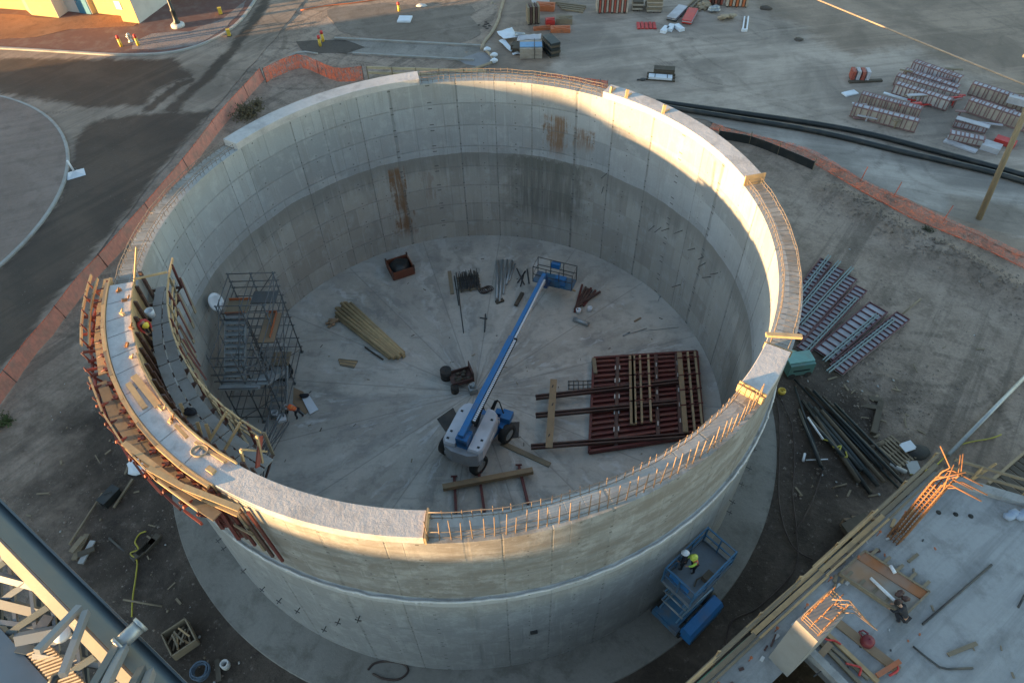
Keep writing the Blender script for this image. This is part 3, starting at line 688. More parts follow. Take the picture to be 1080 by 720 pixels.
# rebar: standing bars of the front gap one by one, the other gaps as mats
nb = 0
rest = MB()
rr_ = random.Random(3)
def stand(mb, deg, r, h, rad=.016):
    t = rr_.uniform(-.05, .05); t2 = rr_.uniform(-.04, .04)
    a = pol(r, deg, ZLOW-.02); u = Vector((-math.sin(R_(deg)), math.cos(R_(deg)), 0)); v = Vector((math.cos(R_(deg)), math.sin(R_(deg)), 0))
    mb.tube(a, a+Vector((0, 0, h))+u*t*h+v*t2*h, rad, 6)
for gi, (a0, a1) in enumerate(LOWS):
    sp_ = .30/RO*180/math.pi
    n = int((a1-a0)/sp_)
    for i in range(n):
        for row, r in enumerate((RO-.11, R+.11)):
            deg = a0+.6+(a1-a0-1.2)*i/(n-1)+rr_.uniform(-.15, .15)
            h = (1.1 if row == 0 else .5) if gi == 0 else ((.30, .26) if gi == 1 else (.36, .36) if gi == 2 else (.30, .30))[row]
            h *= rr_.uniform(.88, 1.1)
            if gi == 0 and nb < 100:
                mb = MB(); stand(mb, deg, r, h, .017 if row == 0 else .013); part('rebar', mb, REBAR, tank); nb += 1
            else: stand(rest, deg, r, h, .011)
        if gi and i % 2 == 0:                            # cross ties lying over the gap
            deg = a0+.6+(a1-a0-1.2)*i/(n-1)
            rest.tube(pol(R+.1, deg, ZLOW+.12), pol(RO-.1, deg, ZLOW+.12), .009, 5)
            if gi == 1: rest.tube(pol(R+.08, deg+.6, ZLOW+.28), pol(RO-.08, deg+.6, ZLOW+.28), .009, 5)
    for r in (RO-.13, R+.13):
        for hz in ((.1, .42) if gi == 0 else (.14, .3)):
            mb = MB(); k = int((a1-a0)/2)
            mb.path([pol(r+.012*math.sin(i*1.7), a0+.4+(a1-a0-.8)*i/k, ZLOW+hz+.015*math.sin(i*2.3)) for i in range(k+1)], .015, 5)
            part('rebar_hoop', mb, REBAR_GREY, tank)
part('rebar', rest, REBAR_GREY, tank, kind='stuff')
# grout bead on the outer joint, anchors and stub bars
mb = MB(); k = 150
mb.path([pol(RB+.02+.03*noise.noise((i*.4, 1, 1)), -125+110*i/k, ZJ-.01+.05*noise.noise((i*.3, 5, 2))) for i in range(k+1)], .045, 6)
rj = random.Random(9)
for i in range(90):
    mb.blob(pol(RB+.03, rj.uniform(-122, -20), ZJ+rj.uniform(-.08, .03)), rj.uniform(.02, .07), i, (1, 1, .7), .4, 1)
part('grout_bead', mb, mat('white_grout', (.55, .54, .53), .9, .3, 5), tank)
for px, py in ((690, 238), (697, 240), (706, 241), (720, 243), (733, 262), (742, 271), (744, 277), (757, 288), (750, 292), (718, 300), (697, 312), (636, 197), (640, 183)):
    a, z = ang_of(px, py); q = pol(R-.0, a, z); mb = MB()
    tdir = Vector((rj.uniform(-.3, .3), rj.uniform(-.3, .3), rj.uniform(-.25, .1)))
    mb.tube(q+pol(.05, a, 0), q-pol(.42, a, 0)+tdir*.5, .018, 6); part('stub_bar', mb, DARKSTEEL, tank)
for a, z in [(-160+i*4.2, rj.uniform(.9, 4.8)) for i in range(14)]+[(-38+i*3.3, rj.uniform(.9, 4.6)) for i in range(9)]:
    q = pol(RB, a, z); mb = MB(); t = pol(1, a+90, 0)
    mb.tube(q-pol(.03, a, 0), q+pol(.25, a, 0), .02, 6); mb.bar(q+pol(.16, a, 0)-t*.12, q+pol(.16, a, 0)+t*.12, .03); part('form_anchor', mb, DARKSTEEL, tank)
mb = MB(); q = pol(RB-.02, -79.5, 3.0); mb.box(q+pol(.05, -79.5, 0), (.12, .26, .13), R_(-79.5)); part('vent_sleeve', mb, BLACKPL, tank)
# stop boards at the ends of the finished pours
def stopboard(deg, label, z0=ZLOW, h=.38, tilt=0, off=.05):
    mb = MB(); a = pol(R-.04, deg, z0+h/2+.004); b = pol(RO+.04, deg+tilt, z0+h/2+.004)
    mb.bar(a, b, .05, h)
    return solo('stop_board', mb, TIMBER, label, 'board')
stopboard(-92.45, 'lit timber stop board closing the pour where the front rebar starts')
stopboard(-41.55, 'lit timber stop board between front rebar and short finished cap', h=.42)
stopboard(-41.95, 'second timber board doubled against the stop board beside the short cap', h=.34)
stopboard(-31.6, 'thin timber stop board on the far end of the short cap', h=.3)
stopboard(12.4, 'timber stop board where the sunlit cap meets the curved rebar strip', h=.5)
mb = MB(); mb.bar(pol(RO+.15, -28.6, ZLOW+.42), pol(R-.1, -30.6, ZLOW+.42), .16, .10); solo('timber_block', mb, TIMBER, 'sunlit timber block laid across the rebar next to the short cap', 'timber')
for a, lab in ((54.5, 'small upright sunlit timber offcut on the back cap beside the rebar grid'), (50.5, 'small timber wedge standing on the sunlit back cap'), (40.5, 'narrow timber peg standing midway along the sunlit back cap')):
    mb = MB(); q = pol(R+.1, a, ZCAP+.004); mb.bar(q, q+Vector((.05, .04, .42 if a < 54 else .3)), .09, .14); mb.bar(q+pol(.1, a, .02), q+pol(.5, a+1, .02), .08, .04); solo('timber_offcut', mb, TIMBER, lab, 'offcut')
# ------------------------------------------------------------------ left side: outer and inner formwork platforms
def arc(r, a0, a1, z, n): return [pol(r, a0+(a1-a0)*i/n, z) for i in range(n+1)]
def plank_arc(name, mat_, parent, r, a0, a1, z, wd, th, n):
    for i in range(n):
        d = (a1-a0)/n; j = rj.uniform(-.05, .05)
        mb = MB(); mb.bar(pol(r+j, a0+d*i-.4, z+.006*(i % 2)+rj.uniform(0, .02)), pol(r+rj.uniform(-.05, .05), a0+d*(i+1)+.3, z+.006*(i % 2)+rj.uniform(0, .02)), wd, th)
        part(name, mb, mat_, parent)
ft = thing('formwork_platform', 'outer timber walkway on red steel brackets round the sunlit wall top', 'work platform', pol(RO+.6, -150, ZLOW-1))
A0, A1 = -171, -116
# facing ply ring just proud of the cap edge
mb = MB(); mb.sector([(RO+.012, ZLOW-1.6), (RO+.012, ZCAP+.05), (RO+.06, ZCAP+.05), (RO+.06, ZLOW-1.6)], -170, -121, 40); part('form_face', mb, TIMBER, ft)
for k_, (z1_, z2_) in enumerate(((ZCAP-.30, ZCAP-.46), (ZCAP-1.0, ZCAP-1.16), (ZCAP-1.9, ZCAP-2.06), (ZCAP-2.7, ZCAP-2.86))):
    mb = MB(); mb.sector([(RO+.07, z2_), (RO+.07, z1_), (RO+.17, z1_), (RO+.17, z2_)], -169+k_*3, -120.5-(k_ > 1), 36); part('waler', mb, STEEL_RED if k_ % 2 else STEEL_BROWN, ft)
for k_ in range(13):
    a = -169+k_*3.7; mb = MB(); mb.sector([(RO+.063, ZCAP-2.9), (RO+.063, ZCAP-.12), (RO+.10, ZCAP-.12), (RO+.10, ZCAP-2.9)], a, a+3.55, 4); part('form_panel', mb, (STEEL_RED, FORM_RED, STEEL_BROWN)[k_ % 3], ft)
    mb = MB(); q = pol(RO+.62, a, ZCAP-.62); mb.bar(pol(RO+.16, a+1.5, ZCAP-.62), pol(RO+.92, a+1.8, ZCAP-.3), .06, .09); mb.bar(pol(RO+.86, a+.3, ZCAP-.95), pol(RO+.9, a+3.6, ZCAP-.9), .07, .12); part('bracket', mb, STEEL_RED if k_ % 2 else FORM_RED, ft)
brs = [-170+i*3.05 for i in range(17)]
for i, a in enumerate(brs):
    lo = 2.6 if a < -126 else 3.1
    mb = MB(); mb.bar(pol(RO+.16, a, ZCAP-.1), pol(RO+.16, a, ZCAP-lo), .07, .16); mb.bar(pol(RO+.30, a+.5, ZCAP-.25), pol(RO+.30, a+.5, ZCAP-lo+.2), .06, .12)
    part('soldier', mb, STEEL_RED, ft)
    mb = MB(); mb.bar(pol(RO+.1, a, ZCAP-.55), pol(RO+.85, a, ZCAP-.5), .07, .1); mb.bar(pol(RO+.2, a, ZCAP-1.9), pol(RO+.8, a, ZCAP-.58), .06, .06); part('bracket', mb, STEEL_RED, ft)
    if a < -128:
        mb = MB(); mb.tube(pol(RO+.78, a, ZCAP-.6), pol(RO+.86, a, ZCAP-.02), .03, 6); part('guard_post', mb, STEEL_RED, ft)
    mb = MB(); mb.tube(pol(RO+.05, a+1.2, ZCAP-.18), pol(RO+.42, a+1.2, ZCAP-.2), .028, 6); mb.box(pol(RO+.25, a+1.2, ZCAP-.2), (.08, .13, .08), R_(a)); part('wall_tie', mb, STEEL_RED, ft)
plank_arc('deck_plank', TIMBER, ft, RO+.38, -171.5, -151, ZCAP-.38, .30, .05, 3)
plank_arc('deck_plank', TIMBER_OLD, ft, RO+.58, -149, -119, ZCAP-.44, .32, .05, 4)
plank_arc('deck_plank', TIMBER_OLD, ft, RO+.30, -146, -123, ZCAP-.44, .26, .05, 3)
for r, z, a0, a1 in ((RO+.66, ZCAP-.22, -171.5, -157), (RO+.88, ZCAP-.12, -172, -157), (RO+.80, ZCAP-.15, -150, -121)):
    k = 4; pts_ = arc(r, a0, a1, z, k)
    for i in range(k):
        mb = MB(); mb.bar(pts_[i], pts_[i+1]+(pts_[i+1]-pts_[i])*.06, .05, .12); part('guard_rail', mb, TIMBER, ft)
for a, s_, e_, z in ((-136, .75, 8, -.1), (-130, .7, 7, -.04), (-126, .6, 8, -.15), (-124, .5, 6, 0)):
    mb = MB(); mb.bar(pol(RO+s_, a, ZCAP+z), pol(RO+s_-.25, a+e_+2, ZCAP+z-.05), .18, .05); part('guard_rail', mb, TIMBER, ft)
# waler timber bound to the form just outside the cap
for i in range(9):
    a = -169+i*5.3
    mb = MB(); mb.bar(pol(RO+.12, a, ZCAP-.02), pol(RO+.12, a+5.2, ZCAP-.02), .1, .12); part('edge_timber', mb, TIMBER if i % 3 else TIMBER_OLD, ft)
# red raking soldiers at the end of the run
for i in range(7):
    a = -123.5+i*1.35
    mb = MB(); mb.bar(pol(RO+.16+.03*(i % 2), a, ZCAP-.30), pol(RO+.14+.03*(i % 2), a+.9, ZCAP-2.7-.12*i), .08, .08); part('soldier', mb, (STEEL_RED, TIMBER_OLD, STEEL_BROWN)[i % 3], ft)
mb = MB(); mb.bar(pol(RO+.28, -119.5, ZCAP-1.7), pol(RO+.28, -116.5, ZCAP-1.75), .05, .14); part('waler', mb, TIMBER_OLD, ft)

fi = thing('formwork_platform', 'inner timber walkway with curved guard rail hanging inside the tank wall top', 'work platform', pol(R-.6, -150, ZLOW-1))
mb = MB(); mb.sector([(R-.012, ZLOW-1.5), (R-.012, ZCAP+.06), (R-.05, ZCAP+.06), (R-.05, ZLOW-1.5)], -168, -121, 36); part('form_face', mb, TIMBER, fi)
ZD = ZCAP-1.15
for i in range(14):
    a = -172+i*3.9
    mb = MB(); mb.bar(pol(R-.05, a, ZD-.12), pol(R-1.25, a, ZD-.12), .07, .1); mb.bar(pol(R-.08, a, ZD-1.3), pol(R-1.15, a, ZD-.18), .06, .06); part('bracket', mb, STEEL_BROWN, fi)
    mb = MB(); mb.bar(pol(R-.12, a+1, ZCAP-.05), pol(R-.12, a+1, ZCAP-2.4), .07, .14); mb.bar(pol(R-.2, a+2, ZCAP-.3), pol(R-.2, a+2, ZCAP-2.2), .05, .1); part('soldier', mb, STEEL_BROWN, fi)
    mb = MB(); mb.bar(pol(R-1.22, a, ZD-.1), pol(R-1.28, a, ZD+1.08), .05, .09); part('guard_post', mb, TIMBER_OLD if i % 2 else STEEL_RED, fi)
for k, a0 in enumerate([-172+i*5.2 for i in range(10)]):
    mb = MB(); mb.bar(pol(R-.46, a0, ZD), pol(R-.46, a0+5.0, ZD+.01), .34, .05); mb.bar(pol(R-.86, a0, ZD), pol(R-.86, a0+5.0, ZD+.012), .36, .05); part('deck_board', mb, mat('grey_deck_board', (.27, .26, .25), .85, .25, 4), fi)
for z, wd, a0, a1 in ((ZD+1.05, .11, -174, -122), (ZD+.62, .1, -170, -124), (ZD+.25, .1, -168, -124)):
    n = 12; P_ = arc(R-1.24, a0, a1, z, n)
    for i in range(n):
        mb = MB(); mb.bar(P_[i], P_[i+1]+(P_[i+1]-P_[i])*.05, .045, wd); part('guard_rail', mb, TIMBER, fi)
# hanging lower boards behind the rail
for i in range(10):
    a = -172+i*4.4
    mb = MB(); mb.bar(pol(R-1.34, a, ZD+.3), pol(R-1.36, a+1.2, ZD-1.4), .14, .04); part('toe_board', mb, TIMBER_OLD, fi)
for a in (-171, -166, -161, -157, -153, -149):
    mb = MB(); mb.bar(pol(R-1.42, a, ZD+.55), pol(R-1.55, a+2.8, ZD-.5), .06, .09); part('brace', mb, STEEL_RED, fi)
for i, a in enumerate((-130, -126.5)):
    mb = MB(); mb.bar(pol(R-1.2, a, ZD+.95), pol(R-.25, a-1, ZD+.05), .07, .07); part('brace', mb, TIMBER, fi)
mb = MB(); a = -121
mb.bar(pol(R-.1, a, ZD+.2), pol(R-.35, a, ZD+1.4), .08, .06); mb.bar(pol(R-.75, a, ZD+.1), pol(R-1.0, a, ZD+1.3), .08, .06); mb.bar(pol(R-.35, a, ZD+1.4), pol(R-1.1, a-.5, ZD+.2), .06, .05, ); part('end_gate', mb, TIMBER, fi)
mb = MB(); mb.bar(pol(R-.5, -120.6, ZD+.25), pol(R-1.15, -121.5, ZD+1.0), .05, .22); part('end_board', mb, FORM_RED, fi)
mb = MB(); mb.bar(pol(R-.05, -168.3, ZCAP+.1), pol(R-1.2, -169.5, ZCAP+.0), .07, .07); mb.bar(pol(R+.05, -168.2, ZCAP-.2), pol(R-.62, -169.5, ZCAP+1.35), .08, .06); part('end_gate', mb, TIMBER, fi)
# timber coping bent along the inner edge of the cap
for i in range(8):
    a = -150+i*3.7
    mb = MB(); mb.bar(pol(R+.02, a, ZCAP+.10), pol(R+.02, a+3.75, ZCAP+.10), .05, .1); part('edge_timber', mb, TIMBER, fi)
# shuttering lines across the cap
for a in (-164, -160, -156.2, -151.8, -148, -143.5, -138.5, -132.5, -127):
    mb = MB(); mb.bar(pol(R+.1, a, ZCAP+.004), pol(RO-.04, a+.3, ZCAP+.004), .025, .012)
    part('pour_line', mb, mat('joint_strip', (.25, .24, .24), .9, .2, 4), tank)
def off(name, px0, px1, wd, th, mt, label, cat='offcut', z=ZCAP+.03, group=None):
    mb = MB(); mb.bar(at(*px0, z+th/2), at(*px1, z+th/2), wd, th); return solo(name, mb, mt, label, cat, group)
off('timber_board', (141, 396), (167, 428), .22, .045, TIMBER, 'long sunlit board lying on the wall top beside the inner edge')
off('timber_board', (135, 404), (153, 430), .18, .045, TIMBER, 'shorter sunlit board lying parallel on the wall top towards its outer edge')
off('timber_board', (185, 448), (197, 461), .12, .05, TIMBER, 'short sunlit board on the wall top near the bent coping timber')
off('timber_board', (206, 466), (238, 487), .10, .06, TIMBER, 'narrow lit batten lying against the bent coping timber')
off('timber_offcut', (219, 493), (226, 498), .16, .10, TIMBER, 'small sunlit wood block alone on the bare wall top')
for k, (px, py) in enumerate(((123, 308), (127, 330), (133, 366), (138, 378), (137, 345), (172, 432), (181, 441), (178, 444), (134, 316))):
    mb = MB(); q = at(px, py, ZCAP+.02); mb.bar(q, q+Vector((rj.uniform(-.2, .2), rj.uniform(-.2, .2), .05)), .09, .09); mb.tube(q+Vector((.05, 0, .05)), q+Vector((.12, .08, .16)), .03, 6)
    solo('form_clamp', mb, TIMBER if k % 2 else REBAR_RUST, 'small sunlit clamp or offcut left on the scaffolded wall top', 'clamp', 'small clamps scattered on the wall top')
mb = MB(); c_ = at(211, 476, ZCAP+.04)
for k in range(3): mb.path([c_+Vector((.22*math.cos(t*.524)*(1+.1*k), .20*math.sin(t*.524), .03*k)) for t in range(12)], .022, 6, closed=True)
solo('rope_coil', mb, WATTLE, 'small coil of pale rope on the sunlit wall top', 'rope coil')
mb = MB(); mb.lathe([(.02, 0), (.15, 0), (.17, .3), (.14, .3), (.13, .06), (.02, .06)], at(160, 333, ZD+.03), 14); solo('bucket', mb, WHITEPL, 'white plastic bucket on the inner walkway behind the red jacketed worker', 'bucket')
mb = MB(); q = at(202, 437, ZD+.03); mb.blob(q+Vector((0, 0, .14)), .2, 5, (1.2, .8, .7), .3); mb.path([q+Vector((-.15, 0, .25)), q+Vector((0, 0, .4)), q+Vector((.15, 0, .25))], .02, 5); solo('tool_bag', mb, NAVY, 'black tool bag lying on the inner walkway near the guard rail', 'bag')
for k, (p0, p1) in enumerate((((208, 445), (212, 458)), ((217, 447), (222, 461)), ((190, 425), (196, 440)))):
    mb = MB(); mb.bar(at(*p0, ZD+.5), at(*p1, ZD+.06), .1, .06); solo('timber_batten', mb, TIMBER, ('first short sunlit batten leaning on the inner walkway near its gate', 'second sunlit batten leaning on the inner walkway closest to the gate', 'thin reddish batten leaning on the inner walkway by the black bag')[k], 'batten')

# ------------------------------------------------------------------ scaffold stair tower inside
sx0, sx1, sy0, sy1 = -11.6, -9.3, -1.7, 3.1
TX = -.35
st = thing('stair_tower', 'galvanised scaffold stair tower against the inside of the tank wall', 'scaffold stair', (-10.2, .6, 0))
colsx = (-11.3, -10.2, -9.1); rowsy = (-1.5, .9, 3.1); HT = 5.9
cols_ = [(x_, y_) for y_ in rowsy for x_ in colsx if math.hypot(x_, y_) < R-.25]
for x_, y_ in cols_:
    mb = MB(); mb.tube((x_, y_, .03), (x_, y_, HT if y_ > 0 or x_ > -10 else 5.2), .032, 8); mb.box((x_, y_, .02), (.16, .16, .03)); part('standard', mb, DGALV, st)
for z in (.4, 1.1, 2.1, 2.7, 3.2, 3.75, 4.3, 4.9, 5.3, 5.8):
    for y_ in rowsy:
        if z > 5.2 and y_ < 0: continue
        xs_ = [x_ for x_ in colsx if math.hypot(x_, y_) < R-.25]
        mb = MB(); mb.tube((xs_[0]-.1, y_+.05, z), (xs_[-1]+.12, y_+.05, z), .025, 7); part('ledger', mb, DGALV, st)
    for x_ in colsx:
        ys_ = [y_ for y_ in rowsy if math.hypot(x_, y_) < R-.25 and not (z > 5.2 and y_ < 0)]
        if len(ys_) > 1:
            mb = MB(); mb.tube((x_+.05, ys_[0]-.1, z), (x_+.05, ys_[-1]+.1, z), .025, 7); part('ledger', mb, DGALV, st)
for a_, b_ in (((-9.06, -1.5, .3), (-9.06, .9, 2.0)), ((-9.06, .9, 2.2), (-9.06, 3.1, 4.2)), ((-9.06, 3.1, .3), (-9.06, .9, 2.0)), ((-11.3, -1.55, .3), (-9.1, -1.55, 2.0)), ((-10.2, 3.15, 4.4), (-9.1, 3.15, 5.8)), ((-9.06, .9, 4.4), (-9.06, 3.1, 5.8)), ((-10.2, -1.55, 2.2), (-9.1, -1.55, 4.2))):
    mb = MB(); mb.tube(a_, b_, .022, 7); part('brace', mb, DGALV, st)
def flight(x, y0, y1, z0, z1, wd, n):
    mb = MB()
    for s_ in (-1, 1): mb.bar((x+s_*wd/2, y0, z0), (x+s_*wd/2, y1, z1), .04, .2)
    part('stair_stringer', mb, GALV, st)
    for i in range(n):
        t = (i+.6)/n; mb = MB(); mb.box((x, y0+(y1-y0)*t, z0+(z1-z0)*t+.02), (wd-.05, .26, .04)); part('tread', mb, GALV, st)
    for s_ in (-1, 1):
        mb = MB(); mb.tube((x+s_*wd/2, y0, z0+1), (x+s_*wd/2, y1, z1+1), .022, 6)
        for t in (.1, .5, .9): mb.tube((x+s_*wd/2, y0+(y1-y0)*t, z0+(z1-z0)*t), (x+s_*wd/2, y0+(y1-y0)*t, z0+(z1-z0)*t+1), .018, 6)
        part('handrail', mb, DGALV, st)
flight(-10.75, -1.2, 1.3, 3.1, 4.9, .95, 11)
flight(-9.5, .4, -1.6, 1.6, 3.2, .8, 8)
flight(-9.45, -1.4, .8, 0.05, 1.6, .8, 7)
for c_, s_, mt, nm in (((-10.75, 1.75, 4.92), (1.05, .85, .05), TIMBER_OLD, 'landing'), ((-10.4, -1.55, 3.1), (1.9, .62, .06), GALV, 'landing'), ((-9.45, 1.25, 1.62), (.9, .9, .05), TIMBER_OLD, 'landing'), ((-9.6, 2.4, 4.9), (1.2, .8, .05), DGALV, 'landing'), ((-9.2, .9, 4.32), (.75, 1.9, .05), CARD, 'landing')):
    mb = MB(); mb.box(c_, s_); part(nm, mb, mt, st)
for a_, b_ in (((-11.25, 2.2, 5.02), (-10.2, 2.2, 5.02)), ((-11.25, 1.3, 4.96), (-10.25, 1.3, 5.0)), ((-9.55, 1.86, 4.42), (-9.05, 1.86, 4.42)), ((-9.04, 1.86, 4.42), (-9.04, .2, 4.42))):
    mb = MB(); mb.bar(a_, b_, .03, .14); part('toe_board', mb, FORM_ORANGE, st)
mb = MB()
for z in (3.2, 3.75, 4.2): mb.tube((-11.35, -1.86, z), (-9.5, -1.86, z), .028, 7)
part('landing_rail', mb, DGALV, st)
mb = MB(); c_ = Vector((-11.9, 1.55, 5.5)); n_ = (CAMPOS-c_).normalized(); n_ = Vector((.75, -.55, .35)).normalized(); u_ = n_.cross(Vector((0, 0, 1))).normalized(); v_ = u_.cross(n_)
vs = []; k = 24
for rr, dd in ((.02, -.10), (.25, -.07), (.42, 0), (.42, .03), (.25, -.04), (.02, -.07)): vs += [c_+u_*math.cos(2*math.pi*i/k)*rr*.85+v_*math.sin(2*math.pi*i/k)*rr*1.15+n_*dd for i in range(k)]
mb.add(vs, [(a*k+i, a*k+(i+1) % k, (a+1)*k+(i+1) % k, (a+1)*k+i) for a in range(5) for i in range(k)], True); mb.tube(c_-n_*.08, c_-n_*.5, .03, 6); mb.tube(c_-n_*.3, c_-n_*.3-Vector((0, 0, .85)), .025, 6)
solo('site_reflector', mb, WHITEPL, 'white oval disc fixed at the top of the scaffold stair', 'disc')
for o_ in st.children: o_.location.x += TX
# loose tubes and rope behind the stair
for k in range(12):
    mb = MB(); q = Vector((-10.3+rj.uniform(-.5, .5), -4.6+rj.uniform(-.5, .4), .06+.05*(k % 3))); mb.tube(q, Vector((-9.3+rj.uniform(-.4, .4), -2.2+rj.uniform(-.5, .5), 1.9 if k % 2 else .9)), .026, 7)
    solo('scaffold_tube', mb, DGALV, 'loose scaffold tube leaning against the foot of the stair tower', 'scaffold tube', 'loose scaffold tubes leaning below the stair')
mb = MB(); c_ = at(297, 394, .12)
for k in range(7): mb.path([c_+Vector(((.55+.06*math.sin(k*2.1))*math.cos(t*.35+k), (.55+.05*math.cos(k))*math.sin(t*.35+k), .05*k+.03*math.sin(t+k))) for t in range(18)], .03, 6, closed=True)
solo('cable_coil', mb, BLACKPL, 'big dark coil of cable at the foot of the stair tower', 'cable coil')
# ------------------------------------------------------------------ people
def skin_mesh(name, joints, edges, mt, parent, sub=1):
    """joints: {key: (pos, radius)}; grows one continuous surface along the edges"""
    keys = list(joints); me = bpy.data.meshes.new(name); ix = {k: i for i, k in enumerate(keys)}
    me.from_pydata([tuple(joints[k][0]) for k in keys], [(ix[a], ix[b]) for a, b in edges], [])
    tmp = bpy.data.objects.new(name+'_tmp', me); COL.objects.link(tmp)
    tmp.modifiers.new('Skin', 'SKIN'); md = tmp.modifiers.new('Sub', 'SUBSURF'); md.levels = sub; md.render_levels = sub
    for i, k in enumerate(keys):
        r = joints[k][1]; me.skin_vertices[0].data[i].radius = r if isinstance(r, tuple) else (r, r); me.skin_vertices[0].data[i].use_root = (i == 0)
    dg = bpy.context.evaluated_depsgraph_get(); dg.update()
    nm = bpy.data.meshes.new_from_object(tmp.evaluated_get(dg)); nm.name = name
    bpy.data.objects.remove(tmp); bpy.data.meshes.remove(me)
    nm.materials.clear(); nm.materials.append(mt)
    for p in nm.polygons: p.use_smooth = True
    o = link(bpy.data.objects.new(name, nm)); o.parent = parent; XF[o.name] = XF[parent.name]
    return o
POSES = {
 'reach': dict(pel=(0, 0, .95), che=(.06, 0, 1.28), nec=(.10, 0, 1.47), hea=(.17, 0, 1.60), shL=(.08, .20, 1.42), shR=(.08, -.20, 1.42), elL=(.30, .26, 1.25), elR=(.28, -.27, 1.2), haL=(.52, .16, 1.14), haR=(.50, -.18, 1.10), knL=(.04, .11, .50), knR=(.02, -.11, .5), anL=(-.02, .12, .09), anR=(-.06, -.12, .09)),
 'stand': dict(pel=(0, 0, .95), che=(.02, 0, 1.28), nec=(.03, 0, 1.48), hea=(.07, 0, 1.62), shL=(.02, .20, 1.43), shR=(.02, -.20, 1.43), elL=(.05, .28, 1.15), elR=(.05, -.28, 1.15), haL=(.25, .22, 1.0), haR=(.25, -.22, 1.0), knL=(.03, .11, .50), knR=(.03, -.11, .5), anL=(0, .12, .09), anR=(0, -.12, .09)),
 'bend': dict(pel=(0, 0, .86), che=(.34, 0, 1.05), nec=(.52, 0, 1.08), hea=(.67, 0, 1.04), shL=(.46, .21, 1.05), shR=(.46, -.21, 1.05), elL=(.52, .27, .78), elR=(.55, -.25, .78), haL=(.64, .17, .52), haR=(.66, -.15, .52), knL=(.12, .13, .47), knR=(-.02, -.13, .46), anL=(.05, .15, .09), anR=(-.25, -.14, .09)),
 'crouch': dict(pel=(0, 0, .36), che=(.26, 0, .66), nec=(.40, 0, .80), hea=(.52, 0, .82), shL=(.36, .20, .76), shR=(.36, -.20, .76), elL=(.46, .25, .50), elR=(.50, -.22, .52), haL=(.66, .14, .30), haR=(.70, -.10, .34), knL=(.42, .20, .50), knR=(.36, -.18, .46), anL=(.06, .18, .09), anR=(.02, -.17, .09)),
}
def person(label, loc, rz, pose, top, legs, helmet=None, vest=None, hair=True, sleeve=None, k=.76):
    t = thing('person', label, 'person', loc, rz); t.scale = (k, k, k)
    J = {k: Vector(v) for k, v in POSES[pose].items()}
    b = {'pel': (J['pel'], (.13, .10)), 'che': (J['che'], (.15, .10)), 'nec': (J['nec'], .058)}
    hd = (J['hea']-J['nec']).normalized()
    b['he0'] = (J['hea']-hd*.03, .085); b['he1'] = (J['hea']+hd*.07, .09)
    E_ = [('pel', 'che'), ('che', 'nec'), ('nec', 'he0'), ('he0', 'he1')]
    for s_ in 'LR':
        sg = 1 if s_ == 'L' else -1
        b['sh'+s_] = (J['sh'+s_], .062); b['el'+s_] = (J['el'+s_], .044)
        d = (J['ha'+s_]-J['el'+s_]).normalized()
        b['wr'+s_] = (J['ha'+s_]-d*.07, .030); b['ha'+s_] = (J['ha'+s_], (.040, .022))
        E_ += [('che', 'sh'+s_), ('sh'+s_, 'el'+s_), ('el'+s_, 'wr'+s_), ('wr'+s_, 'ha'+s_)]
        side = d.cross(Vector((0, 0, 1)));  side = side.normalized() if side.length > .1 else Vector((0, 1, 0)); dn = d.cross(side).normalized()
        if dn.z > 0: dn = -dn
        for f, L in enumerate((.075, .085, .08, .065)):
            q0 = J['ha'+s_]+d*.035+side*(f-1.5)*.022
            b['f%s%da' % (s_, f)] = (q0, .010); b['f%s%db' % (s_, f)] = (q0+d*L*.55+dn*.01, .009); b['f%s%dc' % (s_, f)] = (q0+d*L*.85+dn*.035, .008)
            E_ += [('ha'+s_, 'f%s%da' % (s_, f)), ('f%s%da' % (s_, f), 'f%s%db' % (s_, f)), ('f%s%db' % (s_, f), 'f%s%dc' % (s_, f))]
        tq = J['ha'+s_]-d*.015-side*.035*sg
        b['t%sa' % s_] = (tq, .011); b['t%sb' % s_] = (tq-side*.025*sg+d*.035, .009); E_ += [('ha'+s_, 't%sa' % s_), ('t%sa' % s_, 't%sb' % s_)]
        hip = J['pel']+Vector((0, sg*.10, -.06)); b['hi'+s_] = (hip, .085); b['kn'+s_] = (J['kn'+s_], .058); b['an'+s_] = (J['an'+s_], .042)
        b['to'+s_] = (J['an'+s_]+Vector((.15, 0, -.05)), .035)
        E_ += [('pel', 'hi'+s_), ('hi'+s_, 'kn'+s_), ('kn'+s_, 'an'+s_), ('an'+s_, 'to'+s_)]
    skin_mesh('body', b, E_, SKIN, t)
    def shell(name, keys, edges, mt, k):
        jj = {q: (b[q][0], tuple(r*k+.012 for r in (b[q][1] if isinstance(b[q][1], tuple) else (b[q][1],)*2))) for q in keys}
        return skin_mesh(name, jj, edges, mt, t)
    TE = [('pel', 'che'), ('che', 'nec'), ('che', 'shL'), ('che', 'shR')]
    if vest:
        vo = shell('vest', ['pel', 'che', 'nec', 'shL', 'shR'], TE, vest, 1.22)
        for s_ in 'LR': shell('sleeve', ['sh'+s_, 'el'+s_, 'wr'+s_], [('sh'+s_, 'el'+s_), ('el'+s_, 'wr'+s_)], sleeve or top, 1.15)
    else:
        shell('jacket', ['pel', 'che', 'nec', 'shL', 'elL', 'wrL', 'shR', 'elR', 'wrR'], TE+[('shL', 'elL'), ('elL', 'wrL'), ('shR', 'elR'), ('elR', 'wrR')], top, 1.12)
    shell('trousers', ['pel', 'hiL', 'knL', 'anL', 'hiR', 'knR', 'anR'], [('pel', 'hiL'), ('hiL', 'knL'), ('knL', 'anL'), ('pel', 'hiR'), ('hiR', 'knR'), ('knR', 'anR')], legs, 1.12)
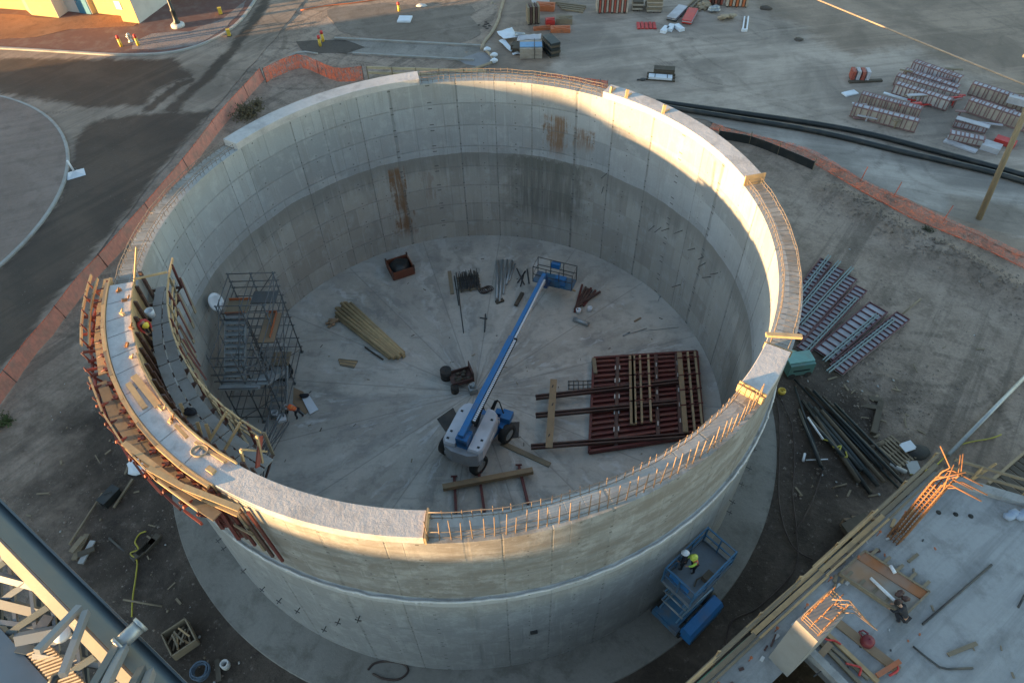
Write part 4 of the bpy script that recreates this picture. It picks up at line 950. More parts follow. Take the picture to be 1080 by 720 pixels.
    for s_ in 'LR': shell('boot', ['an'+s_, 'to'+s_], [('an'+s_, 'to'+s_)], DARKSTEEL, 1.2)
    if vest:
        ax = (J['nec']-J['pel']).normalized(); sd_ = Vector((0, 1, 0)); nb_ = ax.cross(sd_).normalized()
        if nb_.x > 0: nb_ = -nb_
        for k in (.30, .62):
            c = J['pel'].lerp(J['nec'], k); mb = MB(); mb.path([c+sd_*math.cos(a*.3142)*.150+nb_*math.sin(a*.3142)*.120 for a in range(20)], .012, 6, closed=True)
            part('reflective_strip', mb, LIME, vo, local=True)
    fw = Vector((1, 0, 0)) if abs(hd.x) < .8 else Vector((0, 0, -1))
    fw = (fw-hd*fw.dot(hd)).normalized(); sd2 = hd.cross(fw)
    mb = MB(); hc = J['hea']+hd*.02
    mb.blob(hc+fw*.10-hd*.01, .018, 1, (1, .8, 1.3), 0, 1); part('nose', mb, SKIN, t, local=True)
    for s_ in (-1, 1):
        mb = MB(); mb.blob(hc+fw*.088+sd2*.034*s_+hd*.025, .012, 1, (1, 1, 1), 0, 1); part('eye', mb, NAVY, t, local=True)
        mb = MB(); mb.blob(hc+sd2*.092*s_, .022, 1, (.5, .5, 1.2), 0, 1); part('ear', mb, SKIN, t, local=True)
    mb = MB(); mb.bar(hc+fw*.09-hd*.05-sd2*.025, hc+fw*.09-hd*.05+sd2*.025, .012, .01); part('mouth', mb, mat('lips', (.3, .12, .09), .6, .1, 5), t, local=True)
    if helmet:
        mb = MB(); n = 16; prof = [(.185, -.015), (.17, .0), (.145, .03), (.135, .08), (.10, .13), (.05, .155), (.004, .16)]; vs = []; c = J['hea']+hd*.045
        for i in range(n):
            a = 2*math.pi*i/n
            for r_, z_ in prof:
                e_ = 1.18 if math.cos(a) > .3 and z_ < .02 else 1.08
                vs.append(c+fw*math.cos(a)*r_*e_+sd2*math.sin(a)*r_*(.95 if z_ < .02 else 1)+hd*z_)
        k = len(prof); mb.add(vs, [(i*k+j, ((i+1) % n)*k+j, ((i+1) % n)*k+j+1, i*k+j+1) for i in range(n) for j in range(k-1)], True); part('helmet', mb, helmet, t, local=True)
    else:
        mb = MB(); mb.blob(J['hea']+hd*.06-fw*.012, .112, 2, (1, .92, .95), .08, 2); part('hair', mb, HAIR, t, local=True)
    return t
YEL_H = mat('yellow_helmet', (.75, .55, .06), .35, .08, 3, dirtamt=.1); LIME_H = mat('lime_helmet', (.65, .72, .10), .35, .08, 3, dirtamt=.1)
def face(p, q): d = Vector(q)-Vector(p); return math.atan2(d.y, d.x)
SCZ = 3.0                                              # platform floor of the scissor lift
p = at(730, 602, SCZ); person('worker in orange vest, lime sleeves and yellow helmet on the scissor lift', (p.x, p.y, SCZ), face(p, at(708, 606, SCZ)), 'reach', LIME, NAVY, LIME_H, ORANGEV, sleeve=LIME)
p = at(719, 599, SCZ); person('worker in dark clothes and white helmet on the scissor lift beside the tank wall', (p.x, p.y, SCZ), face(p, at(700, 590, SCZ)), 'stand', NAVY, NAVY, WHITEPL)
p = at(316, 440, 0); person('worker in orange vest and white helmet bending over on the tank floor', (p.x, p.y, 0), face(p, at(303, 438, 0)), 'bend', NAVY, NAVY, WHITEPL, ORANGEV)
p = at(153, 352, ZD+.03); person('worker in red jacket and yellow helmet on the inner walkway', (p.x, p.y, ZD+.03), face(p, at(165, 360, ZD)), 'bend', REDP, NAVY, YEL_H)
DZ = 5.7
p = at(952, 655, DZ); person('worker in dark clothes crouching beside the formed pad on the concrete deck', (p.x, p.y, DZ), face(p, at(944, 648, DZ)), 'crouch', NAVY, NAVY, None)
# ------------------------------------------------------------------ boom lift on the tank floor
a_ = at(487, 462, 2.6); b_ = at(575, 290, 2.6); br = face(a_, b_)
base = a_.lerp(b_, .13)
bl = thing('boom_lift', 'blue and white telescopic boom lift parked in the middle of the tank', 'boom lift', (base.x, base.y, 0), br)
LB = (b_-a_).length
cz_ = R_(-16)                                           # chassis turned against the boom
def rot2(x, y): return (x*math.cos(cz_)-y*math.sin(cz_), x*math.sin(cz_)+y*math.cos(cz_))
mb = MB(); mb.box((0, 0, .75), (2.2, 1.3, .42), cz_); mb.box((*rot2(1.08, 0), .85), (.35, 1.7, .35), cz_); mb.box((*rot2(-1.08, 0), .85), (.35, 1.7, .35), cz_); mb.lathe([(.75, .95), (.75, 1.12), (.6, 1.2)], (0, 0, 0), 20); part('chassis', mb, BLUE, bl, local=True)
for sx in (-1, 1):
    for sy in (-1, 1):
        wx, wy = rot2(sx*1.08, sy*.95); c = Vector((wx, wy, .52)); axw = Vector((*rot2(0, 1), 0))
        mb = MB(); n = 20; prof = [(.30, -.19), (.46, -.2), (.52, -.13), (.52, .13), (.46, .2), (.30, .19)]; fx = Vector((*rot2(1, 0), 0)); vs = []
        for i in range(n):
            t = 2*math.pi*i/n
            vs += [c+(fx*math.cos(t)+Vector((0, 0, 1))*math.sin(t))*r_+axw*z_ for r_, z_ in prof]
        k = 6; mb.add(vs, [(i*k+j, ((i+1) % n)*k+j, ((i+1) % n)*k+(j+1) % k, i*k+(j+1) % k) for i in range(n) for j in range(k)], True)
        wh = part('wheel', mb, RUBBER, bl, local=True)
        mb = MB(); mb.tube(c-axw*.17, c+axw*.17, .3, 16); mb.tube(c-axw*.2, c+axw*.2, .12, 10); part('rim', mb, GALV, wh, local=True)
# turntable and its two white hoods either side of the boom
mb = MB(); mb.box((-.45, 0, 1.32), (2.5, 1.75, .22)); mb.prism([(-1.72, -.80), (-1.42, -.95), (-1.42, .95), (-1.72, .80), (-1.88, .4), (-1.88, -.4)], 1.1, 1.95); part('turntable', mb, mat('grey_counterweight', (.30, .31, .33), .5, .15, 3, dirtamt=.3), bl, local=True)
def hood(sy):
    o = [(-1.66, .30), (-1.66, .84), (-1.46, .98), (.28, .98), (.62, .86), (.78, .64), (.80, .30)]
    poly = [(x_, y_*sy) for x_, y_ in o]; inn = [(x_*.96-.01, (.34+(y_-.34)*.88+.02)*sy) for x_, y_ in o]; n = len(poly)
    mb = MB(); vs = [(x_, y_, 1.44) for x_, y_ in poly]+[(x_, y_, 2.05) for x_, y_ in poly]+[(x_, y_, 2.16) for x_, y_ in inn]
    fs = [tuple(range(n))[::-1], tuple(range(2*n, 3*n))]
    for k in (0, 1): fs += [(k*n+i, k*n+(i+1) % n, (k+1)*n+(i+1) % n, (k+1)*n+i) for i in range(n)]
    mb.add(vs, fs); h = part('hood', mb, WHITEP, bl, local=True)
    for x_ in (-1.0, -1.4, .2):
        mb = MB(); mb.box((x_, sy*.75, 2.165), (.1, .12, .03)); part('latch', mb, BLACKPL, h, local=True)
    mb = MB(); mb.box((-1.66, sy*.58, 1.8), (.1, .36, .14)); part('decal', mb, WHITEPL, h, local=True); mb = MB(); mb.box((-.4, sy*.983, 1.75), (.5, .012, .14)); part('decal', mb, WHITEPL, h, local=True)
hood(1); hood(-1)
sx = -base.lerp(a_, 1).x if False else 0
x0 = -(a_-base).length; xt = (b_-base).length
mb = MB(); mb.box((x0+.25, 0, 1.95), (.7, .5, 1.0)); mb.box((x0+.1, 0, 2.35), (.4, .56, .5)); part('boom_pivot', mb, BLUE, bl, local=True)
xm = x0+.56*(xt-x0)
mb = MB(); mb.bar((x0, .05, 2.62), (xm, .05, 2.62), .27, .38); part('boom', mb, BLUE, bl, local=True)
mb = MB(); mb.bar((xm-.3, .05, 2.62), (xt, .05, 2.55), .20, .28); part('boom_extension', mb, BLUE, bl, local=True)
mb = MB(); mb.bar((xm-.1, -.13, 2.6), (xt-.4, -.11, 2.54), .09, .25); part('cable_tray', mb, mat('bright_steel', (.62, .63, .65), .35, .1, 4, metal=.3, dirtamt=.15), bl, local=True)
mb = MB(); mb.bar((x0+.9, -.18, 2.66), (xm, -.18, 2.66), .15, .16); ch = part('hose_chain', mb, RUBBER, bl, local=True)
mb = MB(); k = 46
for i in range(k):
    x_ = x0+1.0+(xm-x0-1.2)*i/(k-1); mb.box((x_, -.185, 2.745), (.07, .14, .02))
part('chain_link', mb, WHITEPL, ch, local=True)
mb = MB(); mb.tube((x0+1.4, 0, 1.6), (x0+3.2, .05, 2.42), .09, 10); part('lift_cylinder', mb, DARKSTEEL, bl, local=True)
mb = MB()
for k in range(4): mb.path([(.9, -.3-.05*k, 1.6), (1.3, -.45-.05*k, 2.1+.05*k), (1.6, -.55, 1.7), (1.25, -.9, 1.35)], .03, 6)
part('hydraulic_hose', mb, RUBBER, bl, local=True)
mb = MB(); mb.box((1.25, -1.05, 1.2), (.55, .5, .35)); mb.box((1.45, -.65, 1.0), (.3, .5, .3)); part('control_box', mb, BLUE, bl, local=True)
mb = MB(); mb.bar((xt, .05, 2.5), (xt+.25, .05, 1.7), .26, .3); mb.bar((xt+.2, .05, 1.55), (xt+.95, .05, 1.35), .22, .24); part('jib', mb, mat('dark_blue_paint', (.02, .06, .16), .5, .2, 4), bl, local=True)
bk = part('basket', MB().box((xt+1.25, -.15, 1.12), (.92, 2.35, .07)).box((xt+.85, -.15, 1.3), (.12, .9, .5)), BLUE_OLD, bl, local=True)
mb = MB()
X0, X1, Y0, Y1 = xt+.82, xt+1.68, -1.3, 1.0
for z in (1.65, 2.2):
    mb.path([(X0, Y0, z), (X1, Y0, z), (X1, Y1, z), (X0, Y1, z)], .026, 6, closed=True)
for x_ in (X0, X1):
    for y_ in (Y0, Y0+.77, Y1-.77, Y1): mb.tube((x_, y_, 1.1), (x_, y_, 2.2), .026, 6)
part('basket_rail', mb, DARKSTEEL, bl, local=True)
mb = MB(); mb.box((X1-.1, -.1, 2.0), (.25, .5, .3)); mb.box((X0+.15, -.6, 1.5), (.3, .6, .5)); part('control_box', mb, BLUE, bl, local=True)
def mat_sheet(name, pix, th, mt, label, cat, z=0, group=None):
    mb = MB(); mb.prism([at(*q, z+.005) for q in pix], z+.005, z+.005+th); return solo(name, mb, mt, label, cat, group)
MATB = mat('rubber_mat', (.055, .055, .055), .85, .3, 4)
mat_sheet('ground_mat', [(461, 442), (478, 430), (483, 440), (470, 455)], .04, MATB, 'dark mat poking out beneath the boom lift towards the brown cart', 'ground mat')
mat_sheet('ground_mat', [(527, 446), (548, 445), (547, 461), (527, 464)], .04, MATB, 'square grey mat under a wheel at the near side of the boom lift', 'ground mat')
mat_sheet('ground_mat', [(476, 472), (482, 468), (500, 479), (492, 485)], .04, MATB, 'dark mat poking out below the rear of the boom lift', 'ground mat')

# ------------------------------------------------------------------ scissor lift outside the tank
pc = [at(705, 595, SCZ+1.1), at(747.5, 557, SCZ+1.1), at(777, 580, SCZ+1.1), at(730, 632, SCZ+1.1)]
ctr = sum(pc, Vector())/4; srz = face(pc[0].lerp(pc[3], .5), pc[1].lerp(pc[2], .5))
Ls = ((pc[1]-pc[0]).length+(pc[2]-pc[3]).length)/2; Ws = ((pc[3]-pc[0]).length+(pc[2]-pc[1]).length)/2*1.03
zb_ = ZB
sl = thing('scissor_lift', 'blue scissor lift with raised railed platform beside the tank wall', 'scissor lift', (ctr.x, ctr.y, zb_), srz)
H_ = SCZ-zb_
mb = MB(); mb.box((0, 0, H_-.06), (Ls, Ws, .08)); mb.box((0, Ws/2, H_+.05), (Ls, .04, .16)); mb.box((0, -Ws/2, H_+.05), (Ls, .04, .16)); mb.box((Ls/2, 0, H_+.05), (.04, Ws-.05, .16)); mb.box((-Ls/2, 0, H_+.05), (.04, Ws-.05, .16))
pf = part('platform', mb, mat('grey_blue_deck', (.17, .20, .23), .7, .25, 5), sl, local=True)
def rail(a, b, n):
    mb = MB()
    for z in (.55, 1.1): mb.bar((*a, H_+z), (*b, H_+z), .055)
    for i in range(n+1):
        t = i/n; q = (a[0]+(b[0]-a[0])*t, a[1]+(b[1]-a[1])*t); mb.bar((*q, H_), (*q, H_+1.1), .05)
    part('rail', mb, BLUE_OLD, sl, local=True)
hx, hy = Ls/2, Ws/2
rail((-hx, hy-.03), (hx, hy-.03), 3); rail((-hx, -hy+.03), (hx, -hy+.03), 3); rail((hx-.03, -hy+.06), (hx-.03, hy-.06), 2); rail((-hx+.03, -hy+.06), (-hx+.03, hy-.06), 2)
mb = MB(); mb.box((-hx+.12, .05, H_+.75), (.08, Ws*.62, .38)); part('rail_panel', mb, BLUE, sl, local=True)
mb = MB(); mb.box((.1, -hy+.3, H_+.18), (.4, .25, .3)); mb.path([(.1, -hy+.35, H_+.3), (-.25, -hy+.5, H_+.1), (-.5, -hy+.4, H_+.05)], .03, 6); part('control_box', mb, TIMBER_DARK, sl, local=True)
nS = 3; zs0, zs1 = .85, H_-.12
for k in range(nS):
    z0 = zs0+(zs1-zs0)*k/nS; z1 = zs0+(zs1-zs0)*(k+1)/nS
    for y_ in (-Ws*.30, Ws*.30):
        for s_ in (-1, 1):
            mb = MB(); mb.bar((-s_*hx*.86, y_+.05*s_, z0), (s_*hx*.86, y_+.05*s_, z1), .06, .13); part('scissor_arm', mb, mat('scissor_paint', (.10, .22, .34), .5, .25, 4, dirtamt=.35), sl, local=True)
    for x_ in (-hx*.86, 0, hx*.86): mb = MB(); mb.tube((x_, -Ws*.38, z1 if x_ else (z0+z1)/2), (x_, Ws*.38, z1 if x_ else (z0+z1)/2), .035, 7); part('pivot_bar', mb, GALV, sl, local=True)
mb = MB(); mb.box((0, 0, .62), (Ls*1.0, Ws*.72, .3)); mb.box((-hx*.95, 0, .55), (.25, Ws*.9, .35)); part('chassis', mb, BLUE_OLD, sl, local=True)
for sx_ in (-1, 1):
    for sy_ in (-1, 1):
        mb = MB(); c = (sx_*hx*.72, sy_*Ws*.42, .36); mb.tube((c[0], c[1]-.14, c[2]), (c[0], c[1]+.14, c[2]), .36, 18); wh = part('wheel', mb, RUBBER, sl, local=True)
        mb = MB(); mb.tube((c[0], c[1]-.15, c[2]), (c[0], c[1]+.15, c[2]), .19, 12); part('rim', mb, GALV, wh, local=True)
mb = MB(); y0 = -Ws*.5-.52; prof = [(y0, .35), (y0, .95), (y0+.12, 1.12), (y0+.5, 1.15), (y0+.55, 1.05), (y0+.55, .35)]
L2 = hx*.92; k = len(prof)
vs = [(-L2, y_, z_) for y_, z_ in prof]+[(L2*.75, y_, z_) for y_, z_ in prof]
mb.add(vs, [tuple(range(k))[::-1], tuple(range(k, 2*k))]+[(i, (i+1) % k, k+(i+1) % k, k+i) for i in range(k)]); part('engine_hood', mb, BLUE, sl, local=True)
# ------------------------------------------------------------------ things lying on the tank floor
def lay(name, p0, p1, w_, h_, mt, label, cat, z=0.0, group=None):
    mb = MB(); mb.bar(at(*p0, z+h_/2+.01), at(*p1, z+h_/2+.01), w_, h_); return solo(name, mb, mt, label, cat, group)
def pole(name, p0, p1, r, mt, label, cat, z=0.0, group=None, n=8):
    mb = MB(); mb.tube(at(*p0, z+r+.01), at(*p1, z+r+.01), r, n); return solo(name, mb, mt, label, cat, group)
# bundle of round timber poles
for k in range(11):
    t = (k % 6)/5; lv = k//6
    a = Vector(at(354, 334)).lerp(at(369, 320), t*(1-.1*lv)+.08*lv); b = Vector(at(413, 380)).lerp(at(427, 374), t*(1-.1*lv)+.08*lv)
    d = (b-a).normalized(); a = a+d*rj.uniform(-.25, .25); b = b+d*rj.uniform(-.3, .3)
    z = .11+lv*.17
    mb = MB(); mb.tube(a+Vector((0, 0, z)), b+Vector((0, 0, z)), .10, 8); solo('timber_pole', mb, mat('tan_pole', (.42, .31, .17), .8, .35, 4), 'long tan timber pole in the bundle lying on the tank floor', 'timber pole', 'timber poles bundled on the tank floor')
pole('timber_pole', (385, 366), (404, 379), .05, TIMBER_DARK, 'thin dark pole lying along the near side of the timber pole bundle', 'timber pole')
mb = MB(); c_ = at(349, 342)
for k in range(7): mb.bar(c_+Vector((rj.uniform(-.3, .3), -.3+.1*k, .08+.05*(k % 3))), c_+Vector((rj.uniform(-.1, .5), .25-.02*k, .12+.05*(k % 3))), .16, .05)
solo('board_heap', mb, CARD, 'small heap of brown boards beside the end of the timber pole bundle', 'board heap')
for k in range(5): lay('short_plank', (357+.5*k, 379+1.3*k), (377-.8*k, 381+1.5*k), .10, .06, TIMBER if k % 2 else TIMBER_OLD, 'short pale plank in the little stack near the timber poles', 'plank', group='short planks stacked near the timber poles')
# black lined crate
c_ = at(423, 286); t = thing('open_crate', 'square orange-edged crate lined in black standing alone near the back wall', 'crate', c_, R_(24))
mb = MB(); mb.box((0, 0, .08), (1.3, 1.25, .1)); part('crate_floor', mb, BLACKPL, t, local=True)
for a, b in (((-.66, -.63), (.66, -.63)), ((.66, -.63), (.66, .63)), ((.66, .63), (-.66, .63)), ((-.66, .63), (-.66, -.63))):
    mb = MB(); mb.bar((*a, .33), (*b, .33), .06, .55); part('side_panel', mb, mat('dark_orange_form', (.16, .05, .025), .65, .3, 4), t, local=True)
    mb = MB(); mb.bar((*a, .3), (*a, .75), .09, .09); part('corner_post', mb, STEEL_BROWN, t, local=True)
mb = MB(); mb.blob((0, 0, .38), .62, 3, (1.0, 1, .6), .3, 3); part('black_liner', mb, BLACKPL, t, local=True)
# pallet with steel props
c_ = at(495, 300); t = thing('pallet_of_props', 'pallet heaped with thin grey steel props below the back wall', 'pallet', c_, R_(8))
mb = MB()
for k in range(5): mb.box((0, -.55+.27*k, .14), (1.3, .12, .03))
for x_ in (-.55, 0, .55): mb.box((x_, 0, .065), (.1, 1.25, .11))
part('pallet', mb, TIMBER_OLD, t, local=True)
mb = MB()
for k in range(34): x_ = -.58+.035*k; mb.tube((x_+rj.uniform(-.05, .05), -.75+rj.uniform(-.1, .3), .2+.07*(k % 4)), (x_+rj.uniform(-.05, .05), .75+rj.uniform(-.2, .2), .2+.08*(k % 4)), .022, 6)
part('prop', mb, DARKSTEEL, t, local=True, kind='stuff')
lay('timber_plank', (474, 286), (477, 310), .22, .05, TIMBER_OLD, 'weathered plank on the tank floor beside the pallet of props', 'plank')
pole('steel_rod', (481, 287), (489, 351), .025, DARKSTEEL, 'long dark steel rod on the floor running from the prop pallet towards the lift', 'rod')
pole('steel_rod', (479, 291), (484, 322), .03, DARKSTEEL, 'shorter dark rod lying beside the weathered plank and prop pallet', 'rod')
mb = MB(); c_ = at(510, 307)
for k in range(4): mb.path([c_+Vector((.28*math.cos(q*.6+k)+.1*k, .24*math.sin(q*.6+k), .04+.05*k)) for q in range(11)], .03, 6, closed=True)
solo('hose_coil', mb, HOSE_D, 'reddish dark hose coil beside the near corner of the prop pallet', 'hose coil')
for k, (a, b, r_) in enumerate((((525, 275), (524, 315), .09), ((530, 274), (527, 318), .07), ((535, 274), (531, 310), .06), ((540, 275), (534, 300), .08), ((543, 278), (537, 296), .05))):
    pole('steel_tube', a, b, r_, GALV, 'grey steel tube in the loose bundle between prop pallet and boom', 'tube', group='grey steel tubes bundled on the floor')
lay('timber_offcut', (523, 319), (531, 316), .22, .12, TIMBER_DARK, 'dark timber block under the near end of the grey tube bundle', 'offcut')
for k, (a, b) in enumerate((((545, 283), (553, 300)), ((556, 284), (558, 299)), ((546, 298), (554, 286)), ((549, 302), (552, 290)))):
    pole('steel_clamp_bar', a, b, .04, DARKSTEEL, 'short dark clamp bar in the loose scatter next to the grey tubes', 'clamp bar', group='clamp bars scattered by the grey tubes')
lay('timber_block', (551, 309), (544, 322), .2, .15, TIMBER_DARK, 'dark reddish timber block on the floor just behind the boom', 'timber')
pole('steel_rod', (506, 335), (514, 336), .03, DARKSTEEL, 'short crossbar of the small T-shaped rod pair on the floor', 'rod'); pole('steel_rod', (512, 331), (511, 350), .03, DARKSTEEL, 'stem rod of the small T-shaped rod pair on the floor', 'rod')
for k in range(9):
    a = (604+1.6*k+rj.uniform(-2, 2), 328-1.2*k+rj.uniform(-1, 2)); b = (616+1.9*k+rj.uniform(-3, 3), 301+.9*k+rj.uniform(-1, 2))
    lay('steel_waler', a, b, .11, .1, STEEL_BROWN if k % 3 else STEEL_RED, 'rusty brown steel waler in the small heap left of the floor centre' if False else 'rusty brown steel waler in the small heap behind the basket', 'waler', z=.05*(k % 3), group='steel walers heaped on the floor')
lay('timber_offcut', (597, 303), (607, 307), .08, .05, TIMBER, 'thin pale batten lying beside the steel waler heap', 'offcut')
for q, lab in (((610, 329), 'small red pail near the steel waler heap, closer to the boom'), ((622, 327), 'small red pail near the steel waler heap, closer to the wall')):
    mb = MB(); mb.lathe([(.02, 0), (.13, 0), (.15, .22), (.12, .22), (.11, .05), (.02, .05)], at(*q), 14); solo('pail', mb, WHITEPL, lab.replace('small red', 'small pale'), 'pail')
pole('concrete_pipe', (605, 336), (621, 342), .13, GALV, 'short grey pipe lying on the floor below the two small pails', 'pipe', n=12)
pole('steel_rod', (657, 354), (682, 346), .025, GALV, 'thin pale rod lying alone on the open floor near the form stack', 'rod'); pole('steel_rod', (657, 354), (664, 350), .045, GALV, 'thick handle piece beside the lone pale rod on the open floor', 'rod')
lay('timber_offcut', (669, 339), (676, 335), .1, .04, CARD, 'tiny brown offcut on the open floor behind the lone pale rod', 'offcut')
pole('steel_rod', (694, 318), (701, 296), .02, GALV, 'thin rod leaning towards the foot of the far curved wall', 'rod')
# brown cart and dark drums behind the lift
c_ = at(487, 402); t = thing('tool_cart', 'brown open steel tool cart standing beside the boom lift', 'cart', c_, R_(18))
mb = MB(); mb.box((0, 0, .3), (1.15, .85, .06)); mb.box((.55, 0, .5), (.05, .85, .45)); mb.box((0, .42, .42), (1.15, .05, .25)); mb.box((0, -.42, .42), (1.15, .05, .25)); part('tray', mb, STEEL_BROWN, t, local=True)
mb = MB()
for x_ in (-.5, .55):
    for y_ in (-.4, .4): mb.bar((x_, y_, .02), (x_, y_, .95 if x_ > 0 else .5), .06)
mb.bar((.55, -.4, .93), (.55, .4, .93), .05); part('cart_frame', mb, STEEL_BROWN, t, local=True)
mb = MB()
for k in range(9): mb.blob((rj.uniform(-.4, .4), rj.uniform(-.3, .3), .42), rj.uniform(.09, .16), k, (1.2, .8, .6), .4, 1)
part('cart_load', mb, TIMBER_DARK, t, local=True)
for q, rr, hh, lab in (((471, 398), .30, .62, 'dark oil drum standing against the brown tool cart'), ((480, 413), .2, .45, 'small dark pail in front of the brown tool cart')):
    mb = MB(); mb.lathe([(.02, 0), (rr, 0), (rr*1.02, .05), (rr, .08), (rr, hh*.5), (rr*1.03, hh*.53), (rr, hh*.56), (rr, hh), (rr*.93, hh-.02), (.02, hh-.03)], at(*q), 18); solo('drum', mb, mat('dark_drum', (.035, .03, .026), .6, .3, 5), lab, 'drum')
mb = MB(); q = at(499, 413); mb.box(q+Vector((0, 0, .2)), (.42, .4, .38), R_(20)); mb.tube(q+Vector((-.1, 0, .4)), q+Vector((.15, 0, .55)), .1, 10); mb.box(q+Vector((0, .1, .45)), (.3, .2, .1), R_(30)); solo('work_light', mb, GALV, 'small silvery work light box beside the boom of the lift', 'work light')
lay('timber_plank', (529, 467), (580, 490), .26, .06, TIMBER_OLD, 'long brown plank lying on the floor pointing away from the lift wheel', 'plank')
# big red wall form lying on the floor, its walers and timbers
c0, c1, c2, c3 = at(626, 381), at(734, 374), at(741, 461), at(621, 479)
t = thing('wall_form', 'large dark red steel wall form lying flat on the tank floor', 'wall form', (c0+c1+c2+c3)/4)
def bil(u, v, z=0): p = (c0.lerp(c1, u)).lerp(c3.lerp(c2, u), v); return Vector((p.x, p.y, z))
mb = MB(); mb.add([bil(0, 0, .06), bil(1, 0, .06), bil(1, 1, .06), bil(0, 1, .06), bil(0, 0, .10), bil(1, 0, .10), bil(1, 1, .10), bil(0, 1, .10)], [(3, 2, 1, 0), (4, 5, 6, 7), (0, 1, 5, 4), (1, 2, 6, 5), (2, 3, 7, 6), (3, 0, 4, 7)]); part('form_face', mb, STEEL_RED, t)
for a, b in (((0, 0), (1, 0)), ((1, 0), (1, 1)), ((1, 1), (0, 1)), ((0, 1), (0, 0))):
    mb = MB(); mb.bar(bil(*a, .2), bil(*b, .2), .12, .26); part('edge_frame', mb, STEEL_RED, t)
for k in range(17):
    v = (k+.7)/17.5; mb = MB()
    for u0, u1 in ((.01, .21), (.25, .58), (.62, .78), (.82, .99)): mb.bar(bil(u0, v, .2), bil(u1, v, .2), .12, .16)
    part('rib', mb, STEEL_RED if k % 3 else mat('rust_red_steel', (.15, .045, .035), .65, .35, 5), t)
for u in (.23, .60, .80):
    mb = MB(); mb.bar(bil(u, .01, .22), bil(u, .99, .22), .18, .2); part('stiffener', mb, STEEL_BROWN, t)
for u in (.21, .25, .60, .80):
    for v in (.12, .27, .45, .62, .80):
        mb = MB(); mb.bar(bil(u, v, .33), bil(u, v+.045, .33), .06, .06); part('form_clamp', mb, GALV, t)
for u, wd in ((.355, .24), (.375, .2), (.44, .1), (.52, .1), (.82, .24), (.90, .1), (.97, .1)):
    v1 = .82 if u < .8 else .98
    mb = MB(); mb.bar(bil(u, .04, .50), bil(u+.015, v1, .50), wd, .14); o = part('timber_beam', mb, mat('dull_timber', (.34, .245, .145), .8, .35, 5) if wd < .22 else mat('tan_beam', (.29, .20, .115), .8, .35, 4), t)
    for v in (.12, .34, .52, .7):
        mb = MB(); mb.bar(bil(u-.022, v*v1, .58), bil(u+.035, v*v1, .58), .05, .06); part('strap', mb, STEEL_RED, o)
for a, b in (((565, 419), (716, 402)), ((565, 438), (714, 424)), ((560, 471), (722, 459))):
    mb = MB(); pa, pb = at(*a, .42), at(*b, .42); sd3 = (pb-pa).cross(Vector((0, 0, 1))).normalized()*.09
    mb.bar(pa-sd3, pb-sd3, .07, .17); mb.bar(pa+sd3, pb+sd3, .07, .17)
    o = part('waler', mb, STEEL_BROWN, t)
    mb = MB(); q = pa.lerp(pb, .09); mb.tube(q, q+Vector((.25, .5, .25)), .03, 6); part('waler_hook', mb, DARKSTEEL, o)
lay('timber_plank', (584, 400), (579, 472), .34, .07, mat('tan_beam', (.36, .24, .13)), 'broad tan plank lying across the projecting walers of the red wall form', 'plank', z=.55)
lay('timber_block', (626, 379), (628, 395), .2, .3, TIMBER_OLD, 'upright timber block at the far corner of the red wall form', 'timber', z=.1)
mb = MB()
for k in range(3): mb.tube(at(599, 402+4*k, .05), at(625, 401+4*k, .05), .02, 5)
for k in range(6): mb.tube(at(600+5*k, 401, .07), at(600+5*k, 411, .07), .02, 5)
solo('mesh_panel', mb, DARKSTEEL, 'small welded mesh panel on the floor poking out beside the red wall form', 'mesh')
# three red soldiers with a beam at the front
for k, (a, b) in enumerate((((479, 502), (481, 540)), ((505, 497), (511, 540)), ((547, 490), (557, 531)))):
    mb = MB(); mb.bar(at(*a, .1), at(*b, .1), .12, .18); mb.bar(at(*a, .2)+Vector((-.15, 0, 0)), at(*a, .2)+Vector((.15, 0, 0)), .06, .08)
    solo('steel_soldier', mb, STEEL_RED, ('first red steel soldier under the timber beam, farthest from the wall form', 'middle red steel soldier under the timber beam by the front rebar', 'red steel soldier under the near end of the beam, closest to the wall form')[k], 'soldier')
lay('timber_beam', (467, 514), (562, 496), .26, .24, mat('tan_beam', (.36, .24, .13)), 'single timber beam lying across three red soldiers behind the front rebar', 'beam', z=.2)
# items round the bending worker
mat_sheet('cardboard_sheet', [(310, 409), (320, 413), (327, 432), (322, 437), (309, 425)], .03, CARD, 'brown cardboard sheet on the floor beside the bending worker', 'sheet')
mat_sheet('white_board', [(317, 417), (325, 415), (336, 432), (327, 437)], .04, TARP, 'white board lying on brown cardboard beside the bending worker', 'board', z=.05)
mb = MB(); mb.blob(at(321, 417, .18), .22, 4, (1.2, .7, .5), .4); solo('tool_bag', mb, NAVY, 'dark tool bag on the white board beside the bending worker', 'bag')
for q, lab in (((287, 434), 'blue grey pail on the tank floor nearest the scaffold stair'), ((291, 438), 'pale pail on the tank floor beside the blue grey pail')):
    mb = MB(); mb.lathe([(.02, 0), (.15, 0), (.18, .34), (.15, .34), (.13, .06), (.02, .06)], at(*q), 14); solo('pail', mb, WHITEPL if 'pale' in lab[:4] else GALV, lab, 'pail')
mb = MB(); mb.box(at(297, 441, .2), (.4, .3, .36), .3); mb.box(at(297, 441, .4), (.44, .34, .06), .3); solo('tool_box', mb, WHITEPL, 'small white box on the floor between the pails and the bending worker', 'box')
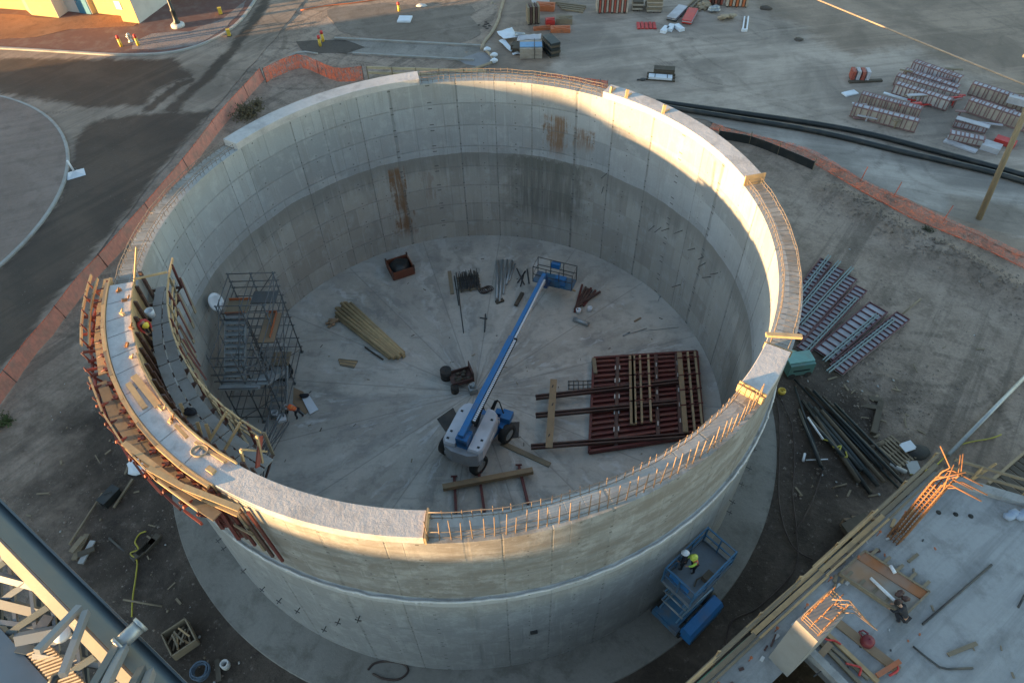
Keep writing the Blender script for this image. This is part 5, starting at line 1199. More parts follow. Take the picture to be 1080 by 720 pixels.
# a scatter of tiny litter on the floor
for k in range(70):
    a = rj.uniform(0, 360); r_ = R*math.sqrt(rj.uniform(.02, .9)); q = pol(r_, a, .012)
    mb = MB(); d = pol(rj.uniform(.06, .22), rj.uniform(0, 360), 0); mb.bar(q, q+d, rj.uniform(.02, .06), .02)
    solo('wood_scrap', mb, (TIMBER_OLD, TIMBER_DARK, DARKSTEEL)[k % 3], 'tiny scrap of wood or steel on the tank floor', 'scrap', 'tiny scraps littering the tank floor')
for p0, p1, lab in (((668, 350), (716, 345), 'thin pale line of wire lying across the floor near the form stack'),):
    pole('wire', p0, p1, .012, GALV, lab, 'wire')
# ------------------------------------------------------------------ form panels with ribs stacked outside
def form_panel(label, p0, p1, wpx, z, mt_face, mt_rib, n, h=.10, cat='form panel', group=None, rails=None, wdm=None, lift=0, tops=None):
    """a long panel lying back-up: p0->p1 is its long axis in the photo, wdm its width in metres"""
    a, b = at(*p0, z), at(*p1, z); L = (b-a).length; rz = face(a, b); c = (a+b)/2
    t = thing('ribbed_form', label, cat, (c.x, c.y, z+lift), rz, group)
    W = wdm
    mb = MB(); mb.box((0, 0, .03), (L, W, .04)); part('form_face', mb, mt_face, t, local=True)
    for s_ in (-1, 1):
        mb = MB(); mb.box((0, s_*(W/2-.03), .05+h/2), (L, .06, h)); part('side_rail', mb, mt_rib, t, local=True)
    rm = None
    for i in range(n+1):
        x = -L/2+.03+(L-.06)*i/n
        if rm is None:
            mb = MB(); mb.box((0, 0, .05+h*.48), (.05, W-.13, h*.9)); o = part('rib', mb, mt_rib, t, local=True); o.location.x = x; rm = o
        else:
            o = rm.copy(); link(o); o.location.x = x
    if rails:
        for y_ in rails:
            for k in (-.07, .07):
                mb = MB(); mb.box((rails[y_], y_+k, .05+h+.06), (L*.96, .06, .11)); part('waler', mb, mat('grey_green_steel', (.20, .26, .26), .5, .2, 5, metal=.2, dirtamt=.25), t, local=True)
    return t
RIBV = mat('plum_form_steel', (.13, .045, .05), .6, .3, 5, dirtamt=.4)
zz = ZG+.12
form_panel('ribbed form panel stacked closest to the tank wall, farthest up the slope', (834, 324), (871, 276), 0, zz, PLY_BLUE, RIBV, 13, wdm=.74, rails={.0: .5})
form_panel('ribbed form panel second from the tank wall under a pair of grey walers', (836, 341), (884, 284), 0, zz, PLY_BLUE, RIBV, 16, wdm=.76, rails={.2: .6})
form_panel('ribbed form panel in the middle of the group near the tank, under grey walers', (839, 357), (897, 293), 0, zz, PLY_BLUE, RIBV, 18, wdm=.76, rails={.28: .8})
form_panel('ribbed form panel at the outer edge of the group beside the tank, pale tip', (846, 371), (908, 305), 0, zz, PLY_BLUE, RIBV, 18, wdm=.74, rails={-.2: -.9})
form_panel('wide ribbed form panel in the separate pair, side facing the tank', (868, 375), (926, 325), 0, zz, PLY_BLUE, RIBV, 11, wdm=1.15, rails={-.3: -.6})
form_panel('narrow ribbed form panel in the separate pair, side facing the open soil', (881, 391), (952, 334), 0, zz, PLY_BLUE, RIBV, 17, wdm=.85, rails={.15: -.7})
def gpole(name, p0, p1, r, mt, label, cat, z=ZG+.1, group=None, n=8): return pole(name, p0, p1, r, mt, label, cat, z, group, n)
gpole('timber_pole', (951, 332), (971, 315), .05, TIMBER_OLD, 'pale timber pole sticking out from under the narrow form panel', 'timber pole')
# the yard stacks
def yard_row(label, p0, p1, hgt, wd, n, mt_f, mt_r):
    a, b = at(*p0, ZY), at(*p1, ZY); L = (b-a).length*rj.uniform(.9, 1.05); rz = face(a, b)+rj.uniform(-.06, .06); c = (a+b)/2; n += rj.randint(-2, 2); hgt *= rj.uniform(.8, 1.15)
    t = thing('ribbed_form', label, 'form panel', (c.x, c.y, ZY), rz, 'ribbed form panels laid out in the yard')
    mb = MB(); mb.box((0, -wd/2+.03, hgt/2+.1), (L, .05, hgt)); mb.box((0, 0, .06), (L, wd, .05)); part('form_face', mb, mt_f, t, local=True)
    for z_, y_ in ((hgt+.13, -wd/2+.02), (.1, -wd/2), (hgt+.13, wd/2-.05)):
        mb = MB(); mb.box((0, y_, z_), (L+.06, .08, .08)); part('side_rail', mb, mt_r, t, local=True)
    mb = MB(); mb.box((0, .02, hgt+.13), (L, wd*.75, .05)); part('top_board', mb, PLY_BLUE, t, local=True)
    rm = None
    for i in range(n+1):
        x = -L/2+L*i/n+rj.uniform(-.07, .07)
        if rm is None:
            mb = MB(); mb.box((0, -wd/2, hgt/2+.12), (.07, .10, hgt*.92)); mb.box((0, .02, hgt+.175), (.10, wd*.8, .05)); rm = part('rib', mb, mt_r, t, local=True); rm.location.x = x
        else:
            o = rm.copy(); link(o); o.location.x = x
    return t
RPLUM = mat('pink_grey_form', (.23, .13, .125), .65, .35, 5, dirtamt=.4)
yard_row('ribbed form row with sun-bleached ply, back row of the pair nearest the pipes', (903, 108), (971, 125), .70, .60, 17, PLY_TAN, RPLUM)
yard_row('ribbed form row with tan ply, front row of the pair nearest the pipes', (896, 122), (965, 138), .75, .60, 15, PLY_TAN, RPLUM)
yard_row('ribbed form row at the far back of the four-row stack', (962, 73), (1010, 90), .5, .62, 13, PLY_BLUE, RPLUM)
yard_row('ribbed form row second from the back of the four-row stack', (951, 79), (1010, 99), .5, .62, 15, PLY_BLUE, RPLUM)
yard_row('ribbed form row third from the back of the four-row stack', (943, 88), (1008, 108), .55, .65, 16, PLY, RPLUM)
yard_row('ribbed form row with pale squares at the front of the four-row stack', (939, 97), (1001, 117), .65, .65, 15, PLY, RPLUM)
yard_row('long ribbed form row farthest back in the right-hand stack by the utility pole', (1022, 100), (1100, 124), .75, .60, 15, PLY_TAN, RPLUM)
yard_row('long ribbed form row in front of the farthest row by the utility pole', (1014, 116), (1095, 142), .8, .65, 17, PLY_TAN, RPLUM)
yard_row('short ribbed form row under a pale board near the utility pole', (1005, 132), (1038, 140), .4, .6, 7, PLY_BLUE, RPLUM)
yard_row('short pinkish ribbed form row closest to the pipes near the utility pole', (999, 146), (1034, 153), .4, .7, 9, PLY, RPLUM)
for k in range(26):
    px, py = ((rj.uniform(896, 972), rj.uniform(104, 136)), (rj.uniform(945, 1010), rj.uniform(74, 116)), (rj.uniform(1000, 1078), rj.uniform(105, 160)))[k % 3]
    q = at(px, py, ZY+.02); z_ = rj.uniform(.02, .75); mb = MB(); d = pol(rj.uniform(.3, .9), rj.uniform(-30, 10), 0); mb.bar(q+Vector((0, 0, z_+.05))-d, q+Vector((0, 0, z_+.1))+d, rj.uniform(.06, .3), .06); mb.bar(q, q+Vector((.02, 0, z_+.05)), .08, .08)
    solo('form_offcut', mb, (PLY_BLUE, REDP, RPLUM, TIMBER_OLD)[k % 4], 'loose form board lying among the yard form rows', 'offcut', 'loose form boards among the yard rows')
lay('form_board', (1050, 146), (1071, 153), .7, .35, REDP, 'bright red form lying near the utility pole among pale boards', 'form', z=ZY)
lay('form_board', (1036, 152), (1055, 158), .9, .4, PLY_BLUE, 'thick pale board stack beside the bright red form', 'board', z=ZY)
for p0, p1, w_, th, mt, lab in (((1009, 124), (1044, 134), .5, .06, PLY_BLUE, 'long pale board on top of the short form row near the utility pole'), ((996, 148), (1030, 160), .5, .12, PLY_BLUE, 'long pale board lying between the pipes and the short form row'), ((932, 98), (962, 107), .22, .1, TARP, 'narrow white beam lying in front of the four-row stack'), ((890, 100), (903, 97), .6, .1, TARP, 'small white sheet lying beside the pair of form rows'), ((1063, 104), (1095, 112), .4, .5, PLY_BLUE, 'pale board on the rows behind the utility pole')):
    lay('form_board', p0, p1, w_, th, mt, lab, 'board', z=ZY+(.6 if 'on top' in lab else .75 if 'on the rows' in lab else 0))
def box_stack(name, label, cat, pix, hgt, n, mt_a, mt_b, z=ZY, rz=0, size=(1, 1), slats='y', cap=None):
    c = at(*pix, z); t = thing(name, label, cat, c, R_(rz))
    sx_, sy_ = size
    for k in range(3): mb = MB(); mb.box((-sx_*.4+sx_*.4*k, 0, .05), (.1, sy_, .09)); part('bearer', mb, TIMBER_DARK, t, local=True)
    for k in range(n):
        if slats == 'x': mb = MB(); mb.box((-sx_/2+sx_*(k+.5)/n, rj.uniform(-.04, .04), .1+hgt/2), (sx_/n*.72, sy_, hgt*rj.uniform(.93, 1.03)))
        else: mb = MB(); mb.box((rj.uniform(-.05, .05), rj.uniform(-.04, .04), .1+hgt*(k+.5)/n), (sx_*rj.uniform(.94, 1), sy_*rj.uniform(.95, 1), hgt/n*.82))
        part('panel', mb, mt_a if k % 2 else mt_b, t, local=True)
    if cap:
        mb = MB(); mb.box((0, 0, .12+hgt+.03), (sx_*.98, sy_*.9, .04)); part('top_sheet', mb, cap, t, local=True)
    return t
box_stack('form_bundle', 'small bundle of pale and red forms standing alone in the yard', 'form bundle', (905, 84), .75, 4, PLY_BLUE, FORM_RED, rz=-8, size=(1.5, .8), slats='x')
mb = MB(); q = at(912, 87, ZY); mb.bar(q+Vector((-1.3, 0, .08)), q+Vector((1.4, .1, .08)), .3, .14); solo('timber_sleeper', mb, TIMBER_DARK, 'dark timber sleeper under the small lone form bundle', 'sleeper')
box_stack('form_stack', 'large stack of upright red and grey forms at the far edge of the yard', 'form stack', (645, 12), 1.7, 13, FORM_RED, PLY_TAN, rz=-3, size=(3.0, 1.2), slats='x')
box_stack('form_stack', 'low dark grey form stack beside the large red stack', 'form stack', (672, 9), .8, 4, TIMBER_DARK, PLY_TAN, rz=-5, size=(1.0, 1.4))
box_stack('form_stack', 'stack of tan boards under white sheeting in the far yard', 'board stack', (689, 10), 1.1, 6, TIMBER_OLD, PLY_TAN, rz=-5, size=(1.5, 1.6), cap=TARP)
box_stack('form_stack', 'upright red forms at the top of the yard, nearer of the two far stacks', 'form stack', (752, 4), 1.5, 6, FORM_RED, STEEL_BROWN, rz=-4, size=(1.7, 1.0), slats='x')
box_stack('form_stack', 'upright red and tan forms at the top of the yard beside the yellow sacks', 'form stack', (776, 6), 1.5, 7, FORM_ORANGE, PLY_TAN, rz=-6, size=(2.1, 1.0), slats='x')
box_stack('plank_stack', 'slanting pile of grey planks and black pipes in the far yard', 'plank stack', (714, 17), .35, 4, PLY_BLUE, DARKPIPE, rz=58, size=(3.0, .9))
box_stack('plank_stack', 'low pile of white planks with red ends in the far yard', 'plank stack', (727, 20), .35, 3, PLY_BLUE, REDP, rz=66, size=(2.8, .9))
for q, lab in (((682, 28), 'flat red steel plates lying in the far yard'),):
    t = thing('steel_plates', lab, 'steel plates', at(*q, ZY), R_(-4)); 
    for k in range(5): mb = MB(); mb.box((-.75+.36*k, .05*(k % 2), .07), (.28, 1.3, .1)); part('plate', mb, REDP, t, local=True)
for q, r_, lab in (((701, 33), 60, 'white block in the far yard, first from the red plates'), ((707, 31), 65, 'white block in the far yard, middle one of three'), ((716, 31), 110, 'white block in the far yard, farthest from the red plates')):
    mb = MB(); c = at(*q, ZY); mb.box(c+Vector((0, 0, .15)), (1.1, .5, .26), R_(r_)); mb.box(c+Vector((0, 0, .05)), (1.14, .54, .06), R_(r_)); solo('concrete_block', mb, TARP, lab, 'block')
for q, lab, mt in (((752, 14), 'grey sack heap in the far yard', GALV), ((766, 21), 'yellowish sack pile on a pallet in the far yard', WATTLE), ((742, 9), 'tan sack beside the far red forms', WATTLE)):
    mb = MB(); c = at(*q, ZY)
    for k in range(6): mb.blob(c+Vector((rj.uniform(-.5, .5), rj.uniform(-.35, .35), .15+.16*(k % 3))), .34, k, (1.2, .8, .5), .25, 2)
    solo('sack_pile', mb, mt, lab, 'sacks')
for k in range(6):
    pole('timber_pole', (719+6*k, 13-.5*k), (736+6*k, -3-.5*k), .1, TIMBER_OLD, 'long grey timber pole lying among the far yard stacks', 'timber pole', ZY, 'timber poles lying in the far yard')
mb = MB(); a, b = at(785, 34, ZY), at(786, 20, ZY); mb.bar(a+Vector((-.18, 0, .15)), b+Vector((-.1, 0, .15)), .12, .2); mb.bar(a+Vector((.18, 0, .15)), b+Vector((.25, 0, .15)), .12, .2); mb.bar(a+Vector((-.25, .1, .12)), a+Vector((.25, .1, .12)), .2, .2); solo('channel_frame', mb, WHITEPL, 'white U-shaped steel channel lying alone at the top of the yard', 'channel')
# pallet with planks in mid yard
c = at(697, 82, ZY); t = thing('timber_pallet', 'pallet with dark planks and white sheets alone in the middle of the yard', 'pallet', c, R_(-12))
for k in range(3): mb = MB(); mb.box((0, -.55+.5*k, .08), (2.3, .16, .14)); part('bearer', mb, TIMBER_DARK, t, local=True)
for k in range(5): mb = MB(); mb.box((.2, .45, .2+.1*k), (1.7, .7, .08)); part('plank', mb, TIMBER_DARK, t, local=True)
mb = MB(); mb.box((-.05, -.35, .24), (1.9, .6, .18)); part('white_sheet', mb, TARP, t, local=True)
for x_ in (-.5, .5): mb = MB(); mb.box((x_, -.35, .345), (.05, .64, .02)); part('strap', mb, BLACKPL, t, local=True)
mb = MB(); q = at(678, 85, ZY); mb.blob(q+Vector((0, 0, .1)), .2, 3, (1.2, .8, .6), .4); mb.tube(q+Vector((-.5, 0, .08)), q+Vector((.6, .1, .08)), .06, 7); solo('pipe_fitting', mb, DARKSTEEL, 'dark pipe fitting beside the mid-yard pallet', 'fitting')
for q, s_ in (((842, 42), .35), ((808, 9), .5)):
    mb = MB(); mb.blob(at(*q, ZY), s_, int(s_*20), (1.2, 1, .35), .5); solo('mud_clod', mb, SOIL_DARK, 'dark clod of mud on the bare yard' if s_ < .4 else 'larger dark mud heap beside the far red forms', 'clod')
# debris group beside the yard edge
t = thing('sheet_stack', 'square strapped stack of blue topped sheets among the debris', 'sheet stack', at(560, 58, ZY), R_(-2))
for k in range(7): mb = MB(); mb.box((0, 0, .1+.13*k), (1.9+.04*(k % 2), 1.6, .11)); part('sheet', mb, PLY_TAN, t, local=True)
mb = MB(); mb.box((0, -.15, .99), (1.9, .9, .05)); part('blue_cover', mb, mat('blue_sheet', (.17, .32, .50), .6, .2, 3), t, local=True)
mb = MB(); mb.box((.3, 0, .55), (.05, 1.7, 1.0)); part('strap', mb, TIMBER_DARK, t, local=True)
box_stack('form_stack', 'leaning stack of dark green grey forms beside the blue topped sheets', 'form stack', (581, 56), 1.2, 5, TIMBER_DARK, DARKPIPE, rz=112, size=(1.9, .9), slats='y')
box_stack('form_stack', 'tall brown form bundle standing upright behind the white tarps', 'form stack', (562, 24), 1.5, 5, STEEL_BROWN, TIMBER_OLD, rz=8, size=(1.2, 1.0), slats='x')
for pix, z0, lab, mt in (([(524, 34), (540, 29), (547, 40), (531, 41)], .35, 'white tarp sheet draped highest over the debris', TARP), ([(526, 43), (532, 41), (541, 52), (539, 54)], .2, 'narrow white sheet lying in front of the white tarp', TARP), ([(547, 36), (571, 36), (570, 42), (545, 43)], .45, 'pale grey sheet lying behind the blue topped stack', PLY_BLUE), ([(540, 56), (548, 54), (549, 57), (541, 58)], .1, 'small white scrap beside the blue topped stack', TARP)):
    P_ = [at(*q, ZY+z0) for q in pix]; mb = MB(); n = 7; vs = []
    for j in range(n):
        for i in range(n):
            q = P_[0].lerp(P_[1], i/(n-1)).lerp(P_[3].lerp(P_[2], i/(n-1)), j/(n-1)); q.z += .16*noise.noise((q.x*1.5, q.y*1.5, 1)); vs.append(q)
    vs += [q-Vector((0, 0, .03)) for q in vs]
    m_ = n*n; fs = [(j*n+i, j*n+i+1, (j+1)*n+i+1, (j+1)*n+i) for j in range(n-1) for i in range(n-1)]; fs += [tuple(m_+k for k in f[::-1]) for f in fs]
    ed = [i for i in range(n)]+[j*n+n-1 for j in range(1, n)]+[(n-1)*n+i for i in range(n-2, -1, -1)]+[j*n for j in range(n-2, 0, -1)]
    fs += [(ed[k], ed[(k+1) % len(ed)], m_+ed[(k+1) % len(ed)], m_+ed[k]) for k in range(len(ed))]
    mb.add(vs, fs, True); solo('tarp_sheet', mb, mt, lab, 'tarp')
mb = MB(); mb.tube(at(543, 37, ZY+.45), at(554, 36, ZY+.5), .28, 12, r2=.1); solo('sheet_roll', mb, GALV, 'grey rolled sheet lying on the white tarp', 'roll')
mb = MB(); mb.box(at(545, 50, ZY+.3), (.9, .7, .6), R_(-20)); mb.box(at(545, 50, ZY+.62), (.7, .5, .05), R_(-20)); solo('debris_box', mb, TIMBER_DARK, 'dark box between the white sheets and the blue topped stack', 'box')
for q, s_, r_, lab, mt in (((575, 10), (1.8, 1.0, .5), -10, 'orange crate at the far edge of the debris', FORM_ORANGE), ((591, 33), (1.8, .8, .35), -4, 'orange form lying near the end of the debris', FORM_ORANGE), ((580, 26), (.8, .7, .5), 5, 'bright red box among the debris', REDP), ((572, 31), (1.6, .5, .2), 6, 'orange plank lying between the brown bundle and the orange form', FORM_ORANGE), ((595, 24), (1.5, .9, .5), -6, 'heap of tan boards behind the orange form', TIMBER_OLD)):
    mb = MB(); c = at(*q, ZY); mb.box(c+Vector((0, 0, s_[2]/2)), s_, R_(r_)); mb.box(c+Vector((.1, .05, s_[2]+.05)), (s_[0]*.8, s_[1]*.3, .08), R_(r_+5)); mb.box(c+Vector((-.05, -.2, s_[2]+.04)), (s_[0]*.6, s_[1]*.2, .06), R_(r_-6))
    solo('debris_form', mb, mt, lab, 'form')
for k in range(4): lay('timber_beam', (586+2*k, 3+2.2*k), (618-k, 7+2*k), .16, .15, TIMBER_OLD, 'long weathered timber beam lying in line behind the debris', 'beam', ZY, 'timber beams behind the debris')
mb = MB(); c = at(570, 2, ZY); mb.box(c+Vector((0, 0, .2)), (1.7, .7, .4)); mb.box(c+Vector((.2, 0, .45)), (1.2, .5, .1), .2); solo('debris_box', mb, TARP, 'pale blue white box behind the orange crate of the debris', 'box')
# straw sock, white sacks
P_ = smooth_pts([at(*q, ZY+.12) for q in ((534, -10), (527, 14), (526, 20), (519, 34), (511, 44), (508, 52))], 4); mb = MB(); mb.path(P_, .14, 7); solo('straw_sock', mb, WATTLE, 'long tan straw sock winding along the edge of the yard', 'straw sock')
P_ = smooth_pts([at(*q, ZY+.1) for q in ((511, 52), (519, 60), (518, 66), (505, 71), (490, 76))], 4); mb = MB(); mb.path(P_, .13, 7); solo('straw_sock', mb, WATTLE, 'shorter straw sock curling round the white sacks', 'straw sock')
for q, lab in (((514, 52), 'small white sack at the bend of the long straw sock'), ((521, 58), 'white sack in the middle of the three by the straw sock'), ((521, 64), 'white sack lowest of the three by the straw sock')):
    mb = MB(); mb.blob(at(*q, ZY+.2), .3, q[0], (1.1, .8, .7), .35, 2); solo('sack', mb, TARP, lab, 'sack')
mb = MB(); c = at(427, 21, ZY); mb.box(c+Vector((0, 0, .06)), (1.25, 1.25, .12), R_(-6)); mb.box(c+Vector((0, 0, .14)), (1.05, 1.05, .05), R_(-6)); solo('utility_cover', mb, TARP, 'flat white square cover on the bare soil behind the tank', 'cover')
mb = MB(); mb.blob(at(444, 6, ZY), .45, 2, (1.2, .8, .3), .4); solo('stone_slab', mb, CONC_LIGHT, 'small pale flat stone beyond the white square cover', 'stone')
for k in range(24):
    mb = MB(); mb.blob(at(511+rj.uniform(-14, 12), 26+rj.uniform(-4, 5), ZY-.05), rj.uniform(.08, .2), k, (1, 1, .5), .5, 1) if k < 12 else mb.blob(at(523+rj.uniform(-5, 3), 6+rj.uniform(-6, 6), ZY-.03), rj.uniform(.06, .16), k, (1, 1, .5), .5, 1)
    solo('rubble_lump', mb, SOIL_DARK if k < 12 else WATTLE, 'dark lump of rubble beside the straw sock' if k < 12 else 'pale lump of rubble at the top of the straw sock', 'rubble', 'dark rubble by the straw sock' if k < 12 else 'pale rubble by the straw sock')
# low timber rails behind the tank
t = thing('timber_barrier', 'low timber rail fence directly behind the tank rim', 'fence', at(440, 76, ZY))
for a, b, z in (((388, 80), (515, 87), .9), ((388, 82), (515, 90), .45)):
    mb = MB(); pa, pb = at(*a, ZY), at(*b, ZY)
    pa = at(389, 84, ZY); pb = at(514, 88, ZY); mb.bar(pa+Vector((0, 0, z+.15)), pb+Vector((0, 0, z+.15)), .07, .2); part('rail', mb, mat('bleached_timber', (.46, .37, .24), .85, .3, 4), t)
for px in (389, 415, 440, 464, 490, 514):
    mb = MB(); q = at(px, 84+4*(px-389)/125, ZY); mb.bar(q, q+Vector((0, 0, 1.15)), .09, .09); part('post', mb, TIMBER_OLD, t)
for a, b, lab in (((353, 41), (508, 49), 'pale kerb strip across the bare soil behind the tank'), ((372, 57), (500, 64), 'second pale kerb strip nearer the tank rim')):
    mb = MB(); pa, pb = at(*a, ZY), at(*b, ZY); mb.bar(pa+Vector((0, 0, .05)), pb+Vector((0, 0, .05)), .22, .16); struct('kerb', mb, CONC_KERB)
mb = MB(); P_ = [at(*q, ZY+.03) for q in ((305, 60), (312, 56), (322, 55), (335, 57))]; mb.path(P_, .1, 6); struct('kerb', mb, CONC_KERB)
mb = MB(); mb.path(smooth_pts([at(*q, ZY+.05) for q in ((317, 11), (345, 6), (375, 3), (408, -2))], 4), .05, 6); solo('orange_rope', mb, FORM_ORANGE, 'thin orange line lying across the soil beyond the white square cover', 'rope')

# ------------------------------------------------------------------ pipes, fences, pole, wire
for pts_, r_, lab in (([(692, 107), (735, 113), (780, 119), (863, 131), (919, 142), (974, 156), (1030, 171), (1085, 186), (1150, 204)], .20, 'long black plastic pipe crossing the yard, the farther of two'), ([(692, 111), (735, 118), (780, 125), (863, 139), (947, 159), (1000, 171), (1047, 182), (1085, 193), (1150, 213)], .20, 'long black plastic pipe crossing the yard, the nearer of two')):
    mb = MB(); mb.path(smooth_pts([at(*q, ZY+.2) for q in pts_], 4), r_, 10); solo('drain_pipe', mb, BLACKPL, lab, 'pipe')
def netmat(name, col, alpha, mottle=1.0):
    mt, g, b = newmat(name)
    P = g.n('ShaderNodeNewGeometry').outputs['Position']; n = g.noise(P, 2.2, 4, .6)
    tr = g.n('ShaderNodeBsdfTransparent'); mx = g.n('ShaderNodeMixShader')
    g.L.new(g.mix(g.m('MULTIPLY', g.sm(g.noise(P, 1.3, 5, .7), .42, .66), .55), col, (.30, .2, .16)), b.inputs['Base Color']); b.inputs['Roughness'].default_value = .7
    n2 = g.noise(g.sc(P, (1, 1, .25)), 7.0, 5, .75); g.put(mx.inputs[0], g.m('ADD', g.m('MULTIPLY_ADD', g.sm(n, .35, .65), .35*mottle, alpha-.2*mottle), g.m('MULTIPLY_ADD', g.sm(n2, .35, .65), .4*mottle, -.2*mottle), clamp=True)); g.L.new(tr.outputs[0], mx.inputs[1]); g.L.new(b.outputs[0], mx.inputs[2])
    g.L.new(mx.outputs[0], mt.node_tree.nodes['Material Output'].inputs[0])
    return mt
NET_PINK = netmat('dusty_fence_net', (.62, .24, .18), .84, .35)
NET_RED = netmat('orange_fence_net', (.90, .15, .05), .60)
NET_FLAT = netmat('fallen_fence_net', (.90, .19, .07), .38)
def netting(name, bottom, top, mt, parent, sag=.06, step=.5):
    """ribbon between two polylines of world points, given a little thickness"""
    mb = MB(); vs = []; n = len(bottom)
    for i in range(n):
        for j in range(4):
            q = bottom[i].lerp(top[i], j/3); q = q+Vector((noise.noise((i*.5, j, 1))*sag, noise.noise((i*.5, j, 7))*sag, noise.noise((i*.6, 3, 5))*sag)); vs.append(q)
    fs = [(i*4+j, i*4+j+1, (i+1)*4+j+1, (i+1)*4+j) for i in range(n-1) for j in range(3)]
    mb.add(vs, fs, True); return part(name, mb, mt, parent)
def fence(label, base, hgt, lean, mt, posts=2.6, k=6, z=ZG+.03, start=0):
    B = [at(*q, z) for q in base]; B = smooth_pts(B, k) if len(B) > 2 else [B[0].lerp(B[1], i/6) for i in range(7)]
    t = thing('safety_fence', label, 'fence', B[len(B)//2]); T = [b+Vector((*lean, hgt*(1+.06*noise.noise((i*.3, 2, 2))))) for i, b in enumerate(B)]
    netting('net', B, T, mt, t)
    acc = 1e9; prev = B[0]
    for i, b in enumerate(B):
        acc += (b-prev).length; prev = b
        if acc > posts or i == len(B)-1:
            acc = 0; mb = MB(); mb.tube(b-Vector((0, 0, .1)), T[i]+Vector((0, 0, .12)), .025, 6); part('post', mb, STEEL_RED if i % 2 else DARKSTEEL, t)
    mb = MB(); mb.path([q+Vector((0, 0, .01)) for q in T], .022, 5); part('top_cord', mb, NET_RED, t)
    return t
fence('long dusty pink safety net fence along the road edge left of the tank'.replace(' left of', ' beside'), [(-40, 476), (0, 427), (33, 380), (62, 345), (92, 305), (122, 272), (161, 227), (200, 180), (240, 128), (279, 84)], 1.0, (-.12, -.05), NET_PINK, 4.2, 4)
fence('short bright orange safety net fence turning away from the road corner', [(281, 87), (317, 72), (356, 86), (384, 84)], 1.15, (0, .05), NET_RED, 4.5, 4)
t = thing('safety_fence', 'sagging pink orange safety net fence lying over along the pipe lane', 'fence', at(900, 200, ZG))
bt = [(748, 135), (790, 148), (838, 162), (872, 180), (913, 204), (936, 216), (960, 229), (991, 242), (1040, 263), (1085, 285), (1130, 305)]; tp = [(752, 130), (795, 142), (850, 155), (891, 178), (924, 196), (944, 204), (968, 215), (997, 229), (1045, 250), (1090, 270), (1135, 290)]
B = smooth_pts([at(*q, ZY+.08) for q in bt], 4); T = smooth_pts([at(*q, ZY+.22) for q in tp], 4)
netting('net', B, T, NET_FLAT, t, .15)
for i in (14, 20, 28): mb = MB(); q = T[i]; mb.tube(q-Vector((0, 0, .3)), q+Vector((.1, 0, .9)), .03, 6); part('post', mb, NET_RED, t)
mb = MB(); mb.path(B, .03, 5); part('bottom_cord', mb, NET_RED, t)
fence('pink safety net just visible behind the back rim of the tank', [(560, 92), (580, 90), (610, 93), (640, 97)], .9, (0, 0), NET_RED, 2.5, 3)
t = thing('silt_fence', 'low black silt fence board above the fallen orange net', 'fence', at(808, 158, ZG))
P_ = smooth_pts([at(*q, ZG) for q in ((757, 146), (790, 152), (820, 163), (857, 179))], 4)
for i in range(len(P_)-1):
    mb = MB(); mb.bar(P_[i]+Vector((0, 0, .32)), P_[i+1]+Vector((0, 0, .32)), .04, .66); part('fence_panel', mb, BLACKPL, t)
for i in (0, 4, 8, len(P_)-1): mb = MB(); mb.bar(P_[i], P_[i]+Vector((0, 0, 1.0)), .05, .05); part('stake', mb, TIMBER_OLD, t)
# utility pole and its wire
pb_ = at(1033, 231, ZY)
pt_ = pb_+Vector((-.8, .9, 11.0))
t = thing('utility_pole', 'tall brown timber utility pole with sunlit top', 'utility pole', pb_)
mb = MB(); mb.tube(pb_-Vector((0, 0, .4)), pt_, .19, 12, r2=.13); part('pole', mb, mat('pole_timber', (.27, .20, .12), .85, .3, 5, stretch=(4, 4, .5)), t)
mb = MB(); c = pb_.lerp(pt_, .93); mb.bar(c+Vector((-1.1, .5, 0)), c+Vector((1.1, -.5, 0)), .12, .14); part('crossarm', mb, TIMBER_OLD, t)
wa = pb_.lerp(pt_, .78); d0 = at(870, 0, wa.z); e0 = d0+(d0-wa)*3.2
mb = MB(); mb.path([wa.lerp(e0, i/30)-Vector((0, 0, .25*math.sin(math.pi*i/30))) for i in range(31)], .045, 6); solo('overhead_cable', mb, mat('tan_cable', (.50, .33, .22), .6, .1, 5), 'thin sunlit overhead cable running from the utility pole across the yard', 'cable')
mb = MB(); mb.tube(e0-Vector((0, 0, e0.z+.5)), e0+Vector((0, 0, .6)), .17, 10); o = solo('utility_pole', mb, TIMBER_OLD, 'second timber pole holding the far end of the overhead cable', 'utility pole')
# plants
def shrub(px, py, z, size, n, label, seed, mt, cat='shrub'):
    c = at(px, py, z); t = thing('shrub', label, cat, c); rs = random.Random(seed); st_ = MB(); lf = MB()
    for i in range(n):
        a = rs.uniform(0, 6.283); e = rs.uniform(.25, 1.4); L = size*rs.uniform(.55, 1.1)
        d = Vector((math.cos(a)*math.cos(e), math.sin(a)*math.cos(e), math.sin(e)*.8)); st_.path([c, c+d*L*.5+Vector((0, 0, .05)), c+d*L], .012, 4, r2=.004)
        for k in range(16):
            q = c+d*L*rs.uniform(.3, 1)+Vector((rs.gauss(0, .07), rs.gauss(0, .07), rs.gauss(0, .06)))*size; s_ = rs.uniform(.03, .08)*size**.5
            u = Vector((rs.gauss(0, 1), rs.gauss(0, 1), rs.gauss(0, 1))).normalized(); v = u.orthogonal()
            lf.add([q-u*s_, q+v*s_*.5, q+u*s_, q-v*s_*.5], [(0, 1, 2, 3)])
    part('stem', st_, TIMBER_DARK, t); part('foliage', lf, mt, t)
LEAF = mat('dry_leaves', (.13, .105, .06), .9, .4, 8); LEAFG = mat('olive_leaves', (.06, .07, .035), .9, .4, 8)
shrub(262, 123, ZG, 1.5, 80, 'dry brown shrub growing between the road fence and the tank rim', 1, LEAF)
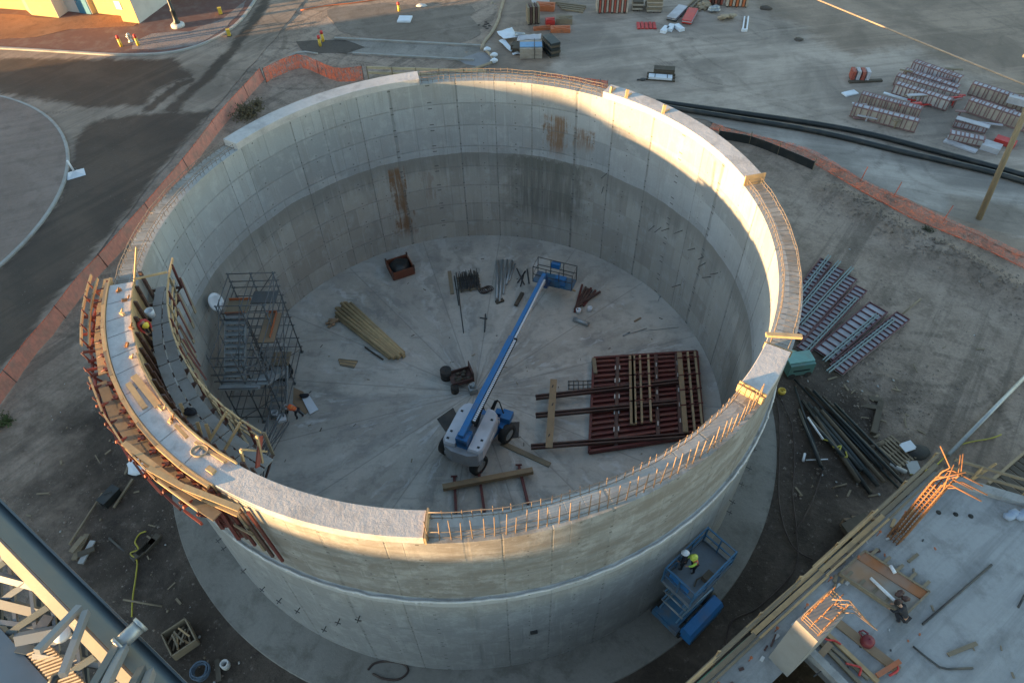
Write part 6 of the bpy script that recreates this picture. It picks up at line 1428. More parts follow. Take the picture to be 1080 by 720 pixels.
shrub(272, 112, ZG, .8, 36, 'smaller dry shrub against the back of the brown shrub', 11, LEAF)
shrub(899, 210, ZG, .55, 30, 'round tumbleweed on the slope below the fallen orange net', 2, LEAF)
shrub(978, 244, ZG, .5, 26, 'dark low weed clump at the edge of the fallen orange net', 3, LEAFG)
shrub(990, 257, ZG, .4, 18, 'small dark weed below the low weed clump near the net', 4, LEAFG)
shrub(1005, 264, ZG, .35, 14, 'tiny weed on the berm farthest along the fallen net', 5, LEAFG)
shrub(5, 446, ZG, .7, 40, 'green weed clump on the soil beside the road fence', 6, mat('green_leaves', (.07, .10, .035), .9, .4, 8))
shrub(154, 8, ZR+.12, .8, 40, 'bare twiggy shrub against the pale end wall of the ochre building', 7, LEAF)
shrub(3, 6, ZR+.12, 1.0, 40, 'low green bush in front of the sunlit ochre building', 8, LEAFG)
# ------------------------------------------------------------------ right of the tank: generator, pipes, hoses
c = at(838, 391, ZG); t = thing('generator', 'teal green box generator beside the tank wall near the form panels', 'generator', c, R_(8))
mb = MB(); mb.box((0, 0, .62), (1.35, .95, .8)); part('housing', mb, TEAL, t, local=True)
mb = MB(); mb.box((0, .05, 1.05), (1.38, .7, .06)); part('lid', mb, mat('pale_teal', (.17, .36, .33), .45, .2, 4), t, local=True)
mb = MB(); mb.box((0, -.485, .6), (.9, .012, .1)); part('vent_grille', mb, BLACKPL, t, local=True)
mb = MB(); mb.box((0, 0, .16), (1.2, .8, .14)); part('frame', mb, DARKSTEEL, t, local=True)
for x_ in (-.45, .45):
    mb = MB(); mb.tube((x_, -.5, .2), (x_, -.38, .2), .2, 14); part('wheel', mb, RUBBER, t, local=True); mb = MB(); mb.tube((x_, .38, .2), (x_, .5, .2), .2, 14); part('wheel', mb, RUBBER, t, local=True)
mb = MB(); mb.bar((-.3, .45, .9), (-.45, 1.25, .35), .9, .05); part('open_flap', mb, mat('pale_teal', (.17, .36, .33)), t, local=True)
mb = MB(); mb.tube((.67, .2, .3), (.95, .3, .2), .12, 10); part('exhaust', mb, BLACKPL, t, local=True)
mb = MB(); q = at(824, 414, ZG+.1); mb.lathe([(.05, -.06), (.2, -.06), (.2, .06), (.05, .06)], q+Vector((0, 0, .1)), 14); mb.path([q+Vector((.17*math.cos(a), .17*math.sin(a), .18)) for a in [i*.6 for i in range(10)]], .04, 6); solo('hose_reel', mb, YELLOW, 'small yellow hose reel on the ground under the short cap', 'hose reel')
pile = [((838, 400), (960, 527), .07), ((850, 408), (948, 500), .09), ((858, 412), (955, 512), .10), ((852, 425), (918, 520), .13), ((858, 430), (926, 512), .14), ((866, 433), (932, 508), .13), ((872, 428), (930, 494), .12), ((846, 422), (902, 500), .11), ((880, 425), (945, 492), .08), ((868, 418), (925, 474), .08), ((838, 408), (868, 495), .07), ((842, 432), (866, 492), .12), ((884, 430), (912, 470), .07), ((860, 440), (906, 508), .13), ((852, 440), (890, 482), .12), ((876, 446), (916, 498), .10), ((866, 446), (909, 496), .12)]
for k, (a, b, r_) in enumerate(pile):
    pole('dark_pipe', a, b, r_*.8, (DARKPIPE, TIMBER_DARK, DARKPIPE, BLACKPL)[k % 4], 'long dark pipe or beam in the big pile on the soil beside the tank', 'pipe', ZG+.05+.07*(k % 3), 'dark pipes piled on the soil')
for a, b, r_, lab in (((852, 440), (868, 463), .05, 'pale straight pipe lying on top of the dark pipe pile'), ((850, 485), (873, 484), .03, 'thin pale rod lying beyond the dark pile on bare soil'), ((849, 478), (847, 486), .06, 'stubby white pipe piece on the soil beside the dark pile'), ((878, 514), (893, 510), .04, 'tan batten near the end of the dark pipe pile')):
    pole('pipe_piece', a, b, r_, WHITEPL if 'white' in lab or 'pale' in lab else TIMBER_OLD, lab, 'pipe', ZG+(.3 if 'on top' in lab else .05))
mb = MB(); mb.path(smooth_pts([at(*q, ZG+.32) for q in ((868, 463), (876, 466), (880, 472), (887, 470), (885, 477), (893, 482), (892, 476))], 4), .04, 6); solo('hose', mb, HOSE_Y, 'yellow hose twisted over the dark pipe pile', 'hose')
for q, w_, h_, lab in (((902, 431), .35, 1.6, 'dark timber baulk in the loose rectangle beyond the pile, farther one'), ((898, 427), .3, 1.5, 'dark timber baulk in the loose rectangle beyond the pile, nearer one')):
    pass
for a, b, lab in (((904, 427), (929, 431), 'dark baulk forming the near side of the open rectangle on the soil'), ((916, 420), (930, 423), 'dark baulk forming the far side of the open rectangle on the soil'), ((929, 423), (921, 457), 'long dark baulk running from the open rectangle down towards the pile')):
    lay('timber_baulk', a, b, .28, .2, TIMBER_DARK, lab, 'timber', ZG+.06)
t = thing('pallet', 'grey slatted pallet lying at the end of the dark pipe pile', 'pallet', at(944, 477, ZG), R_(28))
for k in range(6): mb = MB(); mb.box((-.5+.2*k, 0, .13), (.1, 1.5, .03)); part('board', mb, TIMBER_OLD, t, local=True)
for k in (-.6, 0, .6): mb = MB(); mb.box((0, k, .07), (1.15, .1, .09)); part('bearer', mb, TIMBER_OLD, t, local=True)
mb = MB(); mb.box(at(957, 471, ZG+.15), (.55, .42, .3), .3); mb.box(at(957, 471, ZG+.32), (.58, .45, .04), .3); solo('white_box', mb, TARP, 'small bright white box on the soil beside the slatted pallet', 'box')
mb = MB(); mb.blob(at(967, 477, ZG), .5, 3, (1.4, .9, .5), .4); solo('tyre_heap', mb, RUBBER, 'dark lump of rubber sheeting beside the white box', 'rubber sheet')
lay('concrete_block', (957, 493), (970, 493), .7, .08, CONC, 'flat grey slab on the ground near the corner of the concrete deck', 'slab', ZG+.05)
for a, b, lab in (((918, 472), (932, 466), 'dark short beam beside the pallet, nearer the pile'), ((938, 490), (956, 498), 'grey pipe stub at the foot of the pallet')):
    pole('pipe_piece', a, b, .12, TIMBER_DARK if 'dark' in lab else CONC, lab, 'pipe', ZG+.05)
def hose(pts_, r_, mt, lab, z=ZG+.1, cat='hose', name='hose'):
    mb = MB(); P = smooth_pts([at(*q, z) for q in pts_], 5)
    for q in P: q.z = max(q.z, gz(q.x, q.y)+r_+.03)
    mb.path(P, r_, 6); return solo(name, mb, mt, lab, cat)
hose([(819, 420), (822, 445), (822, 480), (821, 520), (826, 552), (838, 578), (858, 590)], .035, HOSE_D, 'dark hose trailing along the footing edge beside the tank')
hose([(820, 414), (834, 445), (838, 480), (836, 520), (840, 560), (838, 600), (800, 640), (772, 655), (764, 690)], .03, HOSE_D, 'reddish hose curving over the soil towards the deck building')
hose([(868, 495), (858, 525), (848, 545), (838, 562)], .03, HOSE_D, 'short dark hose running from the pipe pile over the soil')
hose([(960, 500), (985, 492), (1010, 470), (1045, 462), (1056, 458)], .035, HOSE_Y, 'yellow hose lying on the soil beyond the deck corner')
hose([(388, 706), (395, 699), (410, 697), (426, 700), (430, 708), (420, 716), (404, 715), (393, 710)], .045, HOSE_D, 'dark hose loop lying on the concrete footing', ZB+.03)
pole('steel_prop', (1000, 480), (1094, 384), .10, GALV, 'long grey steel pipe prop slanting up from the soil near the deck', 'prop', ZG+.1, n=10)
pole('pipe', (793, 668), (905, 563), .19, DARKPIPE, 'long black pipe on the ground along the deck building wall', 'pipe', ZG+.05, n=12)
pole('pipe', (800, 672), (900, 578), .14, BLACKPL, 'second black pipe tucked against the deck building wall', 'pipe', ZG+.05, n=12)
mb = MB(); mb.box(at(905, 557, ZG+.4), (1.0, .8, .8), R_(20)); mb.box(at(905, 557, ZG+.85), (1.1, .9, .08), R_(20)); solo('debris_box', mb, TIMBER_DARK, 'dark box against the deck building wall at the end of the black pipes', 'box')
mb = MB(); mb.box(at(907, 550, ZG+.3), (1.6, .1, .6), R_(0)); mb.bar(at(899, 549, ZG+.7), at(915, 551, ZG+.7), .5, .06); solo('brown_board', mb, CARD, 'brown board lying against the dark box by the deck building', 'board')
# small clutter on the soil
for k in range(150):
    if k < 60: q = at(rj.uniform(835, 970), rj.uniform(395, 520), 0)
    elif k < 105: q = at(rj.uniform(95, 300), rj.uniform(540, 720), 0)
    elif k < 125: q = at(rj.uniform(880, 1075), rj.uniform(230, 400), 0)
    else: q = at(rj.uniform(20, 190), rj.uniform(400, 560), 0)
    if math.hypot(q.x, q.y) < RF+.4: continue
    z = gz(q.x, q.y)+(.05 if math.hypot(q.x, q.y) < 24 else 0); q.z = z; mb = MB(); s_ = rj.uniform(.02, .07)
    if k % 3: mb.blob(q, s_, k, (1, 1.2, .6), .5, 1); solo('pebble', mb, (SOIL_DARK, TIMBER_OLD, CONC)[k % 3], 'small stone or crumb lying on the bare soil', 'stone', 'small stones on the soil')
    else: mb.bar(q+Vector((0, 0, .03)), q+pol(rj.uniform(.2, .6), rj.uniform(0, 360), .03), rj.uniform(.04, .1), .03); solo('wood_scrap', mb, TIMBER_OLD, 'scrap of weathered wood lying on the bare soil', 'scrap', 'wood scraps on the soil')

# ------------------------------------------------------------------ the concrete deck building, lower right
A_ = at(985, 497, DZ); B_ = at(742, 722, DZ); C_ = at(1090, 528, DZ)
eu = (A_-B_).normalized(); ev = Vector((eu.y, -eu.x, 0)); eb = (C_-A_).normalized()
bd = thing('concrete_building', 'half-built concrete deck building with timber edge rails and dark shaft', 'building', (A_.x, A_.y, ZG))
B2 = A_-eu*24; C2 = A_+eb*14; D2 = C2-eu*26
def pz(p, z): return Vector((p.x, p.y, z))
# shaft opening kept out of the slab
S0, S1, S2, S3 = at(806, 724, DZ), at(846, 688, DZ), at(872, 708, DZ), at(840, 745, DZ)
su0 = (A_-S1).dot(eu); sv0 = (S1-A_).dot(ev)
def bp(a, b, z=DZ): return pz(A_-eu*a+ev*b, z)          # a metres back along the edge, b metres in from it
a1 = (A_-S1).dot(eu); b1 = max(.75, (S1-A_).dot(ev)); a2 = a1+4.2; b2 = b1+2.4
def slab(q, z0, z1):
    mb = MB(); mb.prism(q, z0, z1); return mb
DECKM = ground_mat('deck_concrete', (.29, .287, .284), (.37, .366, .362), (.205, .2, .194), (35, .5), .3, .75)
part('deck', slab([bp(0, 0), bp(a1, 0), bp(a1, 60), C2+eb*30, C2], DZ-.3, DZ), DECKM, bd) if False else None
x_far = 22.0
cosb = eb.dot(ev); # second edge direction expressed in (a,b)
part('deck', slab([A_, bp(a1, 0), bp(a1, x_far), A_+eb*(x_far/max(.2, cosb))], DZ-.3, DZ), DECKM, bd)
part('deck', slab([bp(a1, 0), bp(26, 0), bp(26, b1), bp(a1, b1)], DZ-.31, DZ-.001), DECKM, bd)
part('deck', slab([bp(a1, b2), bp(26, b2), bp(26, x_far), bp(a1, x_far)], DZ-.31, DZ-.001), DECKM, bd)
part('deck', slab([bp(a2, b1), bp(26, b1), bp(26, b2), bp(a2, b2)], DZ-.312, DZ-.002), DECKM, bd)
part('shaft_wall', slab([bp(a1, b2), bp(a2, b2), bp(a2, b2+.25), bp(a1, b2+.25)], DZ-.3, DZ+.32), DECKM, bd)
part('shaft_wall', slab([bp(a1-.25, b1), bp(a1, b1), bp(a1, b2+.25), bp(a1-.25, b2+.25)], DZ-.29, DZ+.31), DECKM, bd)
mb = MB()
mb.prism([bp(.0, .02), bp(26, .02), bp(26, .32), bp(.0, .32)], ZG-.2, DZ-.3); part('wall', mb, CONC, bd)
mb = MB(); q1 = A_+eb*.3; q2 = A_+eb*(x_far/max(.2, cosb)); nb2 = Vector((-eb.y, eb.x, 0)); nb2 = nb2 if nb2.dot(eu) < 0 else -nb2
mb.prism([pz(q1+nb2*.02, 0), pz(q2+nb2*.02, 0), pz(q2+nb2*.32, 0), pz(q1+nb2*.32, 0)], ZG-.2, DZ-.3); part('wall', mb, CONC, bd)
mb = MB(); mb.prism([bp(a1-.3, b1-.3, 0), bp(a2+.3, b1-.3, 0), bp(a2+.3, b2+.3, 0), bp(a1-.3, b2+.3, 0)], ZG-.1, ZG+.3); part('shaft_floor', mb, SOIL_DARK, bd)
# lower footing ledge with green form edge
mb = MB(); f0, f1, f2, f3 = at(725, 730, ZG+.5), at(790, 672, ZG+.5), at(812, 690, ZG+.5), at(760, 740, ZG+.5)
mb.prism([f0, f1, f2, f3], ZG-.2, ZG+.5); part('footing', mb, CONC, bd)
mb = MB(); mb.bar(f0+Vector((0, 0, .03)), f1+Vector((0, 0, .03)), .08, .1); part('footing_form', mb, mat('green_form', (.12, .30, .20), .6, .2, 4), bd)
# edge timbers: planks and posts along the long edge
er = thing('edge_rail', 'sunlit timber edge rails and planks along the long side of the deck', 'rail', A_)
for off_, z, wd, th in ((-.08, .06, .16, .05), (-.30, -.06, .16, .05), (.12, .10, .07, .09)):
    for k in range(7):
        a0 = -.3+k*3.4; mb = MB(); mb.bar(bp(a0, off_+rj.uniform(-.03, .03), DZ+z), bp(a0+3.45, off_+rj.uniform(-.03, .03), DZ+z+.012*(k % 2)), wd, th); part('plank', mb, TIMBER if k % 3 else TIMBER_OLD, er)
for z in (.55, 1.05):
    for k in range(6):
        a0 = -.2+k*4; mb = MB(); mb.bar(bp(a0, -.22, DZ+z), bp(a0+4.1, -.22, DZ+z+.02*(k % 2)), .045, .1); part('guard_rail', mb, TIMBER if k % 2 else TIMBER_OLD, er)
for k in range(13):
    mb = MB(); mb.bar(bp(.2+k*1.9, -.27, DZ-.4), bp(.2+k*1.9, -.27, DZ+1.12), .05, .09); part('post', mb, TIMBER, er)
for k in range(16):
    mb = MB(); q = bp(1.2+k*1.35, .26+.1*(k % 2), DZ); mb.tube(q, q+Vector((0, 0, .3)), .015, 5); mb.blob(q+Vector((0, 0, .32)), .055, k, (1, 1, .8), .1, 1); part('bar_cap', mb, FORM_ORANGE, er)
eb_r = thing('edge_rail', 'pale timber double guard rail on the back edge of the deck beside the stair', 'rail', A_+eb*3)
for z in (.5, 1.0):
    mb = MB(); mb.bar(A_+eb*.3+Vector((0, 0, z)), A_+eb*12+Vector((0, 0, z)), .05, .12); part('guard_rail', mb, TIMBER_OLD, eb_r)
for k in range(6):
    mb = MB(); mb.bar(A_+eb*(1.2+1.7*k), A_+eb*(1.2+1.7*k)+Vector((0, 0, 1.05)), .06, .1); part('post', mb, TIMBER, eb_r)
    mb = MB(); mb.bar(A_+eb*(1.2+1.7*k)+Vector((0, 0, .05)), A_+eb*(1.7+1.7*k)-nb2*.45+Vector((0, 0, .9)), .06, .16); part('brace', mb, TIMBER, eb_r)
mb = MB(); mb.bar(A_+eb*.4+nb2*.25+Vector((0, 0, .12)), A_+eb*12+nb2*.25+Vector((0, 0, .12)), .34, .22); part('kerb_upstand', mb, DECKM, bd)
# concrete column with rebar head, rebar cage at the deck corner
cb = at(828, 690, DZ); 
col = thing('concrete_column', 'square concrete column with sunlit top and rebar head at the deck edge', 'column', (cb.x, cb.y, DZ), math.atan2(eu.y, eu.x))
mb = MB(); mb.box((.2, -.1, 1.55), (1.35, .72, 3.1)); part('shaft', mb, mat('column_concrete', (.24, .235, .225), .85, .25, 3), col, local=True)
for i in range(5):
    for j in range(3):
        x_, y_ = -.35+.28*i, -.36+.26*j
        mb = MB(); mb.path([(x_, y_, 3.05), (x_, y_, 3.45+.05*((i+j) % 3)), (x_+.12, y_-.3*((i*j) % 2), 3.6)], .016, 6); part('rebar', mb, REBAR_RUST, col, local=True)
for i in range(4):
    mb = MB(); mb.path([(.5, -.3+.1*i, 3.3+.1*i), (.8, -.6+.1*i, 3.4+.1*i), (.95, -1.25+.1*i, 3.3)], .016, 6); part('rebar', mb, REBAR, col, local=True)
for z in (3.2, 3.35, 3.5):
    mb = MB(); mb.path([(-.38, -.38, z), (.8, -.38, z), (.8, .2, z), (-.38, .2, z)], .016, 5, closed=True); part('rebar_tie', mb, REBAR, col, local=True)
gb = at(945, 566, DZ)
cg = thing('rebar_cage', 'tall rusty orange column rebar cage with bent tops at the deck corner', 'rebar cage', (gb.x, gb.y, DZ), math.atan2(eu.y, eu.x))
for i in range(6):
    for j in range(4):
        if 0 < i < 5 and 0 < j < 3: continue
        x_, y_ = -.42+.168*i, -.25+.168*j; z1 = 3.75+rj.uniform(-.1, .2)
        x_ *= .62; y_ *= .72
        pts_ = [(x_, y_, 0), (x_+rj.uniform(-.02, .02), y_, z1)]
        if (i+j) % 3 == 0: pts_ += [(x_+.1, y_+rj.uniform(-.2, .1), z1+.3), (x_+.2+rj.uniform(-.2, .5), y_+rj.uniform(-.7, .5), z1+.7)]
        elif (i+j) % 3 == 1: pts_ += [(x_+.15, y_-.2, z1+.12), (x_+.35, y_-.9, z1+.1)]
        mb = MB(); mb.path(pts_, .021, 6); part('rebar', mb, REBAR_RUST, cg, local=True)
for k in range(20):
    z = .15+.18*k; mb = MB(); mb.path([(-.29, -.21, z), (.29, -.21, z), (.29, .21, z), (-.29, .21, z)], .017, 5, closed=True); part('rebar_tie', mb, REBAR_RUST, cg, local=True)
# formed pad with kickers
P4 = [at(910, 583, DZ), at(978, 626, DZ), at(952, 651, DZ), at(884, 606, DZ)]
def plift(q, z): return pz(q, DZ+z)
pd = thing('pad_form', 'low formed concrete pad with rusty orange ply strip and timber pegs on the deck', 'pad form', sum(P4, Vector())/4)
mb = MB(); mb.prism(P4, DZ+.004, DZ+.12); part('pad', mb, mat('stained_pad', (.30, .26, .22), .85, .3, 2.5, dirt=(.34, .16, .06), dirtamt=.7), pd)
mb = MB(); a, b = P4[0], P4[1]; n_ = (P4[3]-P4[0]).normalized(); mb.prism([a+n_*.02, b+n_*.02, b+n_*.42, a+n_*.42], DZ+.122, DZ+.16); part('ply_strip', mb, mat('rust_ply', (.34, .13, .05), .8, .45, 3, dirt=(.28, .24, .20), dirtamt=.5), pd)
for i in range(4):
    a, b = P4[i], P4[(i+1) % 4]; mb = MB(); mb.bar(plift(a, .1), plift(b, .1), .06, .22); part('edge_board', mb, TIMBER_OLD, pd)
for s_, e_, o_ in ((P4[3], P4[2], -1), (P4[0], P4[1], 1)):
    for k in range(5):
        q = s_.lerp(e_, (k+.5)/5); d = -n_*o_*-.42 if o_ < 0 else -n_*.42
        mb = MB(); mb.bar(plift(q+d*.1, .12), plift(q+d, .06), .1, .1); part('peg', mb, TIMBER_OLD, pd)
pole('white_tube', (918, 609), (951, 640), .055, WHITEPL, 'white plastic tube lying across the formed pad', 'tube', DZ+.14)
pole('white_tube', (939, 596), (944, 604), .06, WHITEPL, 'short white tube stub on the rusty ply strip', 'tube', DZ+.17)
mb = MB(); q = at(950, 630, DZ+.14)
for k in range(5): mb.blob(q+Vector((rj.uniform(-.2, .2), rj.uniform(-.2, .2), .12)), .13, k, (1.2, .8, .7), .4, 1)
solo('tool_bag', mb, STEEL_BROWN, 'dark red tool bag on the pad next to the crouching worker', 'bag')
mb = MB(); q = at(913, 678, DZ); mb.lathe([(.02, .01), (.17, .01), (.20, .06), (.19, .28), (.14, .34), (.06, .36), (.02, .37)], q, 16); mb.path([q+Vector((-.14, .11, .24)), q+Vector((-.24, .24, .32)), q+Vector((-.08, .30, .3)), q+Vector((.04, .18, .32))], .03, 6); solo('fuel_can', mb, mat('dark_red_plastic', (.20, .02, .03), .5, .3, 4), 'round dark red fuel can standing alone on the deck', 'fuel can')
for a, b, lab in (((973, 658), (1046, 595), 'long dark rod lying diagonally across the deck behind the crouching worker'), ((1074, 640), (1082, 625), 'short dark rod lying at the far side of the deck')):
    pole('steel_rod', a, b, .035, DARKSTEEL, lab, 'rod', DZ)
mb = MB(); mb.path([at(*q, DZ+.04) for q in ((963, 681), (975, 691), (991, 703), (1000, 705), (1026, 704))], .035, 6); solo('steel_rod', mb, DARKSTEEL, 'bent dark rod lying on the open deck', 'rod')
for a, b, w_, th, mt, lab, z in (((873, 648), (948, 707), .30, .06, CARD, 'brown weathered plank lying along the deck from the column foot', 0), ((866, 662), (926, 719), .14, .1, TIMBER, 'fresh timber lying on the deck alongside the brown plank', .02), ((858, 670), (908, 722), .12, .1, TIMBER_OLD, 'weathered timber nearest the shaft on the deck', .02), ((872, 678), (916, 716), .1, .08, TIMBER_OLD, 'thin timber between the fresh timber and the shaft', .01), ((925, 712), (949, 697), .14, .1, FORM_ORANGE, 'orange level lying across the timber ends on the deck', .12), ((864, 692), (876, 678), .2, .06, CARD, 'short brown board lying across the deck timbers', .12), ((858, 713), (876, 700), .04, .04, DARKSTEEL, 'thin rod with orange tip by the shaft', 0)):
    lay('deck_timber' if 'rod' not in lab and 'level' not in lab else ('steel_rod' if 'rod' in lab else 'spirit_level'), a, b, w_, th, mt, lab, 'timber' if 'level' not in lab and 'rod' not in lab else ('rod' if 'rod' in lab else 'level'), DZ+z)
mb = MB(); q = at(857, 675, DZ+.04)
for k in range(3): mb.path([q+Vector((.2*math.cos(i*.5), .17*math.sin(i*.5), .03*k)) for i in range(12)], .03, 6, closed=True)
solo('rope_coil', mb, WHITEPL, 'small white cord coil on the deck beside the column foot', 'cord coil')
for pts_, lab in ((((864, 668), (872, 674), (880, 675), (887, 679)), 'red lashing strap over the fresh deck timber near the column'), (((892, 699), (900, 701), (908, 704), (906, 712)), 'red lashing strap over the deck timbers away from the column'), (((936, 704), (944, 700), (947, 706), (938, 712)), 'red cable tangle beside the orange level')):
    mb = MB(); mb.path(smooth_pts([at(*q, DZ+.17) for q in pts_], 4), .035, 6); solo('red_strap', mb, REDP, lab, 'strap')
for k in range(22):
    q = at(rj.uniform(890, 1075), rj.uniform(560, 715), DZ+.01)
    mb = MB(); mb.bar(q, q+pol(rj.uniform(.06, .2), rj.uniform(0, 360), 0), rj.uniform(.03, .06), .03); solo('wood_scrap', mb, (TIMBER_OLD, DARKSTEEL, FORM_ORANGE, CONC_LIGHT)[k % 4], 'tiny scrap lying on the concrete deck', 'scrap', 'tiny scraps on the concrete deck')
for px, py in ((990, 540), (1008, 542), (1024, 544)):
    mb = MB(); q = at(px, py, DZ+.01); mb.lathe([(.01, .03), (.07, .03), (.09, 0), (.09, -.02)], q, 12); part('sleeve', mb, RUBBER, bd)
mb = MB(); q = at(1072, 546, DZ)
for k in range(5): mb.blob(q+Vector((-.3+.2*k, .1*(k % 2), .15)), .22, k+4, (1.2, .8, .6), .4, 1)
solo('tarp_heap', mb, mat('grey_blue_tarp', (.30, .36, .46), .6, .3, 4), 'crumpled grey blue tarp against the back guard rail of the deck', 'tarp')
for a, b, w_, lab in (((893, 583), (905, 572), .16, 'short weathered board lying just inside the deck edge by the rebar cage'), ((905, 574), (921, 560), .14, 'second short board lying between the pad and the deck edge rail'), ((876, 600), (890, 590), .18, 'pale board lying between the column and the pad'), ((958, 592), (968, 584), .1, 'little timber peg lying loose behind the pad'), ((1000, 690), (1030, 678), .12, 'lone thin batten lying on the open deck')):
    lay('timber_board', a, b, w_, .06, TIMBER_OLD, lab, 'board', DZ+.01)
for k in range(40):
    q = bp(rj.uniform(1, 14), rj.uniform(.35, .75), DZ+.02); d = pol(rj.uniform(.1, .45), math.degrees(math.atan2(eu.y, eu.x))+rj.uniform(-25, 25), .02); mb = MB(); mb.bar(q, q+d, rj.uniform(.04, .12), .05)
    solo('timber_offcut', mb, (TIMBER_OLD, TIMBER, STEEL_BROWN, CONC_LIGHT)[k % 4], 'small offcut lying along the inside of the deck edge rail', 'offcut', 'offcuts lined up along the deck edge')
# timber stair outside the back edge
ts = thing('timber_stair', 'dark timber stair climbing to the back edge of the deck', 'stair', at(1060, 500, ZG))
sa, sb = at(1040, 512, DZ-.2), at(1100, 460, 1.6)
sd_ = (sb-sa); sd_.z = 0; sd_.normalize(); sn = Vector((sd_.y, -sd_.x, 0))
for o_ in (0, 2.0):
    mb = MB(); mb.bar(sa+sn*o_, sb+sn*o_, .1, .3); part('stringer', mb, TIMBER_OLD, ts)
for k in range(13):
    q = sa.lerp(sb, (k+.5)/13)+Vector((0, 0, .05)); mb = MB(); mb.bar(q+sn*.06, q+sn*1.94, .26, .05); part('tread', mb, TIMBER_DARK, ts)
for o_ in (0, 2.0):
    mb = MB(); mb.bar(pz(sb+sn*o_, ZG), sb+sn*o_, .12, .12); part('post', mb, TIMBER_OLD, ts); mb = MB(); mb.bar(pz(sa.lerp(sb, .3)+sn*o_, ZG), sa.lerp(sb, .3)+sn*o_, .12, .12); part('post', mb, TIMBER_OLD, ts)

# ------------------------------------------------------------------ steel truss bridge, lower left, high above the ground
GZ = 16.5
g0, g1 = at(0, 566, GZ), at(150, 720, GZ)
du = (g1-g0).normalized(); dv = Vector((du.y, -du.x, 0))
if dv.x > 0: dv = -dv                                   # dv points to the inside of the bridge, away from the tank
Lg = (g1-g0).length; AA, BB = -45, Lg+9
wl_ = abs((at(0, 526, GZ)-g0).dot(dv)); W_ = abs((at(0, 662, GZ-.8)-g0).dot(dv))
def gq(a, b, z=0): return g0+du*a+dv*b+Vector((0, 0, z))
tr = thing('truss_bridge', 'blue grey steel truss bridge with sunlit lattice crossing high over the corner', 'steel bridge', gq(-6, 0, -GZ))
def extr(sec, a0, a1):                                 # sweep a closed (b, z) outline along the bridge
    n = len(sec); mb = MB(); vs = [gq(a0, b, z) for b, z in sec]+[gq(a1, b, z) for b, z in sec]
    return mb.add(vs, [tuple(range(n))[::-1], tuple(range(n, 2*n))]+[(i, (i+1) % n, n+(i+1) % n, n+i) for i in range(n)])
part('chord', extr([(0, 0), (-wl_+.04, -.34), (-wl_+.04, -.22), (-wl_, -.20), (-wl_, -.44), (-.02, -.06), (.02, -.06)], AA, BB), GIRDER, tr)
part('chord_flange', extr([(.01, -.003), (.20, -.34), (.24, -.34), (.05, -.003)], AA, BB), mat('dull_grey_paint', (.08, .082, .085), .5, .2, 3), tr)
part('chord', extr([(W_, -.8), (W_+.55, -.7), (W_+.55, -1.3), (W_-.02, -1.3)], AA, BB), GIRDER_PALE, tr)
part('chord_flange', extr([(W_-.10, -1.32), (W_+.7, -1.32), (W_+.7, -1.36), (W_-.10, -1.36)], AA, BB), GIRDER, tr)
def mem(name, p0, p1, wd, mt, z0=-.42, z1=-.42, hh=None, roll=0):
    a, b = at(*p0, GZ+z0), at(*p1, GZ+z1); mb = MB(); d = (b-a).normalized(); sd_ = d.cross(Vector((0, 0, 1))).normalized(); up_ = Matrix.Rotation(roll, 3, d)@Vector((0, 0, 1))
    mb.bar(a, b, wd, hh or wd, up=up_); return part(name, mb, mt, tr)
for k in range(-18, 16):                                 # cross bars every 1.1 m, set on edge so the low sun catches one face
    a = .2+.75*k
    mb = MB(); mb.bar(gq(a, .22, -.40), gq(a-.55, W_, -.9), .10, .10, up=(du*.7+Vector((0, 0, .7)))); part('cross_bar', mb, GIRDER_PALE if k % 2 else GIRDER, tr)
    mb = MB(); mb.bar(gq(a, .2, -.50), gq(a+1.3, W_, -.95), .06, .08); part('lattice_bar', mb, GIRDER_PALE, tr)
    if k % 2: mb = MB(); mb.bar(gq(a, .3, -1.0), gq(a+1.1, W_, -1.25), .07, .09); part('lattice_bar', mb, GIRDER, tr)
mem('lattice_bar', (-4, 590), (32, 586), .16, GIRDER_PALE, roll=.8); mem('lattice_bar', (-4, 607), (52, 622), .12, GIRDER_PALE, roll=.8)
mem('bottom_chord', (-30, 628), (74, 654), .16, GIRDER, -.7, -.7, roll=.5); mem('lattice_bar', (0, 656), (45, 662), .08, GIRDER_PALE, -.8, -.8); mem('lattice_bar', (18, 674), (58, 666), .18, GIRDER_PALE, -.5, -.5, roll=.8)
mem('lattice_bar', (58, 666), (112, 672), .12, GIRDER_PALE, -.5, -.5, roll=.8); mem('service_pipe', (20, 684), (128, 704), .16, GIRDER, -.8, -.8); mem('lattice_bar', (36, 690), (150, 706), .10, GIRDER_PALE, -.7, -.7, roll=.8)
mem('gusset_plate', (44, 657), (54, 660), .28, DGALV, -.6, -.6, .2)
for p0, p1 in (((84, 640), (39, 687)), ((91, 645), (66, 712))): mem('knee_brace', p0, p1, .11, GIRDER_PALE, .05, .45)
for p0, p1, mt in (((126, 678), (98, 726), GIRDER), ((131, 682), (110, 726), GIRDER_PALE), ((150, 706), (138, 728), GIRDER), ((159, 709), (152, 730), GIRDER_PALE)): mem('upright', p0, p1, .13, mt, .05, .5)
mb = MB()
for k in range(60):
    a = Lg*.50+.075*k
    if a < BB: mb.bar(gq(a, .62, -.62), gq(a-.3, W_-.05, -.75), .028, .06)
part('walkway_grating', mb, mat('tan_grating', (.36, .28, .20), .7, .25, 4), tr)
q = at(138, 668, GZ+.05); mb = MB(); mb.tube(q-dv*.16, q+dv*.2, .13, 14); mb.tube(q+dv*.2, q+dv*.26, .16, 14); mb.tube(q-dv*.22, q-dv*.16, .15, 14); part('lamp_housing', mb, GALV, tr)
